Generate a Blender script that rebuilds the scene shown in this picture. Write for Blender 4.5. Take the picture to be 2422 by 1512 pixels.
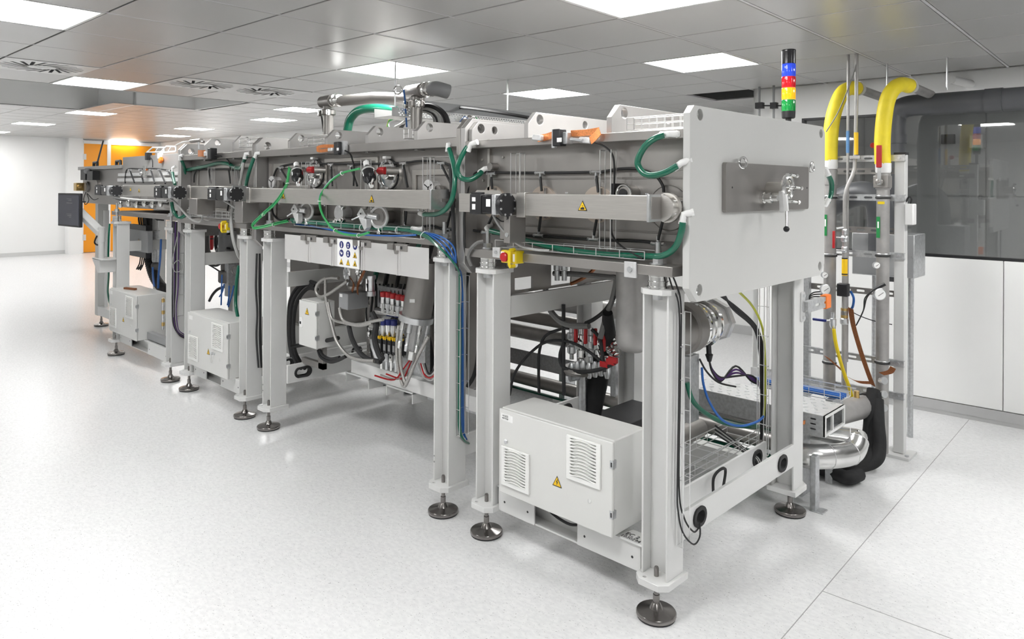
import bpy, bmesh, math, random
from mathutils import Vector, Matrix
from mathutils.geometry import delaunay_2d_cdt
random.seed(7)
PI = math.pi
for o in list(bpy.data.objects): bpy.data.objects.remove(o)
S = bpy.context.scene
COL = S.collection

# ------------------------------------------------------------------ camera
# level phone camera 1.65 m above the floor, optical axis turned 46 deg away from the machine's long axis (+Y)
FPX, YHOR, ROLL, YAW, ROOM = 1707.3, 442.0, math.radians(.3054), math.radians(46.0948), math.radians(1.767)
EYE = Vector((0, 0, 1.65))
DIR = Vector((math.sin(YAW), math.cos(YAW), 0)); RGT = Vector((math.cos(YAW), -math.sin(YAW), 0)); UP = Vector((0, 0, 1))
cd = bpy.data.cameras.new('camera'); cam = bpy.data.objects.new('camera', cd); COL.objects.link(cam)
cd.sensor_fit = 'HORIZONTAL'; cd.sensor_width = 36; cd.lens = FPX/2422*36
cd.shift_y = -(756-YHOR)/2422; cd.clip_start = .05; cd.clip_end = 100
cx = RGT*math.cos(ROLL)+UP*math.sin(ROLL); cy = UP*math.cos(ROLL)-RGT*math.sin(ROLL); cz = -DIR
cam.matrix_world = Matrix(((cx.x, cy.x, cz.x, EYE.x), (cx.y, cy.y, cz.y, EYE.y), (cx.z, cy.z, cz.z, EYE.z), (0, 0, 0, 1)))
S.camera = cam

# ------------------------------------------------------------------ world, exposure
W = bpy.data.worlds.new('world'); S.world = W; W.use_nodes = True
W.node_tree.nodes['Background'].inputs[0].default_value = (0, 0, 0, 1)
W.node_tree.nodes['Background'].inputs[1].default_value = 0.
S.view_settings.view_transform = 'Standard'; S.view_settings.look = 'None'
S.view_settings.exposure = 0.62; S.view_settings.gamma = 1; S.view_settings.use_curve_mapping = False
PANEL = 21.5          # radiance of the lit ceiling panels

# ------------------------------------------------------------------ measuring: a picture point seen on a known plane of the place
def ray(u, v):
    u, v = u-1211, v-YHOR
    c, s = math.cos(ROLL), math.sin(ROLL)
    u, v = c*u+s*v, -s*u+c*v
    return DIR+RGT*(u/FPX)-UP*(v/FPX)
def at(ax, val, u, v):
    r = ray(u, v); i = 'xyz'.index(ax)
    return EYE+r*((val-EYE[i])/r[i])
def AX(x, u, v): return at('x', x, u, v)
def AY(y, u, v): return at('y', y, u, v)
def AZ(z, u, v): return at('z', z, u, v)
def RX(x, u, v):      # plane x = const of the room frame, result in room coordinates
    ex = Vector((math.cos(ROOM), math.sin(ROOM), 0)); r = ray(u, v); p = EYE+r*((x-EYE.dot(ex))/r.dot(ex))
    return toroom(p)
def toroom(p): return Vector((p.x*math.cos(ROOM)+p.y*math.sin(ROOM), -p.x*math.sin(ROOM)+p.y*math.cos(ROOM), p.z))
def RZ(z, u, v): return toroom(AZ(z, u, v))

# ------------------------------------------------------------------ materials (all procedural)
MATS = {}
def mat(name, col, rough=.5, metal=0., var=.04, scale=8., bump=0., bscale=200., emit=0., spec=.5, coat=0., alpha=1., stretch=None, rvar=.0, trans=0.):
    m = bpy.data.materials.new(name); m.use_nodes = True; nt = m.node_tree; b = nt.nodes['Principled BSDF']
    b.inputs['Roughness'].default_value = rough; b.inputs['Metallic'].default_value = metal
    b.inputs['Specular IOR Level'].default_value = spec
    b.inputs['Coat Weight'].default_value = coat; b.inputs['Coat Roughness'].default_value = .08
    b.inputs['Transmission Weight'].default_value = trans
    tc = nt.nodes.new('ShaderNodeTexCoord'); mp = nt.nodes.new('ShaderNodeMapping'); nt.links.new(tc.outputs['Object'], mp.inputs[0])
    if stretch: mp.inputs['Scale'].default_value = stretch
    nz = nt.nodes.new('ShaderNodeTexNoise'); nz.inputs['Scale'].default_value = scale; nz.inputs['Detail'].default_value = 5
    nt.links.new(mp.outputs[0], nz.inputs['Vector'])
    mr = nt.nodes.new('ShaderNodeMapRange'); mr.inputs['From Min'].default_value = .3; mr.inputs['From Max'].default_value = .7
    mr.inputs['To Min'].default_value = 1-var; mr.inputs['To Max'].default_value = 1+var
    nt.links.new(nz.outputs['Fac'], mr.inputs['Value'])
    mx = nt.nodes.new('ShaderNodeVectorMath'); mx.operation = 'SCALE'; mx.inputs[0].default_value = col
    nt.links.new(mr.outputs[0], mx.inputs['Scale']); nt.links.new(mx.outputs[0], b.inputs['Base Color'])
    if rvar:
        r2 = nt.nodes.new('ShaderNodeMapRange'); r2.inputs['From Min'].default_value = .3; r2.inputs['From Max'].default_value = .7
        r2.inputs['To Min'].default_value = rough-rvar; r2.inputs['To Max'].default_value = rough+rvar
        nt.links.new(nz.outputs['Fac'], r2.inputs['Value']); nt.links.new(r2.outputs[0], b.inputs['Roughness'])
    if bump:
        n2 = nt.nodes.new('ShaderNodeTexNoise'); n2.inputs['Scale'].default_value = bscale; nt.links.new(mp.outputs[0], n2.inputs['Vector'])
        bp = nt.nodes.new('ShaderNodeBump'); bp.inputs['Strength'].default_value = bump; bp.inputs['Distance'].default_value = .001
        nt.links.new(n2.outputs['Fac'], bp.inputs['Height']); nt.links.new(bp.outputs[0], b.inputs['Normal'])
    if emit:
        b.inputs['Emission Color'].default_value = (*col, 1); b.inputs['Emission Strength'].default_value = emit
    b.inputs['Alpha'].default_value = alpha
    MATS[name] = m; return m
mat('white_paint', (.70, .70, .69), .32, var=.015, rvar=.04)
mat('plate_paint', (.60, .60, .585), .42, var=.012, scale=3)
mat('cabinet', (.72, .72, .70), .38, var=.01, bump=.03, bscale=600)
mat('cabinet_white', (.86, .86, .84), .38, var=.01)
mat('steel', (.335, .32, .305), .42, .75, var=.07, scale=5, rvar=.06)
mat('steel_dark', (.19, .182, .175), .45, .7, var=.08, scale=6, rvar=.05)
mat('steel_brushed', (.56, .54, .51), .34, .85, var=.06, scale=30, stretch=(12, .4, 12), rvar=.05)
mat('steel_rib', (.42, .41, .40), .45, .65, var=.05, scale=4)
mat('shield', (.84, .83, .82), .30, .6, var=.03, scale=3, rvar=.05)
mat('chrome', (.80, .80, .79), .14, 1., var=.03)
mat('zinc', (.68, .69, .70), .30, .95, var=.08, scale=40)
mat('galv', (.56, .57, .58), .42, .8, var=.14, scale=60)
mat('galv_light', (.74, .74, .74), .40, .6, var=.06, scale=50)
mat('foot_steel', (.27, .255, .245), .22, .95, var=.06)
mat('wire', (.78, .78, .78), .28, .9, var=.03)
mat('pvc_white', (.86, .86, .85), .38, var=.015)
mat('pvc_grey', (.085, .088, .095), .42, var=.06)
mat('black', (.014, .014, .016), .42, var=.1)
mat('black_gloss', (.012, .012, .014), .22, var=.1)
mat('rubber', (.020, .020, .021), .62, var=.1)
mat('foam', (.014, .014, .015), .80, var=.2, scale=30, bump=.4, bscale=90)
mat('green_hose', (.004, .125, .072), .28, var=.06, coat=.4)
mat('green_dark', (.005, .036, .026), .35, var=.06)
mat('green_tube', (.03, .33, .09), .32, var=.08)
mat('blue_tube', (.02, .12, .42), .34, var=.06)
mat('purple', (.085, .03, .16), .42, var=.06)
mat('yellow', (.80, .60, .012), .36, var=.04)
mat('yellow_foam', (.84, .68, .03), .55, var=.05, scale=20)
mat('yellow_green', (.55, .58, .06), .4, var=.05)
mat('red', (.47, .014, .018), .36, var=.05)
mat('orange', (.90, .21, .02), .42, var=.04)
mat('orange_door', (.95, .36, .006), .34, var=.015, scale=2)
mat('copper', (.72, .27, .10), .34, .85, var=.3, scale=220, bump=.6, bscale=500)
mat('copper_dull', (.30, .115, .05), .5, .5, var=.25, scale=160)
mat('brass', (.62, .43, .17), .28, .95, var=.05)
mat('braid', (.46, .45, .43), .40, .75, var=.35, scale=300, bump=.5, bscale=400)
mat('grey_cable', (.42, .42, .41), .45, var=.05)
mat('grey_dark_hose', (.16, .158, .155), .45, var=.07)
mat('grey_plastic', (.30, .305, .31), .45, var=.04)
mat('light_plastic', (.72, .72, .71), .4, var=.02)
mat('label', (.90, .90, .89), .5, var=.01)
mat('ink', (.02, .02, .022), .5, var=.02)
mat('ink_grey', (.33, .33, .33), .5, var=.02)
mat('sign_yellow', (.90, .56, .01), .4, var=.02)
mat('sign_blue', (.012, .02, .16), .4, var=.02)
mat('sign_green', (.02, .26, .07), .4, var=.02)
mat('screen', (.065, .068, .10), .15, var=.08, scale=3)
mat('pipe_grey', (.40, .39, .38), .45, .55, var=.12, scale=14)
mat('alu', (.74, .74, .73), .22, .95, var=.05, scale=10)
mat('tile', (.45, .446, .44), .30, .25, var=.012, scale=2)
mat('tee', (.56, .55, .56), .4, var=.02)
mat('gap', (.30, .30, .29), .8)
mat('wall_dark', (.34, .34, .34), .5, var=.02)
mat('port_tan', (.52, .45, .39), .35, .6, var=.06)
mat('wall', (.84, .84, .83), .42, var=.008, scale=1.5)
mat('wall_grey', (.60, .60, .59), .5, var=.01)
mat('baseboard', (.46, .46, .46), .4, var=.03)
mat('glass_lens', (.6, .6, .6), .05, var=0, trans=1.)
MATS['lamp'] = mat('lamp', (1, 1, .99), .5, emit=PANEL, var=0)
for n, c, e in (('led_blue', (.02, .06, .60), .35), ('led_red', (.75, .01, .02), 0), ('led_amber', (1., .36, .005), .6), ('led_green', (.01, .30, .06), 0)):
    mat(n, c, .12, var=.1, scale=60, emit=e, coat=.6)

MATS['green_dark'] = MATS['green_hose']
def floor_mat():
    m = bpy.data.materials.new('floor_vinyl'); m.use_nodes = True; nt = m.node_tree; b = nt.nodes['Principled BSDF']; N = nt.nodes.new; L = nt.links.new
    tc = N('ShaderNodeTexCoord')
    mp = N('ShaderNodeMapping'); mp.inputs['Scale'].default_value = (1, .55, 1); mp.inputs['Rotation'].default_value = (0, 0, .5); L(tc.outputs['Object'], mp.inputs[0])
    a = N('ShaderNodeTexNoise'); a.inputs['Scale'].default_value = 70; a.inputs['Detail'].default_value = 8; L(mp.outputs[0], a.inputs['Vector'])
    r = N('ShaderNodeValToRGB'); r.color_ramp.elements[0].position = .36; r.color_ramp.elements[0].color = (.72, .72, .725, 1)
    r.color_ramp.elements[1].position = .62; r.color_ramp.elements[1].color = (.79, .79, .79, 1); L(a.outputs['Fac'], r.inputs[0])
    s = N('ShaderNodeTexNoise'); s.inputs['Scale'].default_value = 210; s.inputs['Detail'].default_value = 2; L(mp.outputs[0], s.inputs['Vector'])
    r2 = N('ShaderNodeValToRGB'); r2.color_ramp.elements[0].position = .285; r2.color_ramp.elements[0].color = (.55, .55, .55, 1)
    r2.color_ramp.elements[1].position = .33; r2.color_ramp.elements[1].color = (1, 1, 1, 1); L(s.outputs['Fac'], r2.inputs[0])
    mx = N('ShaderNodeMix'); mx.data_type = 'RGBA'; mx.blend_type = 'MULTIPLY'; mx.inputs[0].default_value = 1
    L(r.outputs[0], mx.inputs['A']); L(r2.outputs[0], mx.inputs['B']); L(mx.outputs['Result'], b.inputs['Base Color'])
    b.inputs['Roughness'].default_value = .27; b.inputs['Specular IOR Level'].default_value = .55
    bp = N('ShaderNodeBump'); bp.inputs['Strength'].default_value = .06; bp.inputs['Distance'].default_value = .002; L(a.outputs['Fac'], bp.inputs['Height']); L(bp.outputs[0], b.inputs['Normal'])
    MATS['floor_vinyl'] = m
floor_mat()
def pane_mat():
    m = bpy.data.materials.new('pane'); m.use_nodes = True; nt = m.node_tree; N = nt.nodes.new; L = nt.links.new
    out = nt.nodes['Material Output']; nt.nodes.remove(nt.nodes['Principled BSDF'])
    t = N('ShaderNodeBsdfTransparent'); t.inputs[0].default_value = (.80, .81, .81, 1); g = N('ShaderNodeBsdfGlossy'); g.inputs['Roughness'].default_value = .02; g.inputs[0].default_value = (1, 1, 1, 1)
    f = N('ShaderNodeFresnel'); f.inputs[0].default_value = 1.52; mx = N('ShaderNodeMixShader'); ad = N('ShaderNodeMath'); ad.operation = 'MULTIPLY'; ad.inputs[1].default_value = 2.2
    L(f.outputs[0], ad.inputs[0]); L(ad.outputs[0], mx.inputs[0]); L(t.outputs[0], mx.inputs[1]); L(g.outputs[0], mx.inputs[2]); L(mx.outputs[0], out.inputs[0])
    MATS['pane'] = m
pane_mat()
def lens_mat(name, col):
    m = bpy.data.materials.new(name); m.use_nodes = True; nt = m.node_tree; N = nt.nodes.new; L = nt.links.new
    MATS[name] = m

# ------------------------------------------------------------------ mesh helpers
def basis(d):
    d = Vector(d).normalized(); a = Vector((0, 0, 1)) if abs(d.z) < .9 else Vector((1, 0, 0))
    u = d.cross(a).normalized(); return u, d.cross(u).normalized(), d
def smooth(pts, n=6, closed=False):
    pts = [Vector(p) for p in pts]; out = []; k = len(pts)
    if k < 3: return pts
    R = range(k if closed else k-1)
    for i in R:
        g = lambda j: pts[j % k] if closed else pts[max(0, min(k-1, j))]
        p0, p1, p2, p3 = g(i-1), g(i), g(i+1), g(i+2)
        for s in range(n):
            t = s/n
            out.append(.5*((2*p1)+(p2-p0)*t+(2*p0-5*p1+4*p2-p3)*t*t+(3*p1-p0-3*p2+p3)*t**3))
    if not closed: out.append(pts[-1])
    return out
LOC = {}
class MB:
    def __init__(s): s.v = []; s.f = []
    def add(s, vs, fs):
        o = len(s.v); s.v += [tuple(p) for p in vs]; s.f += [tuple(o+i for i in f) for f in fs]; return s
    def box(s, x0, x1, y0, y1, z0, z1):
        x0, x1 = min(x0, x1), max(x0, x1); y0, y1 = min(y0, y1), max(y0, y1); z0, z1 = min(z0, z1), max(z0, z1)
        return s.add([(x0, y0, z0), (x1, y0, z0), (x1, y1, z0), (x0, y1, z0), (x0, y0, z1), (x1, y0, z1), (x1, y1, z1), (x0, y1, z1)],
                     [(0, 3, 2, 1), (4, 5, 6, 7), (0, 1, 5, 4), (1, 2, 6, 5), (2, 3, 7, 6), (3, 0, 4, 7)])
    def obox(s, c, sx, sy, sz, ax, ay=None):      # box centred at c, local x along ax
        ax = Vector(ax).normalized(); 
        if ay is None: u, w, _ = basis(ax); ay = u
        ay = Vector(ay); ay = (ay-ax*ay.dot(ax)).normalized(); az = ax.cross(ay); c = Vector(c); P = []
        for k in (-1, 1):
            for i, j in ((-1, -1), (1, -1), (1, 1), (-1, 1)): P.append(c+ax*(sx/2*i)+ay*(sy/2*j)+az*(sz/2*k))
        return s.add(P, [(0, 3, 2, 1), (4, 5, 6, 7), (0, 1, 5, 4), (1, 2, 6, 5), (2, 3, 7, 6), (3, 0, 4, 7)])
    def lathe(s, p, d, prof, n=16, caps=True):    # profile [(t along d, radius)]
        u, w, d = basis(d); p = Vector(p); vs = []; fs = []
        for t, r in prof:
            for k in range(n):
                a = 2*PI*k/n; vs.append(p+d*t+(u*math.cos(a)+w*math.sin(a))*r)
        for i in range(len(prof)-1):
            for k in range(n):
                k2 = (k+1) % n; fs.append((i*n+k, i*n+k2, (i+1)*n+k2, (i+1)*n+k))
        if caps: fs.append(tuple(range(n-1, -1, -1))); fs.append(tuple((len(prof)-1)*n+k for k in range(n)))
        return s.add(vs, fs)
    def cyl(s, p, q, r, r2=None, n=14):
        p, q = Vector(p), Vector(q); return s.lathe(p, q-p, [(0, r), ((q-p).length, r if r2 is None else r2)], n)
    def tube(s, pts, r, n=8, closed=False):
        pts = [Vector(p) for p in pts]; k = len(pts); vs = []; fs = []; u = None
        for i, p in enumerate(pts):
            a = pts[(i-1) % k] if closed else pts[max(i-1, 0)]; b = pts[(i+1) % k] if closed else pts[min(i+1, k-1)]
            t = (b-a)
            if t.length < 1e-7: t = Vector((0, 0, 1))
            t.normalize()
            if u is None: u = basis(t)[0]
            u = (u-t*u.dot(t))
            if u.length < 1e-5: u = basis(t)[0]
            u.normalize(); w = t.cross(u); rr = r[i] if isinstance(r, (list, tuple)) else r
            for j in range(n):
                g = 2*PI*j/n; vs.append(p+(u*math.cos(g)+w*math.sin(g))*rr)
        m = k if closed else k-1
        for i in range(m):
            i2 = (i+1) % k
            for j in range(n):
                j2 = (j+1) % n; fs.append((i*n+j, i*n+j2, i2*n+j2, i2*n+j))
        if not closed: fs.append(tuple(range(n-1, -1, -1))); fs.append(tuple((k-1)*n+j for j in range(n)))
        return s.add(vs, fs)
    def hose(s, pts, r, n=8, k=6): return s.tube(smooth(pts, k), r, n)
    def torus(s, c, d, R, r, n=20, m=8, sx=1., sy=1.):
        u, w, d = basis(d); c = Vector(c)
        return s.tube([c+(u*math.cos(2*PI*i/n)*sx+w*math.sin(2*PI*i/n)*sy)*R for i in range(n)], r, m, True)
    def sphere(s, c, r, n=12, m=8, sz=1.):
        return s.lathe(Vector(c)-Vector((0, 0, r*sz)), (0, 0, 1), [(r*sz-r*sz*math.cos(PI*i/m), max(r*math.sin(PI*i/m), 1e-4)) for i in range(m+1)], n)
    def prism(s, poly, ax, a, b): return s.plate(poly, [], ax, a, b)
    def plate(s, outer, holes, ax, a, b):         # flat plate with real holes, normal along ax, from a to b
        def m(p, t): return {'x': (t, p[0], p[1]), 'y': (p[0], t, p[1]), 'z': (p[0], p[1], t)}[ax]
        loops = [outer]+list(holes); V = []; FL = []
        for lp in loops:
            o = len(V); V += [Vector((p[0], p[1])) for p in lp]; FL.append(tuple(range(o, o+len(lp))))
        if holes:
            r = delaunay_2d_cdt(V, [], FL, 2, 1e-6); pv, pf = [tuple(p) for p in r[0]], [tuple(f) for f in r[2]]
        else: pv, pf = [tuple(p) for p in outer], [tuple(range(len(outer)))]
        k = len(pv); s.add([m(p, a) for p in pv]+[m(p, b) for p in pv], [f for f in pf]+[tuple(k+i for i in reversed(f)) for f in pf])
        for lp in loops:
            k = len(lp); s.add([m(p, a) for p in lp]+[m(p, b) for p in lp], [(i, (i+1) % k, k+(i+1) % k, k+i) for i in range(k)])
        return s
    def hexa(s, p, d, r, h): return s.lathe(p, d, [(0, r), (h, r)], 6)
    def build(s, name, mt, parent=None, bevel=0., rot=0., kind=None, flat=False):
        lo = [min(p[i] for p in s.v) for i in range(3)]; hi = [max(p[i] for p in s.v) for i in range(3)]
        c = Vector(((lo[0]+hi[0])/2, (lo[1]+hi[1])/2, lo[2]))
        me = bpy.data.meshes.new(name); me.from_pydata([(p[0]-c.x, p[1]-c.y, p[2]-c.z) for p in s.v], [], s.f)
        bm = bmesh.new(); bm.from_mesh(me); bmesh.ops.remove_doubles(bm, verts=bm.verts, dist=1e-6); bmesh.ops.recalc_face_normals(bm, faces=bm.faces); bm.to_mesh(me); bm.free()
        me.materials.append(MATS[mt] if isinstance(mt, str) else mt)
        if not flat:
            me.polygons.foreach_set('use_smooth', [True]*len(me.polygons)); me.set_sharp_from_angle(angle=math.radians(38))
        o = bpy.data.objects.new(name, me); COL.objects.link(o); LOC[o] = c
        if parent is not None: o.parent = parent; o.location = c-LOC[parent]
        else:
            o.rotation_euler.z = rot; o.location = Matrix.Rotation(rot, 3, 'Z') @ c
        if bevel:
            b = o.modifiers.new('bevel', 'BEVEL'); b.width = bevel; b.segments = 2; b.limit_method = 'ANGLE'; b.angle_limit = math.radians(50)
        if kind: o['kind'] = kind
        return o
def tag(o, label, cat, group=None):
    o['label'] = label; o['category'] = cat
    if group: o['group'] = group
    return o
def thing(name, label, cat, loc, group=None, rot=0.):
    o = bpy.data.objects.new(name, None); COL.objects.link(o); o.empty_display_size = .05
    loc = Vector(loc); LOC[o] = loc; o.rotation_euler.z = rot; o.location = Matrix.Rotation(rot, 3, 'Z') @ loc
    return tag(o, label, cat, group)
def copy_tree(o, delta=(0, 0, 0), parent=None):
    c = o.copy(); COL.objects.link(c); LOC[c] = LOC[o]+Vector(delta)
    if parent is None: c.location = o.location+Vector(delta)
    else: c.parent = parent
    for ch in [x for x in o.children]: copy_tree(ch, delta, c)
    return c
def circ(cx, cy, r, n=16): return [(cx+r*math.cos(2*PI*i/n), cy+r*math.sin(2*PI*i/n)) for i in range(n)]
def oval(cx, cy, w, h, n=8):     # stadium, w along first axis
    r = min(w, h)/2; e = abs(w-h)/2; P = []
    for i in range(2*n):
        a = PI*2*i/(2*n)+(0 if h > w else -PI/2)+1e-6
        dx, dy = math.cos(a)*r, math.sin(a)*r
        if w > h: P.append((cx+dx+(e if i <= n else -e), cy+dy))
        else: P.append((cx+dx, cy+dy+(e if i <= n else -e)))
    return P
def rrect(x0, x1, y0, y1, r, n=3):
    P = []
    for cx, cy, a0 in ((x1-r, y1-r, 0), (x0+r, y1-r, 90), (x0+r, y0+r, 180), (x1-r, y0+r, 270)):
        for i in range(n+1):
            a = math.radians(a0+90*i/n); P.append((cx+r*math.cos(a), cy+r*math.sin(a)))
    return P
def cham(x0, x1, y0, y1, a, b=None, c=None, d=None):   # chamfers lower-left, lower-right, upper-right, upper-left
    b = a if b is None else b; c = a if c is None else c; d = a if d is None else d
    P = []
    P += [(x0, y0+a), (x0+a, y0)] if a else [(x0, y0)]
    P += [(x1-b, y0), (x1, y0+b)] if b else [(x1, y0)]
    P += [(x1, y1-c), (x1-c, y1)] if c else [(x1, y1)]
    P += [(x0+d, y1), (x0, y1-d)] if d else [(x0, y1)]
    return P
# ================================================================== the room
def struct(name, mb, mt, parent=None, **k):
    o = mb.build(name, mt, parent, rot=0. if parent is not None else ROOM, **k)
    if parent is None: o['kind'] = 'structure'
    return o
CZ, FZ = 2.5, 2.75                 # near and far ceiling height
XW, XF, YB = 6.05, 7.8, 19.4       # wall planes in the room frame
floor = struct('floor', MB().box(-3.6, 9.2, -4, 19.5, -.06, 0), 'floor_vinyl')
for a, b, c, d in ((1.0, XW, 1.033, 1.0365), (3.05, 3.0535, -3.9, 1.033), (-3.5, 1.9, -.42, -.4165), (.55, .5535, -.42, 12.)):
    struct('floor_seam', MB().box(a, b, c, d, -.002, .0007), 'ink_grey', floor)

# --- near ceiling: metal tiles on a visible grid
PXT, PYT, OX, OY = .585, .615, 1.30, .813
JMAX = 10                          # last tile row, edge at y' = OY+PYT*10
ceil = struct('ceiling', MB().box(-3.6, XW, -4, OY+PYT*JMAX, CZ+.60, CZ+.63).box(XW, XF, 2.65, OY+PYT*JMAX, CZ+.60, CZ+.63), 'gap')
lit = {(-1, 5), (2, 1), (5, 2), (3, 5), (6, 5), (1, 9), (-1, 1), (-4, 5), (2, -3), (5, -2), (-2, -3)}
vents = {(0, 8), (2, 8), (3, 8)}; hole = {(8, 3)}
tm = MB().box(.003, PXT-.003, .011, PYT-.011, 0, .012); rest = MB(); T0 = None
for i in range(-9, 12):
    for j in range(-8, JMAX):
        x, y = OX+PXT*i, OY+PYT*j
        if (i, j) in lit or (i, j) in vents or (i, j) in hole: continue
        if x < -3.6 or x > XF-.2 or (x > XW-.2 and y < 2.6): continue
        w = min(PXT, (XW if y < 2.6 else XF)-x)
        p = Matrix.Rotation(ROOM, 3, 'Z') @ Vector((x+.3, y+.3, CZ)); q = p-EYE; dd = q.dot(DIR)
        seen = dd > .8 and abs(q.dot(RGT)/dd*FPX) < 1500 and q.z/dd*FPX < 640
        if seen and w == PXT:
            if T0 is None:
                T0 = MB().box(x+.006, x+PXT-.006, y+.011, y+PYT-.011, CZ, CZ+.012).build('ceiling_tile', 'tile', ceil, bevel=.0025); t0 = Vector((x, y, 0))
            else:
                t = T0.copy(); COL.objects.link(t); t.location = T0.location+Vector((x-t0.x, y-t0.y, 0)); LOC[t] = LOC[T0]
        else: rest.box(x+.003, x+w-.003, y+.011, y+PYT-.011, CZ, CZ+.012)
rest.build('ceiling_tile_field', 'tile', ceil)['kind'] = 'stuff'
for j in range(-7, JMAX):
    y = OY+PYT*j; MB().box(-3.6, XW if y < 2.6 else XF, y-.0070, y+.0070, CZ+.001, CZ+.016).build('grid_rail', 'tee', ceil)
struct('trim_1', MB().box(-3.6, XF, OY+PYT*JMAX, OY+PYT*JMAX+.02, CZ-.002, 3.6), 'wall_grey')
def light(x0, x1, y0, y1, z, label, group, off=False):
    t = thing('ceiling_light_offscreen' if off else 'ceiling_light', label, 'light', ((x0+x1)/2, (y0+y1)/2, z), group, ROOM)
    MB().plate([(x0+.003, y0+.008), (x1-.003, y0+.008), (x1-.003, y1-.008), (x0+.003, y1-.008)], [[(x0+.02, y0+.025), (x1-.02, y0+.025), (x1-.02, y1-.025), (x0+.02, y1-.025)]], 'z', z-.002, z+.012).build('frame', 'white_paint', t)
    MB().box(x0+.018, x1-.018, y0+.023, y1-.023, z+.001, z+.008).build('diffuser', 'lamp', t); MB().box(x0+.006, x1-.006, y0+.012, y1-.012, z+.0125, z+.07).build('housing', 'galv', t)
LL = {(-1, 5): 'lit ceiling panel beside the single swirl diffuser, away from the machine', (2, 1): 'lit ceiling panel over the aisle in front of the servo motors', (5, 2): 'lit ceiling panel between the stack light and the chamber ribs', (3, 5): 'lit ceiling panel directly above the two angle valves', (6, 5): 'lit ceiling panel beyond the white perforated tray', (1, 9): 'lit ceiling panel between the swirl diffuser and the ceiling well'}
for i, j in sorted(lit):
    light(OX+PXT*i, OX+PXT*(i+1), OY+PYT*j, OY+PYT*(j+1), CZ, LL.get((i, j), 'lit square white panel over the free floor beside the machine'), 'lit panels in the near ceiling', (i, j) not in LL)
def diffuser(x0, x1, y0, y1, z, label, nslot, cx_list, rad):
    t = thing('air_diffuser', label, 'vent', ((x0+x1)/2, (y0+y1)/2, z), 'air diffusers in the ceiling', ROOM); H = []
    for cx0 in cx_list:
        cy0 = (y0+y1)/2
        for k in range(nslot):
            a = 2*PI*k/nslot+.1; u = Vector((math.cos(a+.45), math.sin(a+.45))); w = Vector((-u.y, u.x)); c = Vector((cx0, cy0))+Vector((math.cos(a), math.sin(a)))*rad*.62
            L, wd = rad*.36, min(.024, rad*.09); H.append([tuple(c-u*L-w*wd*.5), tuple(c+u*L-w*wd*.5), tuple(c+u*L+w*wd*.5), tuple(c-u*L+w*wd*.5)])
    MB().plate([(x0+.003, y0+.01), (x1-.003, y0+.01), (x1-.003, y1-.01), (x0+.003, y1-.01)], H, 'z', z-.003, z+.000).build('face_plate', 'white_paint', t, flat=True)
    MB().box(x0+.01, x1-.01, y0+.02, y1-.02, z+.20, z+.204).box(x0+.01, x0+.014, y0+.02, y1-.02, z+.002, z+.20).box(x1-.014, x1-.01, y0+.02, y1-.02, z+.002, z+.20).box(x0+.01, x1-.01, y0+.02, y0+.024, z+.002, z+.20).box(x0+.01, x1-.01, y1-.024, y1-.02, z+.002, z+.20).build('plenum', 'galv', t)
    for cx0 in cx_list: MB().lathe((cx0, (y0+y1)/2, z-.007), (0, 0, 1), [(0, .03), (.004, .04)], 16).build('hub', 'white_paint', t)
diffuser(OX, OX+PXT, OY+PYT*8, OY+PYT*9, CZ, 'square white swirl air diffuser with one ring of slots', 22, [OX+PXT/2], .27)
diffuser(OX+PXT*2, OX+PXT*4, OY+PYT*8, OY+PYT*9, CZ, 'long double swirl air diffuser with two rings of slots', 20, [OX+PXT*2.5, OX+PXT*3.5], .26)

# --- far ceiling behind the raised well
FS = [(-3.6, 3.86, 11.87), (3.86, 4.7, 10.5), (4.7, XF, 8.6)]
fc = MB(); ft = MB(); fl = set()
for u, v in ((268, 270), (50, 292), (20, 312), (445, 306), (420, 323), (700, 259), (300, 333), (680, 285)):
    p = RZ(FZ, u, v); fl.add((round(p.x/.6-.5), round(p.y/.6-.5)))
FOFF = {(1, 21), (-3, 26), (2, 30)}; fl |= FOFF
for a, b, y in FS: fc.box(a, b, y, YB, FZ+.35, FZ+.38)
far = struct('ceiling_far', fc, 'gap')
for i in range(-6, 14):
    for j in range(13, 33):
        x, y = i*.6, j*.6
        y0 = next((s[2] for s in FS if s[0] <= x+.3 < s[1]), None)
        if y0 is None or y+.6 < y0+.05 or (i, j) in fl: continue
        ft.box(max(x+.004, -3.6), min(x+.596, XF), max(y+.008, y0), min(y+.592, YB), FZ, FZ+.012)
ft.build('ceiling_tile_field', 'tile', far)['kind'] = 'stuff'
for i, j in sorted(fl):
    y0 = next((s[2] for s in FS if s[0] <= i*.6+.3 < s[1]), 99)
    if j*.6 < y0-.02: continue
    light(i*.6, i*.6+.6, j*.6, j*.6+.6, FZ, 'lit white panel in the far ceiling toward the orange door', 'lit panels in the far ceiling', (i, j) in FOFF)
well = MB()
for n, (a, b, y) in enumerate(FS):
    well.box(a, b, y, y+.03, FZ-.002, 3.6)
    if n: well.box(a, a+.03, y, FS[n-1][2], FZ-.002, 3.6)
struct('trim_2', well, 'wall'); struct('ceiling_well', MB().box(-3.6, XF, OY+PYT*JMAX, 12, 3.6, 3.63), 'wall')

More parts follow.
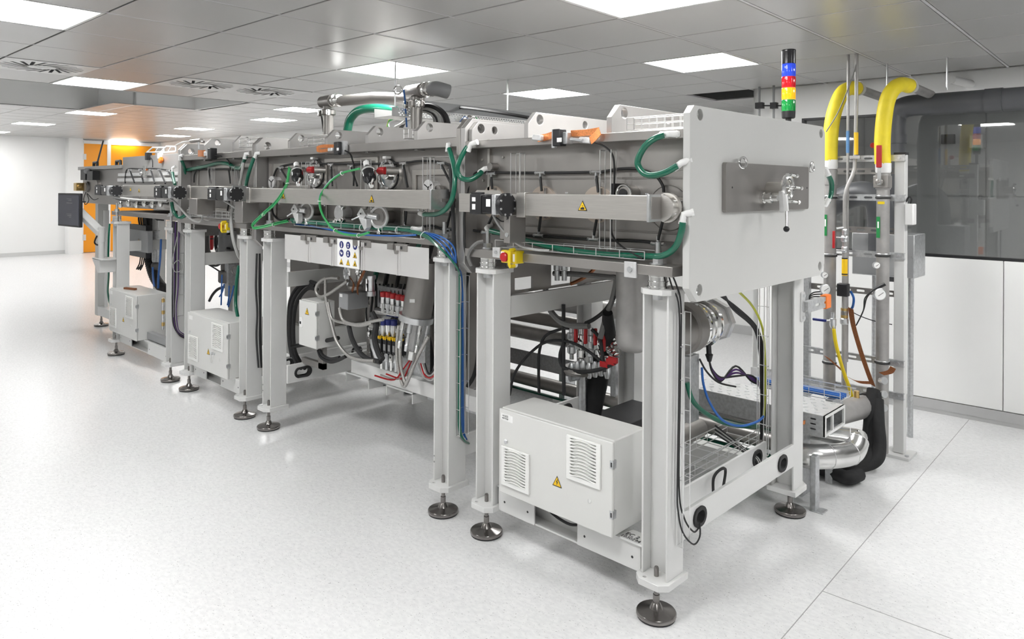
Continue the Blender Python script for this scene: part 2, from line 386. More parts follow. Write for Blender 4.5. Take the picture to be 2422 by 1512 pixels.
# --- walls
wb = MB().box(-3.6, 5.96, YB, YB+.1, 0, 3.2).box(5.96, XF+.1, YB, YB+.1, 2.66, 3.2).box(7.66, XF+.1, YB, YB+.1, 0, 2.66)
struct('wall_back', wb, 'wall'); struct('trim_3', MB().box(5.60, 5.90, YB-.25, YB, 0, FZ), 'wall')
struct('wall_left', MB().box(-3.7, -3.6, -4, YB, 0, 3.7), 'wall'); struct('wall_rear', MB().box(-3.7, XW+3, -4.1, -4, 0, 3.2), 'wall')
struct('wall_far_right', MB().box(XF, XF+.1, 2.65, YB, 0, 3.7), 'wall')
struct('baseboard_far_right', MB().box(XF-.012, XF, 2.65, YB, 0, .10), 'baseboard')
struct('baseboard_back', MB().box(-3.6, 5.9, YB-.012, YB, 0, .09), 'wall_grey')
wr = MB().box(XW+.02, XW+.09, -4, 2.63, 0, 1.15).box(XW+.02, XW+.09, -4, 2.63, 2.225, CZ+.02).box(XW+.02, XW+.09, 2.235, 2.63, 1.15, 2.225).box(XW, XF, 2.60, 2.65, 0, CZ+.62).box(XW, XW+.05, -4, 2.65, CZ+.012, CZ+.62)
wr = struct('wall_right', wr, 'wall')
for a, b in ((-3.9, -.30), (-.29, .832), (.838, 2.002), (2.008, 2.65)): MB().box(XW, XW+.021, a, b, .10, 1.148).build('wall_panel', 'wall', wr, bevel=.002)
MB().box(XW, XW+.021, -4, 2.65, 2.23, CZ).build('wall_panel', 'wall', wr); MB().box(XW, XW+.021, 2.238, 2.65, 1.148, 2.23).build('wall_panel', 'wall', wr)
struct('baseboard_right', MB().box(XW-.010, XW+.02, -4, 2.655, 0, .095).box(XW-.010, XF, 2.645, 2.66, 0, .095).box(XW-.013, XW, -4, 2.66, .028, .031), 'baseboard')
win = thing('window_1', '', '', (XW, .2, 1.15), rot=ROOM); del win['label']; del win['category']; win['kind'] = 'structure'
MB().box(XW+.005, XW+.06, -3.9, 2.235, 1.145, 1.168).box(XW+.005, XW+.06, -3.9, 2.235, 2.212, 2.232).box(XW+.005, XW+.06, 2.218, 2.238, 1.145, 2.232).build('window_frame', 'black', win)
MB().box(XW+.03, XW+.036, -3.9, 2.22, 1.165, 2.215).build('pane', 'pane', win)
# service corridor seen through the glass
cor = struct('wall_corridor', MB().box(9.0, 9.1, -4, 2.6, 0, CZ+.1), 'wall_grey')
for k, y in enumerate((-2.2, -1.0, .2, 1.4)):
    MB().box(8.985, 9.0, y+.006, y+1.194, .12, 1.55).build('wall_panel', 'wall_grey', cor); MB().box(8.985, 9.0, y+.006, y+1.194, 1.58, 2.45).build('wall_panel', 'wall_grey', cor)
struct('ceiling_corridor', MB().box(XW+.09, 9.1, -4, 2.65, CZ+.05, CZ+.08), 'wall_grey'); struct('wall_corridor_end', MB().box(XF, 9.1, 2.6, 2.65, 0, CZ+.05), 'wall_grey')
t = thing('strip_lamp_offscreen', 'white strip lamp on the corridor ceiling behind the window', 'light', (7.5, .4, 2.42), None, ROOM)
MB().box(7.40, 7.52, -.4, 1.4, 2.47, 2.55).build('housing', 'white_paint', t); MB().box(7.41, 7.51, -.38, 1.38, 2.455, 2.47).build('tube', mat('lamp_dim', (1, 1, 1), .5, emit=16., var=0), t)
c = thing('wall_camera', 'small white camera box on a dark bracket behind the window', 'camera', (8.9, 1.5, 2.1), None, ROOM)
MB().box(8.80, 8.985, 1.40, 1.52, 2.08, 2.22).build('housing', 'light_plastic', c, bevel=.01); MB().box(8.9, 8.985, 1.68, 1.80, 2.14, 2.24).build('bracket', 'black', c)
tag(struct('notice_board', MB().box(8.96, 8.985, .1, .75, 1.6, 1.9), 'label'), 'pale notice board on corridor wall behind the glass', 'board')
del bpy.data.objects['notice_board']['kind']

# --- orange double door in the far wall
def leaf(name, x0, x1, n):
    d = thing(name, '', '', ((x0+x1)/2, YB, 0), rot=ROOM); del d['label']; del d['category']; d['kind'] = 'structure'
    MB().box(x0, x1, YB-.05, YB+.02, .01, 2.64).build('leaf', 'orange_door', d, bevel=.004)
    if n: 
        for z in (.3, 1.9, 2.25): MB().box(x0-.03, x0+.05, YB-.075, YB-.04, z, z+.14).build('hinge', 'white_paint', d)
leaf('door_1', 5.98, 6.50, 1); leaf('door_2', 6.58, 7.64, 0)
struct('trim_4', MB().box(5.90, 5.98, YB-.06, YB, 0, 2.70).box(6.50, 6.58, YB-.06, YB+.02, 0, 2.66).box(5.90, 7.70, YB-.06, YB, 2.64, 2.72), 'wall')
# ================================================================== support frames
CX0, CX1, FXN = 2.375, 2.490, 2.392          # near row of columns: flange edges and foot line
FX0, FX1, FXF = 3.530, 3.645, 3.630          # far row
def hcol(x0, x1, yc, z0, z1):
    t, h = .0085, .058
    return MB().box(x0, x1, yc-h, yc-h+t, z0, z1).box(x0, x1, yc+h-t, yc+h, z0, z1).box((x0+x1)/2-.004, (x0+x1)/2+.004, yc-h+t, yc+h-t, z0, z1)
def foot(par, x, y, ztop):
    f = MB().lathe((x, y, .006), (0, 0, 1), [(0, .074), (.004, .077), (.013, .077), (.017, .074), (.022, .048), (.027, .026), (.044, .017), (.050, .012)], 28).build('levelling_foot', 'foot_steel', par)
    MB().lathe((x, y, 0), (0, 0, 1), [(0, .073), (.007, .075)], 28).build('rubber_ring', 'rubber', f)
    MB().lathe((x, y, .05), (0, 0, 1), [(0, .013), (.035, .013), (.036, .0095), (ztop-.056, .0095), (ztop-.05, .007)], 14).build('stud', 'foot_steel', f)
def column(par, x0, x1, fx, yc, ztop, side, zb=.130):
    c = hcol(x0, x1, yc, zb+.026, ztop-.022).build('column', 'white_paint', par, bevel=.0015)
    e = .042 if side < 0 else .012; g = .012 if side < 0 else .042
    pl = cham(x0-e, x1+g, yc-.073, yc+.073, .03 if side < 0 else 0, 0 if side < 0 else .03, 0 if side < 0 else .03, .03 if side < 0 else 0)
    MB().plate(pl, [circ(x0-.018 if side < 0 else x1+.018, yc+.030, .0085, 12)], 'z', zb, zb+.026).build('base_plate', 'white_paint', c, bevel=.002)
    MB().prism(cham(x0-.022, x1+.01, yc-.068, yc+.068, .025, 0, 0, .025), 'z', ztop-.022, ztop).build('top_plate', 'white_paint', c, bevel=.002)
    foot(par, fx, yc, .192)
    return c
ZCOL = 1.262
frames = []
FR = [(1.52, 2.459, 'white steel support frame carrying the chamber with the blank end plate', 'f1'), (2.773, 4.585, 'wide white steel support frame behind the pictogram shield and valve manifold', 'f2'),
      (4.934, 5.903, 'white steel support frame with a cabinet and a vacuum pump below its chamber', 'f3'), (6.285, 7.628, 'white steel support frame carrying the monitor arm', 'f4')]
for ya, yb, lab, k in FR:
    t = thing('support_frame', lab, 'frame', (3.0, (ya+yb)/2, 0)); frames.append(t)
    zt = ZCOL+(.0 if k == 'f1' else .03)
    for y in (ya, yb):
        column(t, CX0, CX1, FXN, y, zt, -1)
        column(t, FX0, FX1, FXF, y, zt, 1)
def beam_y(par, x0, x1, y0, y1, z0, z1, name='base_beam'):   # C channel along Y, open to -X
    w = .008
    return MB().box(x0, x1, y0, y1, z0, z0+w).box(x0, x1, y0, y1, z1-w, z1).box(x1-w, x1, y0, y1, z0, z1).build(name, 'white_paint', par, bevel=.001)
# longitudinal base channels with bolted cover plates near the columns
for t, (ya, yb, _, k) in zip(frames, FR):
    if k == 'f2':
        # deep-set white beam with hanging angle brackets
        b = MB().box(2.75, 2.85, ya+.05, 4.14, .395, .482).build('base_beam', 'white_paint', t, bevel=.003)
        continue
    b = beam_y(t, 2.405, 2.475, ya+.06, yb-.06, .135, .245)
    w = (yb-ya)
    for a, e in ((ya+.075, ya+.075+.34*w), (yb-.075-.24*w, yb-.075)):
        p = MB().box(2.397, 2.405, a, e, .137, .243).build('cover_plate', 'white_paint', b, bevel=.002)
        for y in (a+.04, e-.04): MB().lathe((2.3965, y, .185), (1, 0, 0), [(0, .0055), (.002, .0055)], 10).build('painted_hole', 'ink', p)  # flat dark disc paints the shade inside a screw hole
    if k == 'f1':
        MB().box(2.385, 2.475, ya+.062, ya+.17, .243, .252).build('corner_cap', 'white_paint', b, bevel=.003)
# transverse base beams with oval cable openings
def beam_x(par, y0, y1, x0, x1, z0, z1, holes, mt='white_paint', ring=True, hw=.080, hh=.062):
    zc = (z0+z1)/2
    b = MB().plate([(x0, z0), (x1, z0), (x1, z1), (x0, z1)], [oval(h, zc, hw, hh) for h in holes], 'y', y0, y1).build('cross_beam', mt, par, bevel=.002)
    for h in holes: MB().plate(oval(h, zc, hw+.018, hh+.018), [oval(h, zc, hw-.014, hh-.012)], 'y', y0-.008, y1+.008).build('grommet', 'rubber', b)
    return b
f1, f2, f3, f4 = frames
beam_x(f1, 1.462, 1.478, 2.485, 3.535, .277, .386, (2.612, 3.395))
beam_x(f1, 1.600, 1.612, 2.495, 3.525, .258, .370, (AY(1.60, 1790, 1072).x, 2.56))
beam_x(f1, 2.40, 2.416, 2.485, 3.535, .277, .386, (2.7, 3.3))
beam_x(f2, 2.72, 2.736, 2.485, 3.535, .277, .386, (2.7, 3.3))
beam_x(f3, 4.89, 4.906, 2.485, 3.535, .277, .386, (2.7, 3.3)); beam_x(f3, 5.86, 5.876, 2.485, 3.535, .27, .52, ())
beam_x(f4, 6.24, 6.256, 2.485, 3.535, .277, .386, (2.7, 3.3))
b = beam_x(f2, 4.50, 4.52, 2.485, 3.5, .30, .425, (2.60,), hw=.115, hh=.058)
for y in (AX(2.76, 846, 885).y, AX(2.76, 945, 925).y):
    MB().box(2.745, 2.86, y-.15, y+.12, .383, .394).box(2.745, 2.86, y+.112, y+.12, .325, .39).box(2.745, 2.86, y-.15, y-.142, .325, .39).build('hanger_bracket', 'white_paint', f2, bevel=.001)
MB().box(2.49, 3.53, 2.405, 2.42, 1.02, 1.125).build('upper_cross_beam', 'plate_paint', f1, bevel=.002); MB().box(2.49, 3.53, 4.51, 4.53, .958, 1.06).build('upper_cross_beam', 'plate_paint', f2, bevel=.002)
# rails between the far columns
for t, (ya, yb, _, k) in zip(frames, FR):
    MB().box(FX0, FX1-.04, ya+.06, yb-.06, .14, .26).build('side_rail', 'plate_paint', t, bevel=.002)
# flat discs painting the shade of small screw holes, on the column webs
for y, z in ((2.773, .25), (2.773, .28), (4.585, .25), (4.585, .29)):
    MB().lathe((CX0-.0005, y+.052, z), (1, 0, 0), [(0, .005), (.002, .005)], 8).build('painted_hole', 'ink_grey', f2)

# ================================================================== vacuum chambers
WALLX, EDGE = 2.452, 2.370
def rib(par, y, thick, mt, x0=2.40, x1=3.60, z0=1.84, z1=1.992, hole=(2.482, 2.82), ch=.055, side=True):
    H = [circ(hx, (z1-.033) if n == 0 else z1-.036, .0235 if n == 0 else .020, 20) for n, hx in enumerate(hole)]
    return MB().plate([(x0, z0), (x1, z0), (x1, z1-ch), (x1-ch, z1), (x0+ch, z1), (x0, z1-ch)], H, 'y', y, y+thick).build('lifting_rib', mt, par, bevel=.0015)
def flange(par, y, thick, mt='steel', z0=1.225, z1=1.985, hole=True):
    H = [circ(2.452, z1-.058, .026, 20), circ(3.55, z1-.058, .026, 20)] if hole else []
    return MB().plate(cham(EDGE, 3.64, z0, z1, .05, .05, .05, .05), H, 'y', y, y+thick).build('end_flange', mt, par, bevel=.002)
def jacks(par, ys, zt):      # stacked nuts, threaded rod and hex nuts between column and chamber
    for fx in (FXN, FXF):
        for yc in ys:
            m = MB().lathe((fx, yc, zt), (0, 0, 1), [(0, .042), (.010, .042), (.011, .038), (.025, .038), (.026, .041), (.030, .041), (.031, .038), (.046, .038), (.047, .040), (.054, .040)], 20).build('jack_nut', 'chrome', par)
            MB().hexa((fx, yc, zt-.043), (0, 0, 1), .021, .021).build('bolt_head', 'zinc', m)
            MB().lathe((fx, yc, zt+.054), (0, 0, 1), [(0, .011), (.125, .011)], 12).build('threaded_rod', 'zinc', m)
            MB().lathe((fx, yc, zt+.0935), (0, 0, 1), [(0, .033), (.005, .033)], 18).hexa((fx, yc, zt+.0985), (0, 0, 1), .0225, .022).build('hex_nut', 'zinc', m)
def chamber(name, label, y0, y1, zt0, zt1, zb0, zb1, wall='steel', yd=.0):
    c = thing(name, label, 'vacuum chamber', (3.0, (y0+y1)/2, zb0))
    MB().box(WALLX, 3.56, y0, y1, zb1-.005, zt0+.005).build('body', wall, c)
    MB().box(EDGE, 3.64, y0, y1, zt0, zt1).build('top_flange', 'steel', c, bevel=.003)
    MB().box(2.345, 3.65, y0+.03, y1-.03, zb0, zb1).build('bottom_flange', 'steel', c, bevel=.003)
    return c
# ---- chamber 1 with the blank end plate
ch1 = chamber('vacuum_chamber', 'grey steel vacuum chamber closed by a large blank end plate', 1.40, 2.60, 1.834, 1.870, 1.315, 1.355)
pl = cham(2.369, 3.672, 1.222, 1.957, .055, .055, .03, .03)
ep = MB().plate(pl, [circ(2.441, 1.925, .0215, 24), circ(3.622, 1.921, .0215, 24), circ(2.443, 1.266, .0215, 24), circ(3.615, 1.267, .0215, 24)], 'y', 1.371, 1.401).build('end_plate', 'plate_paint', ch1, bevel=.002)
for x, z in ((2.441, 1.925), (3.622, 1.921), (2.443, 1.266), (3.615, 1.267)):
    MB().lathe((x, 1.3995, z), (0, 1, 0), [(0, .026), (.014, .026), (.014, .001)], 20).build('bushing', 'steel', ep); MB().torus((x, 1.392, z), (0, 1, 0), .0195, .0022, 20, 5).build('bush_ring', 'chrome', ep)
rib(ch1, 1.748, .026, 'steel_rib', hole=(2.490, 2.83)); rib(ch1, 2.21, .026, 'steel_rib', hole=(2.480, 2.815))
flange(ch1, 2.600, .032, 'steel_rib', hole=True); rib(ch1, 2.572, .026, 'steel_rib', x0=2.392, x1=3.6, z0=1.86, z1=1.968, hole=(2.452, 2.545), ch=.04)
for z, x in ((1.75, 2.44), (1.60, 2.44)): MB().box(WALLX-.012, WALLX, 2.50, 2.515, z, z+.13).build('weld_strip', 'steel_brushed', ch1)
for z in (1.686, 1.715, 1.435, 1.470): MB().box(WALLX-.006, WALLX, 1.41, 2.48, z, z+.003 if z not in (1.686, 1.435) else z+.003).build('seam', 'steel', ch1)
MB().box(WALLX-.005, WALLX, 1.42, 2.45, 1.689, 1.715).build('stiffener', 'steel', ch1, bevel=.002); MB().box(WALLX-.005, WALLX, 1.42, 2.45, 1.438, 1.470).build('stiffener', 'steel', ch1, bevel=.002)
# ---- chamber 2, the long one
ch2 = chamber('vacuum_chamber', 'long grey vacuum chamber with two glass ports and green cables', 2.66, 4.72, 1.846, 1.893, 1.352, 1.382, 'steel')
flange(ch2, 2.634, .030, 'steel'); flange(ch2, 4.735, .032, 'steel_rib')
for y, th in ((3.005, .027), (3.455, .027), (3.885, .027), (4.335, .027)): rib(ch2, y, th, 'steel_rib', hole=(2.482,), z1=1.998)
# ---- chamber 3
ch3 = chamber('vacuum_chamber', 'short dark grey vacuum chamber between the long chamber and the narrow end', 4.80, 6.02, 1.850, 1.893, 1.345, 1.382)
flange(ch3, 4.770, .030, 'steel'); flange(ch3, 6.030, .034, 'steel_rib')
for y, th in ((5.14, .03), (5.64, .03)): rib(ch3, y, th, 'steel_rib', hole=(2.50,), z1=2.018)
# ---- chamber 4 and the loading chamber at the far end
ch4 = thing('vacuum_chamber', 'narrow light grey vacuum chamber with handrails on its roof', 'vacuum chamber', (3.0, 7.0, 1.30))
MB().box(2.55, 3.55, 6.10, 7.97, 1.42, 1.93).build('body', 'steel_rib', ch4, bevel=.004)
MB().box(2.45, 3.60, 6.10, 7.97, 1.345, 1.385).build('bottom_flange', 'steel', ch4, bevel=.003)
MB().box(2.50, 3.58, 6.10, 7.97, 1.68, 1.715).build('middle_flange', 'galv_light', ch4, bevel=.003)
flange(ch4, 6.068, .03, 'steel_rib', z1=1.99)
for y in (6.35, 6.75, 7.15, 7.55): MB().box(2.535, 2.55, y-.09, y+.09, 1.44, 1.60).build('port_cover', 'steel', ch4, bevel=.003)
ch5 = thing('loading_chamber', 'low dark grey loading chamber at the machine end by the orange door', 'vacuum chamber', (3.0, 8.65, 1.44))
MB().box(2.56, 3.5, 7.98, 9.32, 1.44, 1.815).build('body', 'steel', ch5, bevel=.004); MB().box(2.53, 3.55, 7.98, 9.40, 1.815, 1.853).build('lid', 'steel_rib', ch5, bevel=.003)

for c, (ya, yb, _, k) in zip((ch1, ch2, ch3, ch4), FR): jacks(c, (ya, yb), ZCOL+(0 if k == 'f1' else .03))
# ================================================================== reusable kit
def elbow(par, p, d1, d2, r=.0125, mt='pvc_white', ln=.034):     # angled white plug fitting: p = knee, d1 towards port, d2 towards hose
    p, d1, d2 = Vector(p), Vector(d1).normalized(), Vector(d2).normalized()
    m = MB().tube([p+d1*ln, p+d1*ln*.35, p, p+d2*ln*.35, p+d2*ln], r, 10)
    m.lathe(p+d2*ln*.75, d2, [(0, r*1.16), (ln*.35, r*1.16)], 10).lathe(p+d1*ln*.8, d1, [(0, r*1.12), (ln*.3, r*1.12)], 8)
    return m.build('fitting', mt, par)
def hose(name, label, cat, pts, r, mt, ends=(), group=None, n=10, k=7):
    t = thing(name, label, cat, pts[0], group)
    MB().hose(pts, r, n, k).build('hose', mt, t)
    for e in ends: elbow(t, *e)
    return t
def cable(name, label, pts, r, mt, group=None, n=6, k=6, cat='cable'):
    return tag(MB().hose(pts, r, n, k).build(name, mt), label, cat, group)
def bundle(name, label, lines, group=None, ties=(), cat='cable bundle'):
    t = thing(name, label, cat, lines[0][0][0], group)
    for pts, r, mt in lines: MB().hose(pts, r, 6, 5).build('cable', mt, t)
    for p, d, r in ties: MB().torus(p, d, r, .0022, 14, 5).build('cable_tie', 'label', t)
    return t
def offset(pts, d): return [Vector(p)+Vector(d) for p in pts]
def tray(name, label, a, b, w, h, side, up=(0, 0, 1), step=.10, r=.0022, nlong=3, group=None, par=None):
    """welded wire cable tray from a to b; side = direction of the width, up = direction of the upstands"""
    a, b = Vector(a), Vector(b); L = (b-a).length; d = (b-a)/L; s_, u_ = Vector(side).normalized(), Vector(up).normalized()
    o = thing(name, label, 'cable tray', a, group) if par is None else None
    m = MB()
    for i in range(nlong):
        f = w*(i/(nlong-1)); m.tube([a+s_*f, b+s_*f], r, 5)
    for f in (0, w):
        m.tube([a+s_*f+u_*h, b+s_*f+u_*h], r, 5)
        if h > .045: m.tube([a+s_*f+u_*h*.5, b+s_*f+u_*h*.5], r, 5)
    pr = o if par is None else par
    m.build('long_wire', 'wire', pr); k = max(2, int(L/step)+1); w0 = None
    for i in range(k):
        c = a+d*(L*i/(k-1))
        if w0 is None: w0 = MB().tube([c+u_*h, c, c+s_*w, c+s_*w+u_*h], r, 5).build('cross_wire', 'wire', pr)
        else: w1 = w0.copy(); COL.objects.link(w1); w1.location = w0.location+(c-a)
    return o
def tri(par, p, n, up, s, kind='dot', name='warning_sign'):
    """yellow warning triangle with black rim, lying on a surface with normal n"""
    p, n, up = Vector(p), Vector(n).normalized(), Vector(up).normalized(); rt = up.cross(n).normalized()
    def poly(sc, t, z0=None):
        P = [(-.5, -.36), (.5, -.36), (0, .52)]; P = [p+rt*(x*s*sc)+up*(y*s*sc) for x, y in P]
        return MB().add([q+n*(t-.0006) for q in P]+[q+n*t for q in P], [(0, 2, 1), (3, 4, 5), (0, 1, 4, 3), (1, 2, 5, 4), (2, 0, 3, 5)])
    b = poly(1, .0012).build(name, 'ink', par, flat=True); poly(.80, .0017).build('yellow_field', 'sign_yellow', b, flat=True)
    m = MB()
    def q(pts, t=.0022): 
        k = len(pts); P = [p+rt*(x*s)+up*(y*s) for x, y in pts]; m.add([v+n*(t-.0006) for v in P]+[v+n*t for v in P], [tuple(range(k)), tuple(range(2*k-1, k-1, -1))]+[(i, (i+1) % k, k+(i+1) % k, k+i) for i in range(k)])
    if kind == 'bolt': q([(.05, .26), (-.10, .0), (-.01, -.01), (-.06, -.27), (.10, .02), (.01, .04), (.09, .26)])
    elif kind == 'hand': q([(-.20, -.26), (.22, -.26), (.22, -.08), (.05, -.02), (-.10, -.08), (-.20, -.08)]); q([(-.05, .02), (.12, .06), (.02, .12)])
    elif kind == 'excl': q([(-.045, .25), (.045, .25), (.025, -.10), (-.025, -.10)]); q([(-.04, -.16), (.04, -.16), (.04, -.24), (-.04, -.24)])
    else: q([(-.12, -.24), (.12, -.24), (.14, -.06), (0, .12), (-.14, -.06)])
    m.build('symbol', 'ink', b, flat=True); return b
def flat(par, p, n, up, w, h, mt, name='label', th=.001):
    p, n, up = Vector(p), Vector(n).normalized(), Vector(up).normalized(); rt = up.cross(n).normalized()
    return MB().obox(p+n*(th/2), w, h, th, rt, up).build(name, mt, par, flat=True)
def text(par, body, p, n, up, size, mt='ink', name='lettering'):
    p, n, up = Vector(p), Vector(n).normalized(), Vector(up).normalized(); rt = up.cross(n).normalized()
    cu = bpy.data.curves.new(name, 'FONT'); cu.body = body; cu.size = size; cu.align_x = 'CENTER'; cu.align_y = 'CENTER'; cu.extrude = .0002
    tmp = bpy.data.objects.new('tmp', cu); me = bpy.data.meshes.new_from_object(tmp); bpy.data.objects.remove(tmp)
    q = p+n*.0016
    for v in me.vertices: c = v.co.copy(); v.co = rt*c.x+up*c.y+n*c.z
    me.name = name; me.materials.clear(); me.materials.append(MATS[mt]); o = bpy.data.objects.new(name, me); COL.objects.link(o); LOC[o] = q
    o.parent = par; o.location = q-LOC[par]; return o
def motor(par, x, z, ya, yb, s=.045):
    """servo motor along Y: encoder end at yb (far), flange disc at ya (near); parts under par"""
    L = yb-ya
    b = MB().box(x-s, x+s*.9, ya+L*.62, yb-L*.02, z-s*.95, z+s*.95).box(x-s*.7, x+s*.6, yb-L*.04, yb, z-s*.45, z+s*.5).build('motor', 'black', par, bevel=.006)
    MB().box(x-s*.93, x+s*.85, ya+L*.29, ya+L*.62, z-s*.85, z+s*.85).build('motor_body', 'black_gloss', b, bevel=.004)
    MB().box(x-s*1.0, x+s*.9, ya+L*.17, ya+L*.29, z-s*.95, z+s*.95).build('gearbox', 'galv', b, bevel=.004)
    d = MB().lathe((x-s*.05, ya+.002, z), (0, 1, 0), [(0, s*1.08), (min(.02, L*.10), s*1.08), (min(.025, L*.12), s*.9), (L*.18, s*.9)], 28).build('flange_disc', 'black', par)
    m = MB()
    for k in range(8):
        a = 2*PI*(k+.5)/8; m.lathe((x-s*.05+math.cos(a)*s*.98, ya-.0025, z+math.sin(a)*s*.98), (0, 1, 0), [(0, .0045), (.005, .0045)], 8)
    m.build('bolts', 'zinc', d)
    MB().box(x-s*.9, x-s*.5, ya+L*.62, ya+L*.95, z+s*.95, z+s*1.12).build('connector', 'black', b)
    flat(b, (x-s, yb-L*.16, z+s*.45), (-1, 0, 0), (0, 0, 1), .022, .018, 'label'); flat(b, (x-s, yb-L*.16, z-s*.25), (-1, 0, 0), (0, 0, 1), .020, .024, 'label')
    flat(b, (x-s*.93, ya+L*.40, z+s*.15), (-1, 0, 0), (0, 0, 1), .026, .032, 'label')
    return b
def screws(par, pts, d, r=.004, h=.004, mt='zinc', name='screw', n=8):
    for p in pts: MB().lathe(p, d, [(0, r), (h, r)], n).build(name, mt, par)
def drive(label, xf, y0, y1, z0, z1, joint=None, depth=.075):
    t = thing('linear_drive', label, 'linear drive', (xf, (y0+y1)/2, z0), 'stainless linear drive housings along the chambers')
    MB().box(xf, xf+depth, y0, y1 if joint is None else joint, z0, z1).build('housing', 'steel_brushed', t, bevel=.002)
    MB().box(xf-.003, xf+depth+.003, y0-.004, y0+.006, z0-.004, z1+.004).build('end_rim', 'zinc', t, bevel=.001)
    if joint: 
        MB().box(xf-.006, xf+depth+.01, joint-.004, joint+.045, z0-.007, z1+.005).build('coupling_plate', 'steel_brushed', t, bevel=.002)
        MB().box(xf+.012, xf+depth, joint+.045, y1, z0+.005, z1-.003).build('rear_housing', 'steel_brushed', t, bevel=.002)
    return t
def tee(par, p, d, r=.0065):      # small metal tee: p centre, along Y, branch d
    p = Vector(p); m = MB().cyl(p-Vector((0, .022, 0)), p+Vector((0, .022, 0)), r, n=8).cyl(p, p+Vector(d)*.03, r, n=8); m.hexa(p-Vector((0, .022, 0)), (0, -1, 0), r*1.3, .008); m.hexa(p+Vector((0, .022, 0)), (0, 1, 0), r*1.3, .008)
    return m.build('tee_fitting', 'zinc', par)
def port(par, x, y, z, R, r, ln, mt='steel_brushed'):
    p = MB().lathe((x-ln, y, z), (1, 0, 0), [(0, r), (ln-.012, r), (ln-.012, R), (ln, R)], 26).build('port_flange', mt, par); return p
def cabinet(label, x, y0, y1, z0, z1, depth, vents=True, mt='cabinet', lock=True, tri_p=(.45, .37), group='control cabinets on the frame bases', hinge=True):
    t = thing('control_cabinet', label, 'cabinet', (x+depth/2, (y0+y1)/2, z0), group)
    MB().box(x+.016, x+depth, y0+.002, y1-.002, z0+.002, z1).build('body', mt, t, bevel=.005)
    d = MB().box(x, x+.014, y0, y1, z0, z1-.004).build('door', mt, t, bevel=.004); W_, H_ = y1-y0, z1-z0
    def vent(cy, cz, w, h):
        v = MB().plate([(cy-w/2, cz-h/2), (cy+w/2, cz-h/2), (cy+w/2, cz+h/2), (cy-w/2, cz+h/2)], [[(cy-w*.38, cz-h*.40+h*.80*k/11+h*.020), (cy+w*.38, cz-h*.40+h*.80*k/11+h*.020), (cy+w*.38, cz-h*.40+h*.80*k/11+h*.050), (cy-w*.38, cz-h*.40+h*.80*k/11+h*.050)] for k in range(12)], 'x', x-.010, x).build('vent_cover', 'cabinet_white', d, bevel=.004)
        for k in range(12):
            zz = cz-h*.40+h*.80*k/11; m = MB(); pts = [Vector((x-.0095-.004*math.sin(PI*q/6), cy-w*.36+w*.72*q/6, zz+h*.06*math.sin(PI*q/6))) for q in range(7)]
            m.tube(pts, h*.015, 5).build('louvre', 'cabinet_white', v)
    if vents:
        s = H_*.45; vent(y0+W_*.225, z0+H_*.70, s*1.02, s*1.06); vent(y0+W_*.83, z0+H_*.34, s*.98, s*1.02)
        flat(d, (x, y1-W_*.09, z1-H_*.10), (-1, 0, 0), (0, 0, 1), .06, .03, 'label')
        MB().lathe((x-.004, y0+W_*.18, z0+H_*.30), (1, 0, 0), [(0, .006), (.002, .009), (.005, .009)], 14).build('plug', 'light_plastic', d)
    if lock:
        l = MB().lathe((x-.006, y1-W_*.07, z0+H_*.62 if vents else z0+H_*.5), (1, 0, 0), [(0, .008), (.003, .011), (.007, .011)], 16).build('lock', 'zinc', d)
    if hinge:
        for f in (.24, .76): MB().box(x-.002, x+.022, y0-.004, y0+.012, z0+H_*f-.016, z0+H_*f+.016).build('hinge', 'galv', d); MB().box(x-.0028, x-.0018, y0+.001, y0+.007, z0+H_*f-.009, z0+H_*f+.009).build('hinge_slot', 'ink', d)
    tri(d, (x, y0+W_*tri_p[0], z0+H_*tri_p[1]), (-1, 0, 0), (0, 0, 1), .052, 'bolt')
    return t
# ================================================================== end plate fittings
g = thing('access_hatch', 'bolted stainless hatch on the blank end plate with ring bolts', 'hatch', (3.02, 1.36, 1.553))
MB().prism(rrect(2.612, 3.424, 1.553, 1.751, .012), 'y', 1.352, 1.3715).build('hatch_plate', 'steel', g, bevel=.0015)
for x in (2.735, 3.442):
    c = Vector((x, 1.345, 1.752)); MB().torus(c, (.35, 1, 0) if x < 3 else (0, 1, 0), .021, .0055, 20, 8).cyl(c+Vector((0, .0, -.021)), c+Vector((0, .010, -.021)), .007).build('ring_bolt', 'chrome', g)
for x in (2.66, 3.40): MB().lathe((x, 1.3515, 1.652), (0, -1, 0), [(0, .004), (.001, .004)], 8).build('painted_hole', 'ink', g)  # hatch screw holes: their inner shade painted as dark discs
g = thing('hand_valve', 'chrome hand valve with a black ball lever on the hatch', 'valve', (3.2, 1.30, 1.45))
c = AY(1.27, 1862, 443)
MB().lathe((c.x, 1.352, c.z-.012), (0, -1, 0), [(0, .034), (.065, .034), (.066, .040), (.078, .040)], 24).build('neck', 'steel_brushed', g)
MB().torus((c.x, 1.268, c.z), (0, 1, 0), .043, .011, 26, 8, 1, 1.05).build('clamp_ring', 'chrome', g)
MB().lathe((c.x, 1.276, c.z), (0, -1, 0), [(0, .036), (.006, .036)], 24).build('blank_disc', 'steel_brushed', g)
for dx, dz in ((0, .052), (.048, 0), (.02, -.060)):
    q = Vector((c.x+dx, 1.262, c.z+dz)); MB().obox(q, .050, .014, .012, (1, .15, 0)).cyl(q+Vector((.01, -.0, 0)), q+Vector((.045, -.012, -.004)), .005).hexa(q+Vector((.04, -.011, -.004)), (1, -.3, 0), .009, .010).build('wing_clamp', 'chrome', g)
MB().cyl((c.x-.045, 1.262, c.z+.003), (c.x+.035, 1.258, c.z+.003), .0065).sphere((c.x, 1.256, c.z), .012).build('cross_bolt', 'chrome', g)
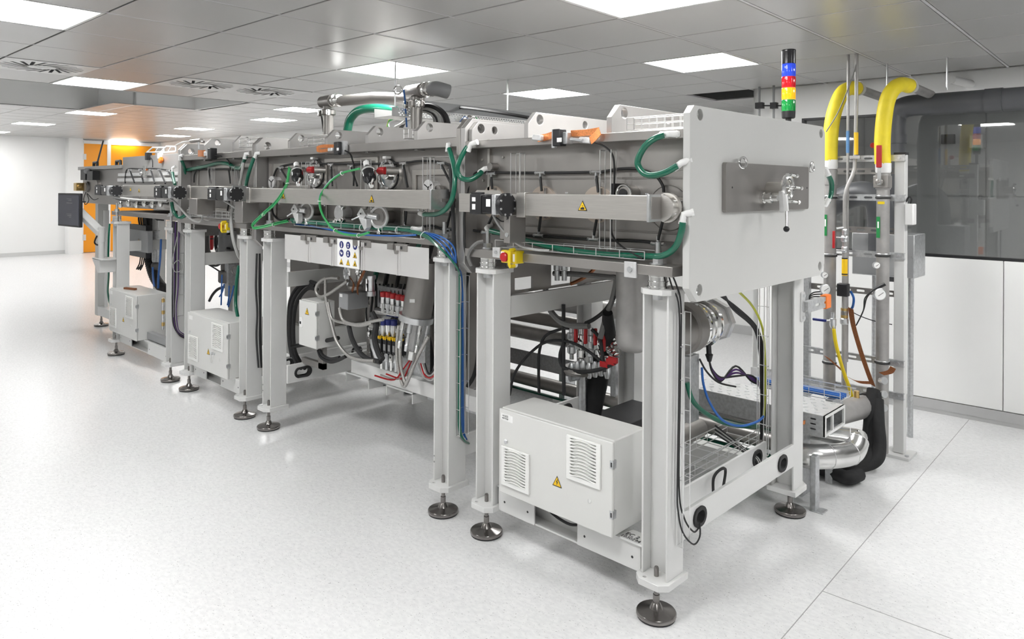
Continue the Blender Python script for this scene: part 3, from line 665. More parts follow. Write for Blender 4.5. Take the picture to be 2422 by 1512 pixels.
q = AY(1.30, 1830, 468); MB().lathe((q.x, 1.352, q.z), (0, -1, 0), [(0, .024), (.012, .024), (.014, .018), (.03, .018), (.031, .023), (.045, .023), (.046, .014), (.07, .014)], 18).build('side_valve', 'chrome', g)
a, b = AY(1.262, 1856, 460), AY(1.255, 1860, 500); MB().obox((a+b)/2, (b-a).length, .018, .014, b-a).build('lever_block', 'pvc_white', g, bevel=.002)
a2 = AY(1.275, 1848, 452); b2 = AY(1.272, 1850, 503); MB().obox((a2+b2)/2, (b2-a2).length, .02, .012, b2-a2).build('valve_body', 'galv_light', g, bevel=.003)
k = AY(1.245, 1860, 542); MB().cyl(b, k, .0052).build('lever', 'chrome', g); MB().sphere(k, .0125, 16, 10).build('ball_knob', 'black_gloss', g)

# ================================================================== signal tower
sx, sy = 3.585, 1.52
def sz(v): return AX(sx, 1874, v).z
g = thing('signal_tower', 'stack light with blue, red, amber and green segments', 'signal light', (sx, sy, 1.87))
R = AX(sx, 1874, 200); R = .0335
MB().lathe((sx, sy, sz(150)), (0, 0, 1), [(0, R), (sz(122)-sz(150), R), (sz(122)-sz(150)+.004, R*1.03), (sz(117)-sz(150), R*.98)], 28).build('cap', 'black_gloss', g)
for n, a, b in (('blue', 151, 181), ('red', 181, 207), ('amber', 208, 235), ('green', 236, 263)):
    h = sz(a)-sz(b); m = MB().lathe((sx, sy, sz(b)), (0, 0, 1), [(0, R*.97), (.003, R), (h-.003, R), (h, R*.97)], 28).build(n+'_segment', 'led_'+n, g)
    for k in range(8): aa = 2*PI*k/8; MB().cyl((sx+math.cos(aa)*R*.995, sy+math.sin(aa)*R*.995, sz(b)+.006), (sx+math.cos(aa)*R*.995, sy+math.sin(aa)*R*.995, sz(a)-.006), .0022, n=5).build('lens_rib', 'led_'+n, m)
MB().lathe((sx, sy, sz(280)), (0, 0, 1), [(0, R*.8), (.004, R*.95), (sz(263)-sz(280), R)], 28).build('base', 'black', g)
MB().cyl((sx, sy, 1.86), (sx, sy, sz(280)), .014).lathe((sx, sy, 1.868), (0, 0, 1), [(0, .03), (.008, .03)], 16).build('pole', 'black', g)

# ================================================================== chamber 1: drive, motor, ports
d1 = drive('stainless drive housing with a black servo motor under the copper strap', 2.235, 1.462, 2.505, 1.528, 1.621, 2.075)
tri(d1, AX(2.2345, 1378, 489), (-1, 0, 0), (0, 0, 1), .046, 'hand')
motor(d1, 2.19, 1.574, 2.128, 2.325, .046)
MB().box(2.20, 2.30, 2.13, 2.165, 1.41, 1.53).build('mounting_plate', 'steel', d1, bevel=.002); MB().box(2.26, 2.33, 2.165, 2.25, 1.42, 1.53).build('gear_cover', 'steel', d1, bevel=.004)
MB().lathe((2.199, 2.145, 1.445), (-1, 0, 0), [(0, .010), (.003, .010)], 12).build('bolt', 'zinc', d1)
MB().prism([(2.24, 1.618), (2.42, 1.618), (2.40, 1.634), (2.26, 1.634)], 'x', 2.262, 2.268).build('tab', 'steel_brushed', d1)
screws(d1, [AX(2.25, u, v) for u, v in ((1340, 458), (1132, 457), (1530, 461))], (0, 0, 1), .006, .006, 'zinc')
# round end of the drive: domed bearing flange bolted to the chamber port
c = AX(2.33, 1572, 492); m = MB().lathe((2.31, c.y, c.z), (1, 0, 0), [(0, .030), (.003, .048), (.034, .050), (.035, .056), (.050, .056), (.052, .040), (.128, .040)], 26).build('bearing_flange', 'steel_brushed', d1)
for k in range(6): a = 2*PI*k/6+.5; MB().cyl((2.325, c.y+math.cos(a)*.046, c.z+math.sin(a)*.046), (2.395, c.y+math.cos(a)*.046, c.z+math.sin(a)*.046), .0055, n=8).build('flange_bolt', 'chrome', m)
MB().box(2.245, 2.315, 1.456, 1.52, 1.534, 1.616).build('end_block', 'steel', d1, bevel=.003)
for u in (1165, 1283, 1412):
    p = AX(2.44, u, 480); port(ch1, 2.452, p.y, 1.577, .078, .022, .14, 'port_tan'); MB().box(2.432, 2.440, p.y-.028, p.y-.016, 1.51, 1.645).build('port_slot', 'steel', ch1)
p = AX(2.44, 1580, 492); MB().lathe((2.444, p.y, p.z), (1, 0, 0), [(0, .088), (.008, .088)], 30).torus((2.442, p.y, p.z), (1, 0, 0), .088, .002, 30, 5).build('port_flange', 'steel', ch1)
c = AX(2.40, 1482, 458); g = thing('view_port', 'round capped port with chrome rim above the drive near end plate', 'port', c)
MB().lathe((2.452, c.y, c.z), (-1, 0, 0), [(0, .032), (.06, .032), (.062, .038), (.075, .038)], 22).build('tube', 'steel', g); MB().lathe((2.376, c.y, c.z), (-1, 0, 0), [(0, .020), (.003, .020)], 18).build('opening', 'black', g); MB().box(2.37, 2.44, c.y+.04, c.y+.055, c.z-.035, c.z+.04).build('black_clip', 'black', g); MB().torus((2.374, c.y-.004, c.z), (1, 0, 0), .034, .004, 22, 6).build('rim', 'chrome', g)
flat(ch1, AX(2.4515, 1495, 418), (-1, 0, 0), (0, 0, 1), .028, .016, 'label')
screws(ch1, [AX(2.45, u, v) for u, v in ((1112, 383), (1113, 445), (1190, 372), (1141, 378), (1143, 427), (1112, 545))], (-1, 0, 0), .006, .004, 'steel_brushed', 'bolt')

# ---- black water hoses with metal tees on chamber 1
g = thing('cooling_line', 'black hose line with metal tees over the port row near end plate', 'hose', AX(2.43, 1122, 407), 'black cooling lines on the chamber walls')
MB().hose([AX(2.43, *q) for q in ((1111, 447), (1118, 420), (1128, 408), (1152, 408), (1278, 409), (1410, 407), (1463, 400), (1509, 400), (1549, 415), (1567, 438), (1570, 455))], .0062, 8).build('hose', 'rubber', g)
for u, v, u2, v2 in ((1162, 410, 1164, 447), (1278, 409, 1281, 452), (1410, 407, 1415, 455)):
    tee(g, AX(2.428, u, v), (0, 0, -1)); MB().tube([AX(2.428, u, v+8), AX(2.42, u2, v2)], .006, 8).build('branch', 'rubber', g)
g = thing('cooling_line', 'black hose line with metal tees above the wire tray near end plate', 'hose', AX(2.43, 1106, 542), 'black cooling lines on the chamber walls')
MB().hose([AX(2.43, *q) for q in ((1106, 542), (1142, 549), (1185, 554), (1274, 559), (1403, 567), (1496, 570), (1535, 573), (1556, 579))], .0062, 8).build('hose', 'rubber', g)
for u, v, u2, v2 in ((1274, 557, 1279, 512), (1404, 566, 1411, 520), (1556, 577, 1567, 525), (1150, 550, 1166, 508)):
    tee(g, AX(2.428, u, v), (0, 0, 1)); MB().tube([AX(2.428, u, v-8), AX(2.42, u2, v2)], .006, 8).build('branch', 'rubber', g)
cable('cooling_hose', 'black hose hanging down along the flange beside the yellow button box', [AX(2.40, 1108, 440), AX(2.36, 1099, 500), AX(2.35, 1098, 545), AX(2.35, 1100, 590), AX(2.37, 1114, 628)], .0065, 'rubber', cat='hose')
# ---- green hoses with white fittings on chamber 1
p0, p1 = AX(2.345, 1114, 341), AX(2.40, 1146, 399)
hose('coolant_hose', 'thick green hose looping over the flange left of the ladder tray', 'hose', [AX(2.34, 1106, 347), AX(2.325, 1096, 362), AX(2.31, 1085, 385), AX(2.31, 1082, 405), AX(2.32, 1091, 421), AX(2.34, 1112, 425), AX(2.37, 1132, 414), AX(2.39, 1139, 407)], .0125, 'green_hose', [(p0, (.3, -1, .25), (-.1, .5, -1)), (p1, (1, -.3, .1), (-.1, .9, -.6))], 'thick green coolant hoses')
MB().lathe((2.405, p1.y-.03, p1.z+.01), (1, 0, 0), [(0, .018), (.045, .018), (.045, .022), (.05, .022)], 16).build('hose_port', 'steel', ch1)
p0, p1 = AX(2.345, 1583, 317), AX(2.36, 1612, 385)
hose('coolant_hose', 'thick green hose bowing left beside the end plate top corner', 'hose', [AX(2.33, 1570, 320), AX(2.31, 1548, 328), AX(2.30, 1525, 347), AX(2.30, 1510, 375), AX(2.30, 1510, 393), AX(2.30, 1524, 411), AX(2.31, 1546, 415), AX(2.33, 1575, 407), AX(2.35, 1602, 392)], .0125, 'green_hose', [(p0, (1, -.7, 0), (0, 1, -.08)), (p1, (.8, -.8, .4), (0, .8, -.55))], 'thick green coolant hoses')
p0 = AX(2.36, 1617, 507)
hose('coolant_hose', 'thick green hose dropping from the end plate and running through the wire tray', 'hose', [AX(2.35, 1615, 526), AX(2.35, 1611, 550), AX(2.36, 1598, 583), AX(2.37, 1570, 604), AX(2.385, 1529, 606), AX(2.39, 1430, 602), AX(2.39, 1331, 590), AX(2.40, 1265, 575), AX(2.40, 1212, 559), AX(2.40, 1160, 546)], .0125, 'green_hose', [(p0, (.6, -.9, .25), (-.1, .1, -1)), (AX(2.41, 1151, 540), (.9, .1, .5), (-.2, -.8, -.6))], 'thick green coolant hoses')
# ---- wire trays on chamber 1
a, b = AX(2.36, 1175, 587), AX(2.36, 1527, 612); z = 1.3715
tray('cable_tray', 'low wire tray lying on the flange above the yellow button box', (2.352, b.y, z), (2.352, 2.37, z), .075, .032, (1, 0, 0), step=.105)
a = AX(2.38, 1222, 363); tray('cable_tray', 'upright wire ladder tray between the servo motor and copper strap', (2.40, 2.285, 1.405), (2.40, 2.285, 1.802), .055, .035, (0, -1, 0), (-1, 0, 0), .2, group='upright wire ladder trays')
tray('cable_tray', 'upright wire ladder tray behind the drive housing near the round port', (2.40, 1.780, 1.40), (2.40, 1.780, 1.800), .055, .035, (0, -1, 0), (-1, 0, 0), .2, group='upright wire ladder trays')
a, b = AY(1.80, 1456, 293), AY(1.80, 1456, 308)
tray('cable_tray', 'white wire tray on the chamber roof in front of the rib by the end plate', (2.46, 1.715, 1.885), (2.46, 1.425, 1.885), .05, .05, (1, 0, 0), step=.035, r=.0018)
# ---- emergency stop
def estop(label, p, guard_side=-1):
    g = thing('emergency_stop', label, 'emergency stop', p, 'yellow emergency stop boxes'); x, y, z = p
    MB().box(x, x+.055, y-.052, y+.040, z-.026, z+.030).build('box', 'yellow', g, bevel=.004)
    b = MB().lathe((x, y+.004, z+.002), (-1, 0, 0), [(0, .012), (.010, .012), (.011, .021), (.022, .021), (.026, .016)], 20).build('button', 'red', g)
    MB().tube([(x+.01, y-.036, z+.036), (x-.022, y-.036, z+.034), (x-.026, y-.036, z+.028), (x-.026, y-.036, z-.028), (x-.022, y-.036, z-.036), (x+.01, y-.036, z-.036)], .0085, 4).build('guard', 'yellow', g)
    flat(g, (x, y+.030, z+.018), (-1, 0, 0), (0, 0, 1), .022, .012, 'label'); flat(g, (x, y-.040, z-.0), (-1, 0, 0), (0, 0, 1), .012, .034, 'label')
    MB().lathe((x+.03, y-.02, z-.045), (0, 0, 1), [(0, .008), (.006, .012), (.02, .012)], 12).build('gland', 'pvc_white', g)
    return g
estop('yellow emergency stop box with a red mushroom button next to a chrome jack', AX(2.30, 1200, 609))
g = thing('bracket', 'small keyed steel bracket bolted to flange left of the end plate jack', 'bracket', AX(2.34, 1493, 615)); p = AX(2.342, 1492, 630)
MB().box(2.336, 2.345, p.y-.028, p.y+.028, 1.30, 1.362).build('plate', 'galv_light', g, bevel=.002); MB().lathe((2.336, p.y, 1.332), (-1, 0, 0), [(0, .011), (.006, .011)], 10).build('bolt', 'galv', g)
g = thing('bracket', 'small steel bracket between the chrome jack and the yellow stop box', 'bracket', AX(2.34, 1177, 590)); p = AX(2.342, 1176, 595); MB().box(2.334, 2.345, p.y-.024, p.y+.024, 1.325, 1.372).build('plate', 'galv_light', g, bevel=.002); MB().lathe((2.334, p.y, 1.35), (-1, 0, 0), [(0, .008), (.006, .008)], 10).build('bolt', 'galv', g)
# ---- copper grounding strap with sensor
def strap(label, zt, X, pts, box, con, mt='copper', w=.026):
    g = thing('ground_strap', label, 'ground strap', pts[0], 'copper braided ground straps'); m = MB()
    m.tube(pts, w*.36, 6).build('braid', mt, g)
    b = MB().obox(box, .036, .040, .062, (0, 1, 0), (1, 0, 0)).build('sensor', 'black', g, bevel=.004); flat(b, Vector(box)+Vector((-.020, 0, -.006)), (-1, 0, 0), (0, 0, 1), .02, .014, 'label')
    MB().obox(Vector(box)+Vector((.004, .028, 0)), .018, .05, .058, (0, 1, 0), (1, 0, 0)).build('sensor_bracket', 'galv', g)
    for c in con: MB().obox(c, .05, .022, .02, (0, 1, 0), (1, 0, 0)).build('lug', 'galv_light', g, bevel=.004)
    return g
def ribbon(par, pts, w, up, mt, name='braid'):
    pts = smooth(pts, 5); up = Vector(up); m = MB(); vs = []; k = len(pts)
    for p in pts: vs += [p-up*w/2, p+up*w/2]
    off = Vector((.004, 0, .001)); vs2 = [v+off for v in vs]; fs = []
    for i in range(k-1): a = 2*i; fs += [(a, a+1, a+3, a+2), (2*k+a, 2*k+a+2, 2*k+a+3, 2*k+a+1), (a, a+2, 2*k+a+2, 2*k+a), (a+1, 2*k+a+1, 2*k+a+3, a+3)]
    fs += [(0, 2*k, 2*k+1, 1), (2*k-2, 2*k-1, 4*k-1, 4*k-2)]
    return m.add(vs+vs2, fs).build(name, mt, par)
g = thing('ground_strap', 'wide copper braid strap with a black sensor on the chamber roof edge', 'ground strap', AX(2.36, 1330, 330), 'copper braided ground straps')
ribbon(g, [AX(2.37, 1272, 328), AX(2.36, 1292, 324), AX(2.35, 1312, 317)], .03, (0, 0, 1), 'copper'); ribbon(g, [AX(2.36, 1350, 316), AX(2.35, 1385, 314), AX(2.34, 1416, 309)], .026, (0, 0, 1), 'copper'); ribbon(g, [AX(2.34, 1418, 310), AX(2.335, 1408, 322), AX(2.33, 1396, 333)], .03, (0, .4, 1), 'copper')
for u, v, w in ((1272, 326, .055), (1385, 332, .06)): MB().obox(AX(2.345, u, v), w, .022, .026, (0, 1, .1), (1, 0, 0)).build('lug', 'galv_light', g, bevel=.006)
b = MB().obox(AX(2.335, 1323, 326), .042, .045, .072, (0, 1, 0), (1, 0, 0)).build('sensor', 'black', g, bevel=.004); flat(b, AX(2.311, 1323, 331), (-1, 0, 0), (0, 0, 1), .026, .018, 'label')
MB().obox(AX(2.352, 1342, 327), .03, .04, .05, (0, 1, 0), (1, 0, 0)).build('sensor_block', 'galv', g, bevel=.003); MB().obox(AX(2.357, 1311, 328), .016, .016, .08, (0, 1, 0), (1, 0, 0)).build('sensor_bracket', 'galv', g)
MB().cyl(AX(2.33, 1350, 329), AX(2.33, 1378, 333), .007).build('plug', 'zinc', g)
cable('sensor_cable', 'thin black cable from the copper strap sensor into the ladder tray', [AX(2.34, 1378, 334), AX(2.36, 1410, 338), AX(2.38, 1435, 350), AX(2.39, 1449, 368), AX(2.39, 1453, 400), AX(2.40, 1452, 455), AX(2.40, 1446, 520), AX(2.40, 1450, 560), AX(2.39, 1480, 590), AX(2.37, 1520, 612)], .0042, 'rubber')
cable('motor_cable', 'light grey cable from the servo motor into the low wire tray', [AX(2.20, 1166, 508), AX(2.22, 1178, 530), AX(2.25, 1200, 556), AX(2.30, 1228, 580), AX(2.34, 1262, 590), AX(2.36, 1300, 594)], .0058, 'grey_cable')
cable('motor_cable', 'thin black cable looping below the servo motor gearbox', [AX(2.19, 1182, 500), AX(2.19, 1196, 508), AX(2.20, 1200, 518), AX(2.22, 1188, 524), AX(2.24, 1172, 514)], .003, 'rubber')
cable('cable_conduit', 'dark grey hose arching over the flange beside the chrome jack', [AX(2.36, 1143, 571), AX(2.34, 1128, 575), AX(2.33, 1113, 590), AX(2.34, 1108, 608), AX(2.36, 1115, 628)], .009, 'grey_dark_hose', cat='hose')
# cables tied to the near column
g = tray('cable_tray', 'narrow wire tray clamped upright to the column under the end plate', (2.432, 1.456, .28), (2.432, 1.456, 1.17), .050, .026, (1, 0, 0), (0, -1, 0), .12, r=.0019)
cable('column_cable', 'black cable hanging from flange down the end column into its oval opening', [AX(2.36, 1575, 632), AX(2.40, 1590, 680), AY(1.44, 1606, 730), AY(1.44, 1606, 900), AY(1.44, 1602, 1150), AY(1.435, 1604, 1210), AY(1.43, 1615, 1260), AY(1.43, 1640, 1288), AY(1.43, 1655, 1270), AY(1.45, 1655, 1238)], .0034, 'rubber', 'black cables down the end column')
cable('column_cable', 'black cable hanging from flange down the end column to the cross beam', [AX(2.36, 1580, 632), AX(2.41, 1600, 675), AY(1.445, 1611, 730), AY(1.445, 1609, 900), AY(1.445, 1606, 1150), AY(1.44, 1618, 1225), AY(1.435, 1640, 1258), AY(1.45, 1652, 1250)], .0034, 'rubber', 'black cables down the end column')
# ================================================================== cabinet 1
cab1 = cabinet('light grey control cabinet in front of the deep end frame', 2.332, 1.686, 2.318, .262, .645, .235)
l = flat(cab1, AX(2.3315, 1196, 987), (-1, 0, 0), (0, 0, 1), .058, .030, 'label'); text(l, 'HS EC2', LOC[l]+Vector((-.001, 0, .020)), (-1, 0, 0), (0, 0, 1), .011); text(l, '400/TS Bar', LOC[l]+Vector((-.001, 0, .009)), (-1, 0, 0), (0, 0, 1), .009)
MB().box(2.40, 2.56, 1.78, 2.2, .24, .262).build('plinth', 'steel', cab1)
p = (2.43, 1.632, .2525)
text(f1, 'EC 2', (2.425, 1.652, .2525), (0, 0, 1), (1, .0, 0), .032); text(f1, '1030294', (2.40, 1.645, .2525), (0, 0, 1), (1, 0, 0), .026)
cable('floor_cable', 'dark cables sagging through the base channel under the deep end frame cabinet', [(2.44, 2.15, .24), (2.43, 2.08, .205), (2.43, 1.98, .19), (2.43, 1.90, .22)], .006, 'rubber')
# ================================================================== chamber 2: drive, ports, valves, shield
d2 = drive('long stainless drive housing crossed by green cable loops', 2.238, 2.697, 4.60, 1.541, 1.632, 4.56, .11)
tri(d2, AX(2.2375, 879, 472), (-1, 0, 0), (0, 0, 1), .046, 'hand'); tri(d2, AX(2.2375, 670, 464), (-1, 0, 0), (0, 0, 1), .046, 'hand')
MB().box(2.262, 2.40, 2.700, 2.72, 1.548, 1.622).build('end_block', 'steel', d2, bevel=.002); MB().box(2.30, 2.40, 2.69, 2.70, 1.575, 1.59).build('end_tab', 'steel', d2)
screws(d2, [AX(2.26, u, v) for u, v in ((622, 444), (671, 444), (743, 447), (917, 452), (1001, 454))], (0, 0, 1), .006, .006, 'zinc')
screws(d2, [AX(2.26, u, v) for u, v in ((660, 481), (768, 485), (878, 491), (990, 496))], (0, 0, -1), .006, .006, 'zinc')
motor(d2, 2.185, 1.590, 4.63, 5.00, .045)
MB().box(2.21, 2.33, 4.61, 4.72, 1.40, 1.545).build('gear_cover', 'steel', d2, bevel=.004)
# raised frames and seams on the long wall
def frame(par, ya, yb, za, zb, w=.03, t=.012, x=WALLX):
    MB().plate([(ya, za), (yb, za), (yb, zb), (ya, zb)], [[(ya+w, za+w), (yb-w, za+w), (yb-w, zb-w), (ya+w, zb-w)]], 'x', x-t, x).build('raised_frame', 'steel_brushed', par, bevel=.002)
    MB().box(x-t*.4, x, ya+w+.012, yb-w-.012, za+w+.012, zb-w-.012).build('panel', 'steel', par, bevel=.002)
frame(ch2, 4.15, 4.63, 1.62, 1.80); frame(ch2, 2.72, 3.10, 1.58, 1.74); frame(ch2, 3.42, 3.98, 1.42, 1.82, .025); frame(ch2, 4.22, 4.62, 1.40, 1.58, .025); frame(ch2, 2.70, 3.2, 1.40, 1.54, .025)
for a, b, z in ((2.70, 3.10, 1.80), (3.1, 3.35, 1.78), (2.70, 4.65, 1.835)): MB().box(WALLX-.005, WALLX, a, b, z, z+.006).build('seam', 'steel', ch2)
for y in (4.715, 4.70): pass
for z in (1.66, 1.48): MB().box(WALLX-.012, WALLX, 4.67, 4.685, z, z+.14).build('weld_strip', 'steel_brushed', ch2)
screws(ch2, [AX(2.45, u, v) for u, v in ((614, 391), (614, 435), (889, 349), (722, 355), (930, 350))], (-1, 0, 0), .007, .004, 'steel_brushed', 'bolt')
# two round glass ports with red-capped shafts and black motors
def feed(label, u, v, ur, um, vm, R=.086):
    c = AX(2.42, u, v); g = thing('rotary_port', label, 'port', c, 'round rotary ports')
    MB().lathe((WALLX, c.y, c.z), (-1, 0, 0), [(0, R*1.06), (.012, R*1.06), (.0125, R), (.030, R), (.031, R*.82), (.024, R*.80), (.018, R*.35), (.050, R*.30), (.052, .001)], 36).build('flange', 'chrome', g)
    MB().torus((WALLX-.013, c.y, c.z), (1, 0, 0), R*1.03, .004, 36, 6).build('seal', 'rubber', g)
    for k in range(12): a = 2*PI*k/12; MB().hexa((WALLX-.030, c.y+math.cos(a)*R*.9, c.z+math.sin(a)*R*.9), (-1, 0, 0), .0075, .007).build('bolt', 'zinc', g)
    MB().box(WALLX-.05, WALLX-.01, c.y-.015, c.y+.015, c.z+R*1.04, c.z+R*1.22).build('latch', 'pvc_white', g, bevel=.003)
    p = AX(2.36, ur, v-9); MB().lathe(p+Vector((0, -.03, 0)), (0, 1, 0), [(0, .018), (.003, .021), (.058, .021), (.06, .017)], 18).build('red_cap', 'red', g)
    q = p+Vector((0, .030, 0)); MB().cyl(q, q+Vector((0, .17, .0)), .0075).build('shaft', 'steel', g); MB().cyl(p-Vector((0, .03, 0)), p-Vector((-.06, .06, 0)), .02).build('shaft_end', 'steel_brushed', g)
    m = AX(2.27, um, vm); d = Vector((-.35, -.72, -.55)).normalized()
    b = MB().lathe(m-d*.075, d, [(0, .012), (.02, .022), (.05, .026), (.052, .036), (.115, .036), (.125, .024), (.16, .017)], 22).build('motor', 'black_gloss', g)
    MB().lathe(m-d*.024, d, [(0, .0375), (.014, .0375)], 22).build('collar', 'galv_light', b); e = m+d*.085; MB().cyl(e, e+d*.03, .012).cyl(e+d*.012, e+d*.012+Vector((0, -.02, .03)), .006).build('socket', 'chrome', b)
    MB().cyl(m-d*.075, m-d*.115, .017).build('plug', 'pvc_white', b); MB().cyl(m+Vector((0, .0, .02)), q+Vector((.0, .03, 0)), .012).build('bracket_arm', 'steel', g)
    return m-d*.12
ea = feed('round chrome port with a red cap above the left warning triangle', 742, 411, 737, 703, 412)
eb = feed('round chrome port with a red cap near the looping bright green cable', 914, 413, 905, 872, 412, .084)
ca = [AX(2.24, *q) for q in ((686, 398), (684, 409), (680, 434), (671, 455))]+[AX(2.20, *q) for q in ((650, 484), (623, 508), (602, 529), (598, 538), (607, 541))]+[AX(2.27, 647, 532), AX(2.32, 682, 524)]
bundle('cable_loop', 'bright green and blue cable loop tied to the flange left end', [(ca, .0058, 'green_tube'), (offset(ca, (.002, .012, .004)), .004, 'blue_tube'), (offset(ca, (-.004, .006, .009)), .0035, 'green_tube')], 'bright green cable loops', [(ca[2], (0, .2, 1), .010), (ca[5], (0, 1, .7), .010), (ca[9], (0, 1, 0), .009)])
cb = [AX(2.24, *q) for q in ((850, 399), (838, 402), (809, 410), (782, 429), (762, 455))]+[AX(2.20, *q) for q in ((756, 476), (761, 503), (777, 530), (793, 545), (814, 554), (848, 557), (873, 550))]
bundle('cable_loop', 'bright green cable loop hanging in front of the long drive housing', [(cb, .0065, 'green_tube'), (offset(cb, (.004, .012, .002)), .0042, 'blue_tube')], 'bright green cable loops', [(cb[2], (0, 1, -.3), .011), (cb[5], (0, 0, 1), .011), (cb[8], (0, 1, .6), .011), (cb[10], (0, 1, 0), .011)])
# black cooling lines
g = thing('cooling_line', 'black hose line with tees crossing behind the two round ports', 'hose', AX(2.43, 645, 429), 'black cooling lines on the chamber walls')
MB().hose([AX(2.43, *q) for q in ((643, 436), (648, 415), (660, 396), (703, 387), (782, 388), (867, 388), (954, 385), (988, 381), (1020, 381), (1044, 385), (1068, 391))], .0062, 8).build('hose', 'rubber', g)
for u, v, u2, v2 in ((703, 388, 706, 412), (783, 389, 786, 440), (954, 386, 964, 443), (1044, 386, 1067, 436), (830, 392, 845, 440), (664, 396, 680, 424)):
    tee(g, AX(2.428, u, v), (0, 0, -1)); MB().tube([AX(2.428, u, v+4), AX(2.42, u2, v2)], .006, 8).build('branch', 'rubber', g)
for w in ((642, 484, 646, 505, 660, 520, 684, 518), (996, 537, 1023, 534, 1055, 545, 1075, 540)):
    MB().hose([AX(2.42, w[i], w[i+1]) for i in range(0, 8, 2)], .0062, 8).build('hose', 'rubber', g)
for u, v, u2, v2 in ((958, 538, 961, 500), (1057, 543, 1066, 500)): tee(g, AX(2.42, u, v), (0, 0, 1)); MB().tube([AX(2.42, u, v-4), AX(2.42, u2, v2)], .006, 8).build('branch', 'rubber', g)
MB().hose([AX(2.36, 1066, 390), AX(2.355, 1068, 440), AX(2.35, 1072, 520), AX(2.35, 1073, 560), AX(2.35, 1076, 605), AX(2.36, 1082, 640)], .010, 8).build('riser', 'rubber', g)
# small clamp covers beside the drive
for n, (u, v) in enumerate(((645, 431), (1016, 444))):
    c = AX(2.40, u, v); g = thing('port_cover', ('scored round white port cover left of the black branch hose', 'scored round white port cover by the flange bend of green hose')[n], 'port cover', c)
    MB().lathe((WALLX, c.y, c.z), (-1, 0, 0), [(0, .036), (.05, .036), (.051, .042), (.062, .042)], 22).build('cover', 'galv_light', g); m = MB()
    for k in range(3): a = 2*PI*k/3+.5; m.cyl((WALLX-.063, c.y, c.z), (WALLX-.063, c.y+math.cos(a)*.034, c.z+math.sin(a)*.034), .003, n=5)
    m.build('painted_groove', 'black', g); MB().lathe((WALLX-.02, c.y-.055, c.z-.012), (-1, 0, 0), [(0, .025), (.025, .025)], 16).build('side_port', 'steel', g)  # raised black bars paint the dark of the scored grooves
# gate valves and a blank below the drive
def gate(label, u, v, R, ub, vb, uh, vh):
    c = AX(2.36, u, v); g = thing('gate_valve', label, 'valve', c, 'hand valves below the long drive')
    MB().lathe((2.37, c.y, c.z), (1, 0, 0), [(0, R*.62), (WALLX-2.37, R*.62)], 20).build('neck', 'steel', g)
    MB().torus((2.365, c.y, c.z), (1, .25, 0), R, R*.16, 28, 8).build('clamp_ring', 'galv_light', g); MB().lathe((2.372, c.y, c.z), (-1, -.25, 0), [(0, R*.95), (.006, R*.93)], 26).build('blank', 'steel', g)
    q = c+Vector((-.01, -.01, -R*1.28)); MB().prism([(q.y-.018, q.z-.02), (q.y+.018, q.z-.02), (q.y, q.z+.02)], 'x', 2.35, 2.372).build('wing_nut', 'chrome', g, bevel=.004)
    b = AX(2.33, ub, vb); MB().obox(b, .062, .062, .034, (0, 1, 1), (0, 1, -1)).prism([(b.y-.05, b.z-.02), (b.y+.02, b.z-.02), (b.y-.035, b.z-.085), (b.y-.055, b.z-.07)], 'x', 2.31, 2.345).build('valve_body', 'galv_light', g, bevel=.003)
    MB().lathe((2.31, b.y, b.z+.006), (-1, 0, 0), [(0, .005), (.002, .005)], 8).build('screw', 'ink', g); MB().cyl(b, c, .018).build('neck_pipe', 'zinc', g)
    h = AX(2.29, uh, vh); MB().cyl(b, h, .0042).build('lever', 'zinc', g)
    MB().lathe(b+Vector((0, .0, .035)), (.2, -.3, 1), [(0, .022), (.05, .022), (.052, .027), (.062, .027)], 16).build('bonnet', 'steel', g)
gate('gate valve with round ring under the left end of the long drive', 724, 499, .052, 701, 497, 679, 512); gate('gate valve with larger round ring right of the round blank cover', 895, 514, .058, 860, 508, 832, 520)
c = AX(2.38, 803, 504); g = thing('blank_cover', 'plain round blank cover with clamp lugs between the two gate valves', 'port cover', c)
MB().lathe((WALLX, c.y, c.z), (-1, 0, 0), [(0, .034), (.06, .034), (.061, .048), (.078, .048), (.080, .046)], 26).build('cover', 'galv_light', g)
for a in (PI*.75, -PI*.75, -PI*.35): MB().obox((2.378, c.y+math.cos(a)*.055, c.z+math.sin(a)*.055), .024, .03, .03, (1, 0, 0), (0, math.cos(a), math.sin(a))).lathe((2.365, c.y+math.cos(a)*.058, c.z+math.sin(a)*.058), (-1, 0, 0), [(0, .01), (.012, .01)], 8).build('clamp_lug', 'chrome', g, bevel=.003)
# heavy green hoses of chamber 2
hose('coolant_hose', 'thick green hose bowing beside the long drive end and its flange', 'hose', [AX(2.36, 1062, 352), AX(2.35, 1067, 368), AX(2.33, 1073, 392), AX(2.31, 1076, 420), AX(2.30, 1073, 455), AX(2.30, 1065, 480), AX(2.31, 1050, 498), AX(2.33, 1030, 507), AX(2.36, 1004, 507)], .0125, 'green_hose', [(AX(2.365, 1060, 342), (.9, -.2, .2), (-.1, -.1, -1)), (AX(2.37, 993, 505), (.9, .3, .1), (-.1, -1, -.1))], 'thick green coolant hoses')
hose('coolant_hose', 'thick green hose falling over the flange at the left end of the round ports', 'hose', [AX(2.35, 601, 373), AX(2.34, 594, 392), AX(2.33, 586, 418), AX(2.35, 581, 445), AX(2.38, 578, 475)], .0125, 'green_hose', [(AX(2.36, 606, 363), (.5, -1, .1), (-.1, .4, -1))], 'thick green coolant hoses')
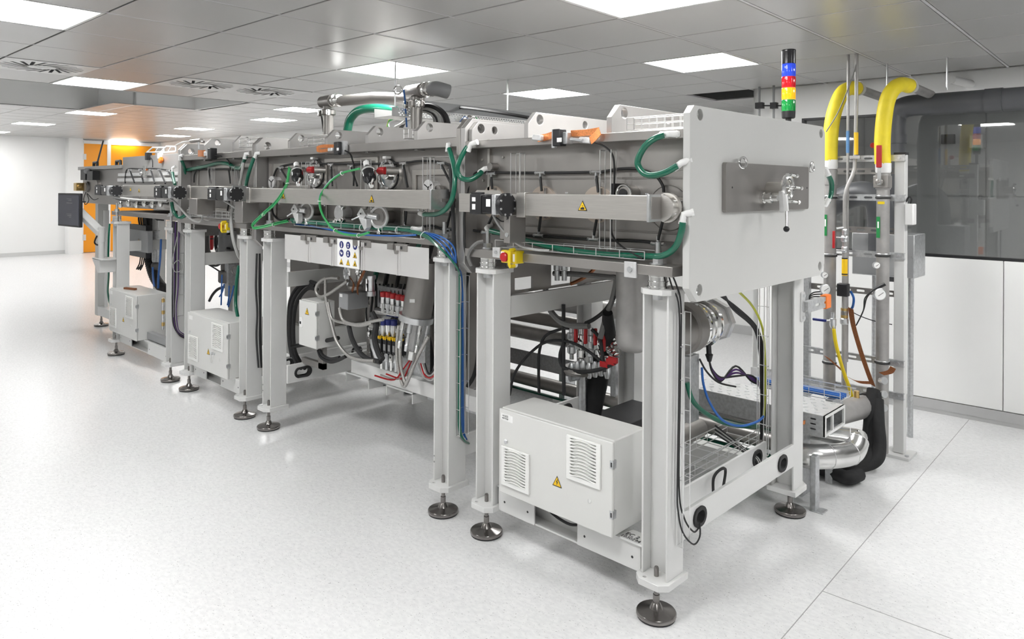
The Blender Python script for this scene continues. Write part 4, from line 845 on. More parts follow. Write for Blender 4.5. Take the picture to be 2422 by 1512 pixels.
hose('coolant_hose', 'thick green hose lying on the cable tray with a white end fitting', 'hose', [AX(2.38, 975, 542), AX(2.38, 930, 540), AX(2.38, 870, 537), AX(2.38, 800, 530), AX(2.38, 730, 524), AX(2.39, 690, 520)], .0125, 'green_dark', [(AX(2.38, 986, 542), (.5, -1, .1), (0, 1, .02))], 'thick green coolant hoses')
# tray with green and blue bundles along the flange
tray('cable_tray', 'wire tray under the green and blue bundles on the long flange', (2.352, 2.98, 1.397), (2.352, 4.19, 1.397), .08, .034, (1, 0, 0), step=.13)
L = [([AX(2.37-.006*k, 692, 524+k), AX(2.36, 740, 526+k), AX(2.36, 800, 532+k), AX(2.36, 860, 539), AX(2.36, 920, 543), AX(2.35, 970, 545+k), AX(2.33, 1008, 556+2*k), AX(2.31, 1032, 578+k), AX(2.31, 1052, 598), AX(2.33, 1070, 618), AX(2.36, 1084, 640), AY(2.695, 1087, 665), AY(2.695, 1086+k, 800), AY(2.695, 1085+k, 950), AY(2.695, 1086+k, 1015), AY(2.70, 1098, 1042), AY(2.74, 1116, 1052)], .0052, 'green_hose' if k < 2 else 'green_dark') for k in range(4)]
L += [([AX(2.37, 700, 530), AX(2.37, 740, 536), AX(2.35, 790, 545), AX(2.345, 850, 555), AX(2.345, 930, 558), AX(2.345, 985, 556)], .005, 'blue_tube')]
L += [([AX(2.37, 996+3*k, 550), AX(2.33, 1020+5*k, 559-2*k), AX(2.30, 1044+8*k, 578-4*k), AX(2.32, 1062+7*k, 600-4*k), AX(2.36, 1080, 628), AY(2.71, 1093, 665), AY(2.71, 1091+2*k, 800), AY(2.71, 1092+2*k, 1000), AY(2.72, 1104, 1040)], .004, 'blue_tube') for k in range(3)]
bundle('cable_bundle', 'green and blue cables running along the long flange and down the column', L, None, [(AX(2.36, 857, 539), (0, 1, 0), .02), (AX(2.36, 942, 545), (0, 1, 0), .02), (AX(2.33, 1004, 556), (0, 1, .6), .024)])
t = tray('cable_tray', 'upright wire tray with green cables on the column under pictogram shield', (2.415, 2.708, .40), (2.415, 2.708, 1.20), .06, .03, (1, 0, 0), (0, -1, 0), .115, r=.0019)
for u, a, b in ((672, 4.16, 4.19), (828, 3.50, 3.53), (970, 2.94, 2.97)):
    tray('cable_tray', {672: 'upright wire ladder tray left of the two round ports', 828: 'upright wire ladder tray between the two round ports', 970: 'upright wire ladder tray right of the two round ports'}[u], (2.415, a, 1.40), (2.415, a, 1.80), .055, .03, (0, -1, 0), (-1, 0, 0), .2, group='upright wire ladder trays')
for (ya, yb), lab in (((4.26, 3.92), 'low wire tray on the roof behind the coiled copper strap'), ((3.16, 3.12), 'short wire tray hook on the roof of the long chamber')):
    tray('cable_tray', lab, (2.43, ya, 1.91), (2.43, yb, 1.91), .06, .05, (1, 0, 0), step=.12, r=.0022)
# copper strap of chamber 2
g = thing('ground_strap', 'coiled copper braid strap with a black sensor on the long roof', 'ground strap', AX(2.36, 780, 350), 'copper braided ground straps')
ribbon(g, [AX(2.36, 790, 346), AX(2.35, 765, 346), AX(2.34, 750, 350), AX(2.34, 750, 355), AX(2.345, 760, 357), AX(2.35, 778, 354)], .02, (0, 0, 1), 'copper')
b = MB().obox(AX(2.335, 802, 351), .05, .045, .075, (0, 1, 0), (1, 0, 0)).build('sensor', 'black', g, bevel=.005); flat(b, AX(2.311, 799, 353), (-1, 0, 0), (0, 0, 1), .022, .016, 'label'); MB().obox(AX(2.35, 783, 354), .05, .02, .022, (0, 1, 0), (1, 0, 0)).build('lug', 'galv_light', g, bevel=.005)
MB().obox(AX(2.35, 814, 350), .03, .03, .08, (0, 1, 0), (1, 0, 0)).build('sensor_bracket', 'galv', g)
cable('sensor_cable', 'black cable from the coiled strap sensor down between the round ports', [AX(2.33, 815, 356), AX(2.36, 828, 364), AX(2.38, 834, 380), AX(2.39, 837, 400), AX(2.40, 836, 440)], .005, 'rubber')
# ================================================================== heat shield and pictogram sign
g = thing('heat_shield', 'bright folded metal shield hanging under the long flange', 'shield', (2.33, 3.54, 1.18))
ys = [AX(2.333, u, 600).y for u in (1018, 944, 860, 788, 733, 672)]
for k in range(5):
    MB().box(2.331, 2.334, ys[k]+.012, ys[k+1]-.012, 1.180, 1.338).build('shield_panel', 'shield', g)
    if k: m = MB().box(2.322, 2.334, ys[k]-.016, ys[k]-.006, 1.180, 1.335).box(2.318, 2.334, ys[k]-.004, ys[k]+.004, 1.180, 1.335).box(2.325, 2.334, ys[k]+.006, ys[k]+.014, 1.180, 1.335).build('fold', 'shield', g)
    if k:
        y = ys[k]; c = MB().box(2.326, 2.345, y-.075, y+.035, 1.308, 1.346).box(2.316, 2.335, y+.035, y+.085, 1.312, 1.345).prism([(y-.012, 1.312), (y+.022, 1.312), (y+.014, 1.292), (y-.004, 1.292)], 'x', 2.312, 2.33).build('hook_clip', 'steel', g, bevel=.002)
        MB().box(2.3245, 2.327, y-.035, y-.022, 1.318, 1.334).build('clip_slot', 'ink', c)
sg = thing('pictogram_sign', 'white safety sign with blue mandatory and yellow warning pictograms', 'sign', (2.32, 3.54, 1.19))
ya, yb = AX(2.318, 848, 600).y, AX(2.318, 798, 600).y; ZT, ZB_ = 1.342, 1.186; W_, H_ = yb-ya, ZT-ZB_
MB().box(2.318, 2.320, ya, yb, ZB_, ZT).build('board', 'label', sg, flat=True)
N_, U_ = Vector((-1, 0, 0)), Vector((0, 0, 1))
def blue(fy, fz, kind):
    p = Vector((2.318, yb-W_*fy, ZB_+H_*fz)); r = .021; b = MB().lathe(p+Vector((.0005, 0, 0)), (-1, 0, 0), [(0, r), (.0012, r)], 24).build('mandatory_disc', 'sign_blue', sg, flat=True)
    def w(pts):
        k = len(pts); P = [p+Vector((-.0018, -x*r, z*r)) for x, z in pts]; MB().add(P, [tuple(range(k))]).build('pictogram', 'label', b, flat=True)
    if kind == 0: w([(-.18, -.75), (.22, -.75), (.30, -.1), (.12, .62), (-.16, .62), (-.05, .1)])
    if kind == 1: w([(-.42, .18), (.42, .18), (.42, .42), (-.42, .42)]); w([(-.3, -.05), (.3, -.05), (.16, -.66), (-.16, -.66)])
    if kind == 2: w([(-.45, .6), (-.12, .6), (-.05, -.4), (-.35, -.35)]); w([(.08, .6), (.42, .6), (.36, -.35), (.06, -.4)])
    if kind == 3: w([(-.6, .2), (-.2, .55), (.05, .15), (.55, .25), (.6, -.1), (.1, -.45), (-.2, -.2)])
    if kind == 4: w([(-.36, -.1), (.36, -.1), (.26, -.6), (-.26, -.6)]); w([(-.3, .1), (.3, .1), (.2, .62), (-.2, .62)])
for k, (fy, fz) in enumerate(((.20, .80), (.52, .80), (.84, .80), (.20, .49), (.52, .49))): blue(fy, fz, k)
for (fy, fz), kd in (((.84, .46), 'dot'), ((.20, .16), 'hand'), ((.52, .16), 'excl'), ((.84, .16), 'dot')): tri(sg, (2.318, yb-W_*fy, ZB_+H_*fz), N_, U_, .040, kd)
MB().box(2.3195, 2.3215, ya-.006, yb+.006, ZB_-.004, ZT+.003).build('backing', 'light_plastic', sg, flat=True)
# ================================================================== chamber 3
d3 = drive('short stainless drive housing on the short dark chamber', 2.24, 4.82, 5.56, 1.548, 1.643, 5.52, .10); tri(d3, AX(2.2395, 493.5, 458), (-1, 0, 0), (0, 0, 1), .046, 'hand')
motor(d3, 2.19, 1.592, 5.58, 6.00, .046); MB().box(2.22, 2.36, 5.36, 5.50, 1.43, 1.55).build('gear_cover', 'steel', d3, bevel=.004)
for u, v in ((441, 402), (581, 364), (426, 369)): pass
hose('coolant_hose', 'dark green hose sagging across the top of the short dark chamber', 'hose', [AX(2.42, *q) for q in ((443, 402), (468, 397), (489, 393), (517, 386), (540, 388), (552, 395))]+[AX(2.40, 568, 398), AX(2.37, 576, 384), AX(2.36, 581, 370)], .014, 'green_dark', [(AX(2.43, 441, 402), (1, .3, 0), (-.2, -1, .1)), (AX(2.36, 581, 364), (.4, -1, .1), (-.1, .2, -1))], 'dark green hoses')
hose('coolant_hose', 'dark green hose curving down inside the far flange of the short chamber', 'hose', [AX(2.37, 427, 375), AX(2.38, 433, 388), AX(2.40, 437, 402), AX(2.42, 438, 440)], .012, 'green_dark', [(AX(2.36, 426, 369), (.3, -1, .1), (0, -.1, -1))], 'dark green hoses')
hose('coolant_hose', 'dark green hose in a U bend under the servo motor of the short drive', 'hose', [AX(2.25, 406, 478), AX(2.26, 410, 499), AX(2.28, 420, 513), AX(2.30, 431, 514), AX(2.32, 440, 506)], .013, 'green_dark', [], 'dark green hoses')
cable('cable_conduit', 'grey conduit falling in front of the short chamber right end', [AX(2.36, 576, 385), AX(2.35, 572, 410), AX(2.36, 567, 441), AX(2.38, 560, 470)], .010, 'grey_cable', cat='hose')
cable('cable_conduit', 'grey conduit curving down beside the yellow stop box of the short chamber', [AX(2.36, 552, 488), AX(2.34, 547, 510), AX(2.33, 548, 540), AX(2.34, 553, 572), AX(2.38, 562, 600), AX(2.42, 568, 612)], .012, 'grey_cable', cat='hose')
cable('motor_cable', 'grey cable from the long drive motor across to the flange', [AX(2.20, 529, 474), AX(2.22, 549, 487), AX(2.26, 570, 502), AX(2.30, 590, 513), AX(2.34, 606, 530)], .007, 'grey_cable')
cable('motor_cable', 'grey cable looping from the short drive motor over the wire tray', [AX(2.20, 400, 468), AX(2.22, 414, 478), AX(2.24, 427, 493), AX(2.27, 441, 509), AX(2.29, 455, 521), AX(2.30, 470, 525), AX(2.31, 479, 518), AX(2.33, 475, 510), AX(2.36, 462, 508)], .0075, 'grey_cable')
g = thing('cooling_line', 'black hose line with branches on the short dark chamber wall', 'hose', AX(2.43, 462, 405), 'black cooling lines on the chamber walls')
MB().hose([AX(2.43, *q) for q in ((459, 432), (460, 414), (468, 402), (492, 401), (520, 400), (545, 402), (565, 403))], .006, 7).build('hose', 'rubber', g)
for u, v, u2, v2 in ((494, 403, 499, 434), (541, 402, 545, 434), (563, 402, 566, 434)): MB().tube([AX(2.428, u, v), AX(2.42, u2, v2)], .006, 7).build('branch', 'rubber', g)
for u, v, u2, v2 in ((480, 500, 482, 475), (495, 495, 498, 474), (538, 498, 542, 476)): MB().tube([AX(2.428, u, v), AX(2.42, u2, v2)], .006, 7).build('branch', 'rubber', g)
frame(ch3, 4.86, 5.90, 1.44, 1.81, .03)
for y in (5.55, 5.15): tray('cable_tray', 'upright wire ladder tray on the short dark chamber wall', (2.415, y, 1.40), (2.415, y, 1.79), .05, .03, (0, -1, 0), (-1, 0, 0), .2, group='upright wire ladder trays')
tray('cable_tray', 'wire tray lying on the flange over the second yellow stop box', (2.345, 4.90, 1.405), (2.345, 5.84, 1.405), .08, .05, (1, 0, 0), step=.10)
tray('cable_tray', 'wire tray on the roof between the ribs of the short chamber', (2.43, 5.12, 1.93), (2.43, 4.82, 1.93), .06, .06, (1, 0, 0), step=.14)
estop('yellow emergency stop box over the red cylinder and black hoses', AX(2.33, 527, 536))
g = thing('ground_strap', 'short copper braid strap with a black sensor on the short roof', 'ground strap', AX(2.36, 490, 364), 'copper braided ground straps')
ribbon(g, [AX(2.35, 468, 363), AX(2.345, 476, 363), AX(2.35, 484, 363)], .05, (0, 0, 1), 'copper'); MB().obox(AX(2.35, 489, 364), .05, .03, .035, (0, 1, 0), (1, 0, 0)).build('lug', 'galv_light', g, bevel=.005)
MB().obox(AX(2.335, 502, 364), .06, .05, .085, (0, 1, 0), (1, 0, 0)).build('sensor', 'black', g, bevel=.005); MB().obox(AX(2.35, 495, 366), .025, .03, .05, (0, 1, 0), (1, 0, 0)).build('sensor_bracket', 'galv', g)
cable('sensor_cable', 'thin black cable from the short roof strap sensor down to the hose line', [AX(2.34, 507, 368), AX(2.37, 525, 370), AX(2.40, 540, 380), AX(2.42, 545, 400)], .0045, 'rubber')
cab3 = cabinet('white control cabinet with a hanging key, between the middle columns', 2.33, 5.082, 5.785, .245, .655, .25)
p = AX(2.328, 505, 836); k = thing('key', 'small key hanging on a wire from the white cabinet lock', 'key', p); MB().obox(p, .05, .012, .012, (0, 1, 0)).lathe(p, (-1, 0, 0), [(0, .010), (.02, .010)], 10).build('key_head', 'zinc', k); MB().tube(smooth([p, p+Vector((-.012, .02, -.03)), p+Vector((-.01, .015, -.07)), p+Vector((-.01, -.015, -.07)), p+Vector((-.012, -.01, -.03)), p], 5), .0018, 5).build('wire_loop', 'wire', k)
# pump, hoses and red cylinder under chamber 3
g = thing('vacuum_pump', 'dark grey vacuum pump hanging below the short chamber', 'pump', AX(2.75, 540, 660))
for (u, v1, v2, R, mt) in ((538, 545, 600, .075, 'grey_plastic'), (540, 600, 640, .062, 'steel_dark'), (541, 640, 668, .085, 'steel_dark')):
    a, b = AX(2.75, u, v2), AX(2.75, u, v1); MB().lathe(a, (0, 0, 1), [(0, R*.9), (.01, R), (b.z-a.z-.01, R), (b.z-a.z, R*.9)], 18).build('pump_stage', mt, g)
a = AX(2.72, 520, 598); MB().cyl(AX(2.75, 538, 585), a, .045).build('inlet', 'grey_plastic', g); MB().box(2.70, 2.80, AX(2.75, 548, 600).y-.05, AX(2.75, 548, 600).y+.02, .72, 1.1).build('side_plate', 'galv', g)
p = AX(2.70, 556, 640); MB().torus(p, (1, .4, 0), .035, .006, 18, 6).build('hand_wheel', 'steel_dark', g)
g = thing('gas_cylinder', 'slim red cylinder behind the U bend hose', 'cylinder', AX(2.95, 498, 592)); a, b = AX(2.95, 498, 591), AX(2.95, 498, 552)
MB().lathe(a, (0, 0, 1), [(0, .02), (.02, .028), (b.z-a.z-.02, .028), (b.z-a.z, .018)], 14).build('body', 'red', g); MB().lathe(a+Vector((0, 0, .10)), (0, 0, 1), [(0, .029), (.01, .029)], 14).build('band', 'black', g)
hose('suction_hose', 'thick dark grey hose in a U bend beside the red cylinder', 'hose', [AX(2.85, 489, 545), AX(2.82, 488, 575), AX(2.80, 490, 596), AX(2.78, 500, 609), AX(2.76, 512, 606), AX(2.75, 523, 596)], .030, 'grey_dark_hose', n=12)
for k, w in enumerate((((542, 553), (520, 560), (514, 572), (523, 583), (543, 588)), ((483, 612), (495, 622), (510, 629), (524, 621), (535, 610)), ((483, 620), (505, 633), (520, 643), (530, 652)), ((536, 677), (516, 684), (503, 697), (495, 712)), ((512, 548), (510, 570), (512, 590), (520, 600)))):
    cable('pump_hose', ('black hose curled left of the dark pump body', 'black cable slung from column to the dark pump', 'thin black cable running under the dark pump hose', 'black hose arching toward the beam below the pump', 'black hose dropping behind the U bend')[k], [AX(2.72, *q) for q in w], (.010, .010, .006, .012, .014)[k], 'rubber', 'black hoses around the dark pump', cat='hose')
for k, w in enumerate((((525, 650), (524, 690), (523, 722)), ((553, 676), (548, 700), (540, 726)), ((530, 672), (526, 690), (519, 702)), ((542, 676), (541, 705), (538, 722)))):
    cable('pump_tube', 'blue tube hanging below the dark pump', [AX(2.65, *q) for q in w], .006, 'blue_tube', 'blue tubes below the dark pump', cat='tube')
hose('coolant_hose', 'green hose hanging from the dark pump behind the white cabinet', 'hose', [AX(2.55, 565, 628), AX(2.54, 561, 655), AX(2.53, 558, 690), AX(2.52, 558, 725), AX(2.50, 566, 765)], .013, 'green_hose')
for k in range(4): cable('column_cable', 'cable hanging between the close columns by the long frame', [AY(4.84, 608+2*k, 600), AY(4.84, 606+3*k, 680), AY(4.84, 609+2*k, 740), AY(4.84, 607+3*k, 800), AY(4.83, 612+2*k, 870)], .008, 'grey_cable' if k == 1 else 'rubber', 'cables between the close columns')
MB().box(2.49, 3.53, 5.855, 5.87, 1.00, 1.10).build('upper_cross_beam', 'plate_paint', f3, bevel=.002)
# ================================================================== chamber 4 and loading chamber
d4 = drive('stainless drive housing with two small yellow signs at the narrow chamber', 2.24, 6.12, 7.00, 1.553, 1.648, None, .10)
motor(d4, 2.20, 1.596, 7.01, 7.50, .046); tri(d4, AX(2.2395, 309, 448), (-1, 0, 0), (0, 0, 1), .038, 'bolt'); tri(d4, AX(2.2395, 329, 451), (-1, 0, 0), (0, 0, 1), .042, 'hand')
for y0, y1 in ((6.15, 6.85), (7.15, 7.95)): MB().box(2.50, 2.56, y0, y1, 1.735, 1.765).build('ledge', 'galv_light', ch4, bevel=.003)
g = thing('cooling_line', 'black hose line with slanting branches on the narrow chamber', 'hose', AX(2.5, 300, 400), 'black cooling lines on the chamber walls')
MB().hose([AX(2.50, *q) for q in ((296, 434), (297, 415), (303, 400), (333, 400), (357, 399), (378, 400), (404, 404))], .007, 7).build('hose', 'rubber', g)
for u, v, u2, v2 in ((307, 402, 318, 432), (332, 402, 339, 432), (357, 402, 366, 434), (377, 402, 391, 434), (398, 404, 412, 432)): MB().tube([AX(2.49, u, v), AX(2.46, u2, v2)], .007, 7).build('branch', 'rubber', g); tee(g, AX(2.49, u, v), (0, 0, -1), .008)
p = AX(2.47, 343, 405); g = thing('relief_valve', 'chrome relief valve on the narrow chamber hose line', 'valve', p); MB().lathe(p-Vector((0, 0, .06)), (0, 0, 1), [(0, .018), (.03, .018), (.035, .028), (.06, .028), (.065, .018), (.11, .018)], 12).cyl(p, p+Vector((0, -.05, .01)), .014).build('body', 'chrome', g); MB().sphere(p+Vector((-.02, .03, -.02)), .02).build('knob', 'chrome', g)
hose('coolant_hose', 'dark green hose dropping at the narrow chamber flange', 'hose', [AX(2.44, 408, 404), AX(2.43, 410, 420), AX(2.42, 414, 436)], .013, 'green_dark', [(AX(2.44, 409, 397), (.2, -1, .2), (0, 0, -1))], 'dark green hoses')
p = AX(2.54, 351, 370); g = thing('roof_sensor', 'black sensor on the upper wall of the narrow chamber', 'sensor', p); MB().obox(p, .05, .05, .07, (0, 1, 0)).build('box', 'black', g, bevel=.005); MB().hose([p, AX(2.53, 360, 378), AX(2.53, 361, 396)], .004, 6).build('cable', 'rubber', g)
p = AX(2.54, 381, 374); g = thing('roof_sensor', 'orange tipped sensor on the upper wall of the narrow chamber', 'sensor', p); MB().obox(p+Vector((0, .02, .02)), .04, .04, .05, (0, 1, 0)).build('box', 'pvc_white', g, bevel=.004); MB().obox(p+Vector((-.01, -.02, -.02)), .05, .03, .04, (0, 1, -.6)).build('tip', 'orange', g, bevel=.004)
def rail(label, a, b, c, d):
    g = thing('roof_rail', label, 'rail', a, 'white roof rails'); MB().tube([a, b, c], .008, 6).build('upper_bar', 'white_paint', g); MB().tube([a, d], .008, 6).build('lower_bar', 'white_paint', g); MB().tube([(b+c)/2, (a+d)/2], .006, 6).build('post', 'white_paint', g); MB().tube([c, d], .008, 6).build('post', 'white_paint', g)
rail('slanted white rail on the narrow roof beside the orange door view', AX(2.6, 347, 361), AX(2.6, 361, 349), AX(2.6, 388, 349), AX(2.6, 388, 359)); rail('slanted white rail on the narrow roof against the flange', AX(2.6, 378, 362), AX(2.6, 394, 346), AX(2.6, 416, 347), AX(2.6, 416, 358))
p = AX(2.45, 470, 332); g = thing('roof_coupling', 'steel cable coupling on top of the flange above the short copper strap', 'coupling', p); MB().cyl(AX(2.45, 452, 334), AX(2.45, 476, 331), .016).cyl(AX(2.45, 466, 332), AX(2.45, 482, 336), .010).build('coupler', 'steel', g); MB().hose([AX(2.45, 452, 334), AX(2.5, 430, 337), AX(2.55, 415, 345)], .006, 6).build('cable', 'grey_cable', g); MB().cyl(p, p-Vector((0, 0, .07)), .008).build('post', 'zinc', g)
for u in (226, 280): p = AX(2.62, u, 392); g = thing('lid_handle', 'black U handle on the loading chamber lid', 'handle', p, 'black lid handles'); MB().tube([(2.62, p.y-.06, 1.853), (2.62, p.y-.06, 1.90), (2.62, p.y+.06, 1.90), (2.62, p.y+.06, 1.853)], .016, 6).build('grip', 'black', g)
tag(MB().tube([AX(2.7, 230, 386), AX(2.9, 244, 334)], .010, 6).build('prop_rod', 'black'), 'thin black rod standing on the loading chamber lid', 'rod')
p = AX(2.55, 209, 407); g = thing('latch_unit', 'black latch unit with grey knob on the loading chamber', 'latch', p); MB().box(2.50, 2.56, p.y-.07, p.y+.11, 1.70, 1.82).build('box', 'black', g, bevel=.005); MB().sphere(p+Vector((-.04, -.10, .01)), .035).build('knob', 'grey_plastic', g); MB().box(2.49, 2.56, p.y-.36, p.y-.16, 1.70, 1.80).build('slot_cover', 'black', g, bevel=.004)
for u, v, R in ((206, 442, .06), (232, 436, .05)):
    p = AX(2.55, u, v); tag(MB().lathe((2.56, p.y, p.z), (-1, 0, 0), [(0, R), (.02, R), (.021, R*.8), (.03, R*.8)], 20).build('round_port', 'steel', None), 'round steel port on the loading chamber front', 'port', 'ports on the loading chamber')
p = AX(2.50, 184, 441); tag(MB().box(2.47, 2.565, p.y-.05, p.y+.05, p.z-.05, p.z+.04).cyl((2.5, p.y-.1, p.z), (2.5, p.y, p.z), .02).build('junction_box', 'brass', None, bevel=.004), 'small brass coloured box at the loading chamber end', 'box')
cables4 = [([AX(2.40, 268+6*k, 468+2*k), AX(2.38, 300, 473+3*(k % 3)), AX(2.38, 335, 476+3*(k % 4)), AX(2.38, 370, 478+2*(k % 3)), AX(2.40, 398, 480+k)], .008, 'rubber' if k % 2 else 'grey_dark_hose') for k in range(5)]
bundle('cable_bundle', 'dark cable bundle lying under the narrow chamber drive', cables4)
cable('motor_cable', 'light grey cable running right from the end servo motor', [AX(2.22, 252, 460), AX(2.23, 280, 467), AX(2.24, 318, 472), AX(2.25, 360, 474), AX(2.26, 396, 475)], .009, 'grey_cable')
for k in range(6):
    u = 285+19*k; p = AX(2.36, u, 484-3*(k % 2)); g = thing('hose_clamp', 'small chrome hose clamp under the narrow chamber drive', 'clamp', p, 'chrome clamps under the narrow chamber'); MB().lathe(p-Vector((0, 0, .03)), (0, 0, 1), [(0, .012), (.02, .022), (.04, .022), (.06, .012)], 10).build('body', 'chrome', g)
cable('orange_cable', 'thin dark cable loops hanging at the loading chamber end', [AX(2.562, 205, 450), AX(2.48, 198, 470), AX(2.47, 202, 484), AX(2.48, 210, 474), AX(2.5, 206, 458), AX(2.5, 220, 472), AX(2.5, 232, 470)], .004, 'rubber')
# stand of the loading chamber
g = thing('loading_stand', 'plain grey stand below the loading chamber near the orange door', 'frame', (3.0, 9.0, 0)); f5 = g
for x, y in ((2.755, 9.30), (3.40, 9.30), (3.40, 8.15)): MB().box(x-.055, x+.055, y-.05, y+.05, .13, 1.44).build('leg', 'plate_paint', g, bevel=.003); foot(g, x, y, .16)
MB().box(2.70, 2.81, 8.0, 9.25, .14, .24).build('base_rail', 'white_paint', g, bevel=.003); MB().box(2.81, 3.35, 9.26, 9.34, .14, .24).build('base_rail', 'white_paint', g, bevel=.003)
tag(MB().lathe((2.755, AX(2.755, 251, 600).y, .235), (0, 0, 1), [(0, .018), (.78, .018), (.79, .03), (1.12, .03)], 14).build('lamp_tube', 'white_paint', None), 'upright white tube standing in front of the orange door', 'tube')
# ---- monitor on its arm
PL, PR = Vector((2.10, 8.467, 0)), Vector((2.152, 7.935, 0)); w = (PR-PL); n = Vector((w.y, -w.x, 0)).normalized(); n = -n if n.x > 0 else n
zc = AX(2.12, 163, 497).z; c = (PL+PR)/2; c.z = zc; g = thing('monitor', 'thin black flat screen on a white swing arm', 'monitor', (c.x, c.y, zc-.17))
W2 = w.length; rt = w.normalized()
MB().obox(c-n*.015, W2, .335, .03, rt, (0, 0, 1)).build('housing', 'black', g, bevel=.005); s = MB().obox(c+n*.001, W2-.03, .30, .003, rt, (0, 0, 1)).build('screen', 'screen', g, flat=True)
for k, (dx, dz, ww) in enumerate(((.02, .11, .12), (.04, .095, .08), (.02, -.04, .12), (.03, -.055, .10), (.05, -.07, .05), (.03, .07, .14))): flat(s, c+n*.003+rt*dx+Vector((0, 0, dz)), n, (0, 0, 1), ww, .0035, 'ink_grey', 'text_line', .0005)
MB().obox(c-n*.05, .10, .10, .04, rt, (0, 0, 1)).build('mount', 'black', g, bevel=.004)
g = thing('monitor_stand', 'white swing arm on a round post bracketed to the end column', 'arm', (2.30, 7.77, .92))
a, b = AX(2.30, 240, 556), c-n*.09; a.z = 1.165; b.z = AX(2.2, 204, 503).z
MB().obox((a+b)/2+Vector((0, 0, .01)), (b-a).length, .06, .085, b-a, (0, 0, 1)).build('arm', 'white_paint', g, bevel=.012); MB().cyl((b.x, b.y, b.z-.05), (b.x, b.y, b.z+.09), .035).build('wrist', 'light_plastic', g)
MB().lathe((2.30, a.y, .93), (0, 0, 1), [(0, .028), (.16, .028), (.161, .033), (.30, .033), (.31, .025)], 18).build('post', 'white_paint', g)
MB().obox((b.x, b.y, b.z+.10), .18, .07, .012, rt, n).build('wrist_plate', 'black', g)
p = AX(2.30, 248, 628); MB().prism([(a.y+.10, .93), (7.66, .93), (7.66, .80), (7.72, .80), (a.y+.10, .91)], 'x', 2.25, 2.40).box(2.25, 2.40, 7.62, a.y+.12, .92, .935).build('bracket', 'white_paint', g, bevel=.003)
cable('arm_cable', 'black cable loop hanging from the monitor arm', [AX(2.30, 232, 555), AX(2.29, 226, 565), AX(2.29, 224, 575), AX(2.30, 232, 580), AX(2.31, 243, 578)], .008, 'rubber')
cable('column_cable', 'dark green cable following the end column down', [AX(2.40, 259, 530), AX(2.38, 257, 560), AX(2.38, 256, 610), AX(2.38, 257, 650), AX(2.40, 255, 690), AX(2.42, 260, 720)], .010, 'green_dark')
# ---- boxes, hose and cabinet below chamber 4
cab4 = cabinet('grey control cabinet below the monitor arm with a tool on top', 2.33, 6.912, 7.637, .245, .655, .27)
p = AZ(.66, 308, 684); tag(MB().obox(p+Vector((0, 0, .004)), .16, .03, .02, (.3, -1, 0), (1, .3, 0)).build('door_handle_tool', 'copper_dull', None, bevel=.004), 'flat brown tool lying on the grey cabinet under the arm', 'tool')
p = AX(2.60, 327, 571); g = thing('junction_box', 'grey junction box with a warning triangle behind the end column', 'box', (2.65, p.y, .97)); ya, yb = AX(2.60, 349, 571).y, AX(2.60, 303, 571).y
MB().box(2.60, 2.65, ya, yb, .985, 1.20).build('box', 'grey_plastic', g, bevel=.005); tri(g, (2.5995, p.y-.02, p.z-.01), (-1, 0, 0), (0, 0, 1), .075, 'bolt'); MB().box(2.605, 2.648, ya+.06, yb, 1.20, 1.25).build('gland_plate', 'black', g); MB().box(2.605, 2.648, ya+.06, yb, .93, .985).build('gland_plate', 'black', g)
for k in range(4): MB().hose([(2.64, ya+.15+.06*k, 1.24), (2.63, ya+.14+.06*k, 1.33), (2.66, ya+.08+.05*k, 1.36), (2.75, ya+.05*k, 1.30)], .009, 6).build('cable', 'rubber', g)
for k in range(3): MB().hose([(2.64, ya+.2+.05*k, .94), (2.63, ya+.2+.05*k, .86), (2.62, ya+.25+.05*k, .80), (2.66, ya+.33, .84)], .006, 6).build('cable', 'rubber', g)
pts = smooth([AX(2.78, *q) for q in ((350, 500), (350, 545), (351, 590), (356, 625), (367, 658), (385, 682), (400, 694))], 14)
m = MB(); m.tube(pts, [.047+.005*(i % 2) for i in range(len(pts))], 12); tag(m.build('corrugated_hose', 'rubber', None), 'black corrugated exhaust hose beside the white piston', 'hose')
p = AX(2.80, 368, 546); g = thing('lift_cylinder', 'white and grey upright lift cylinder next to the corrugated hose', 'cylinder', (p.x, p.y, .75)); a = AX(2.80, 368, 503)
MB().lathe(p, (0, 0, 1), [(0, .028), (a.z-p.z, .028)], 14).build('rod', 'white_paint', g); q = AX(2.80, 368, 620); MB().lathe(q, (0, 0, 1), [(0, .03), (.02, .036), (p.z-q.z-.02, .036), (p.z-q.z, .042)], 14).build('barrel', 'galv', g); MB().sphere(q-Vector((0, 0, .04)), .045).build('ball_end', 'grey_dark_hose', g)
for w in (((361, 632), (362, 655), (365, 678)), ((381, 566), (379, 610), (375, 650), (374, 682))): cable('pump_tube', 'blue tube hanging behind the grey cabinet', [AX(2.70, *q) for q in w], .010, 'blue_tube', 'blue tubes behind the grey cabinet', cat='tube')
L = [([AY(6.19, 412+3*k, 525), AY(6.19, 410+3*k, 600), AY(6.19, 409+3*k, 680), AY(6.19, 408+2*k, 730), AY(6.18, 411+2*k, 770), AY(6.17, 424, 792-2*k), AY(6.19, 436, 800-2*k)], .006, ('rubber', 'purple', 'rubber', 'grey_cable', 'purple')[k]) for k in range(5)]
L += [([AY(6.17, 419, 560), AY(6.16, 411, 600), AY(6.15, 408, 625), AY(6.15, 414, 643), AY(6.15, 428, 640), AY(6.15, 430, 625), AY(6.15, 420, 616), AY(6.15, 409, 628)], .0035, 'grey_cable')]
bundle('cable_bundle', 'black and purple cables hanging between the columns of narrow chamber', L)
tray('cable_tray', 'upright wire tray holding purple cables between the columns', (2.375, 6.222, .55), (2.375, 6.222, 1.25), .10, .04, (1, 0, 0), (0, -1, 0), .16)
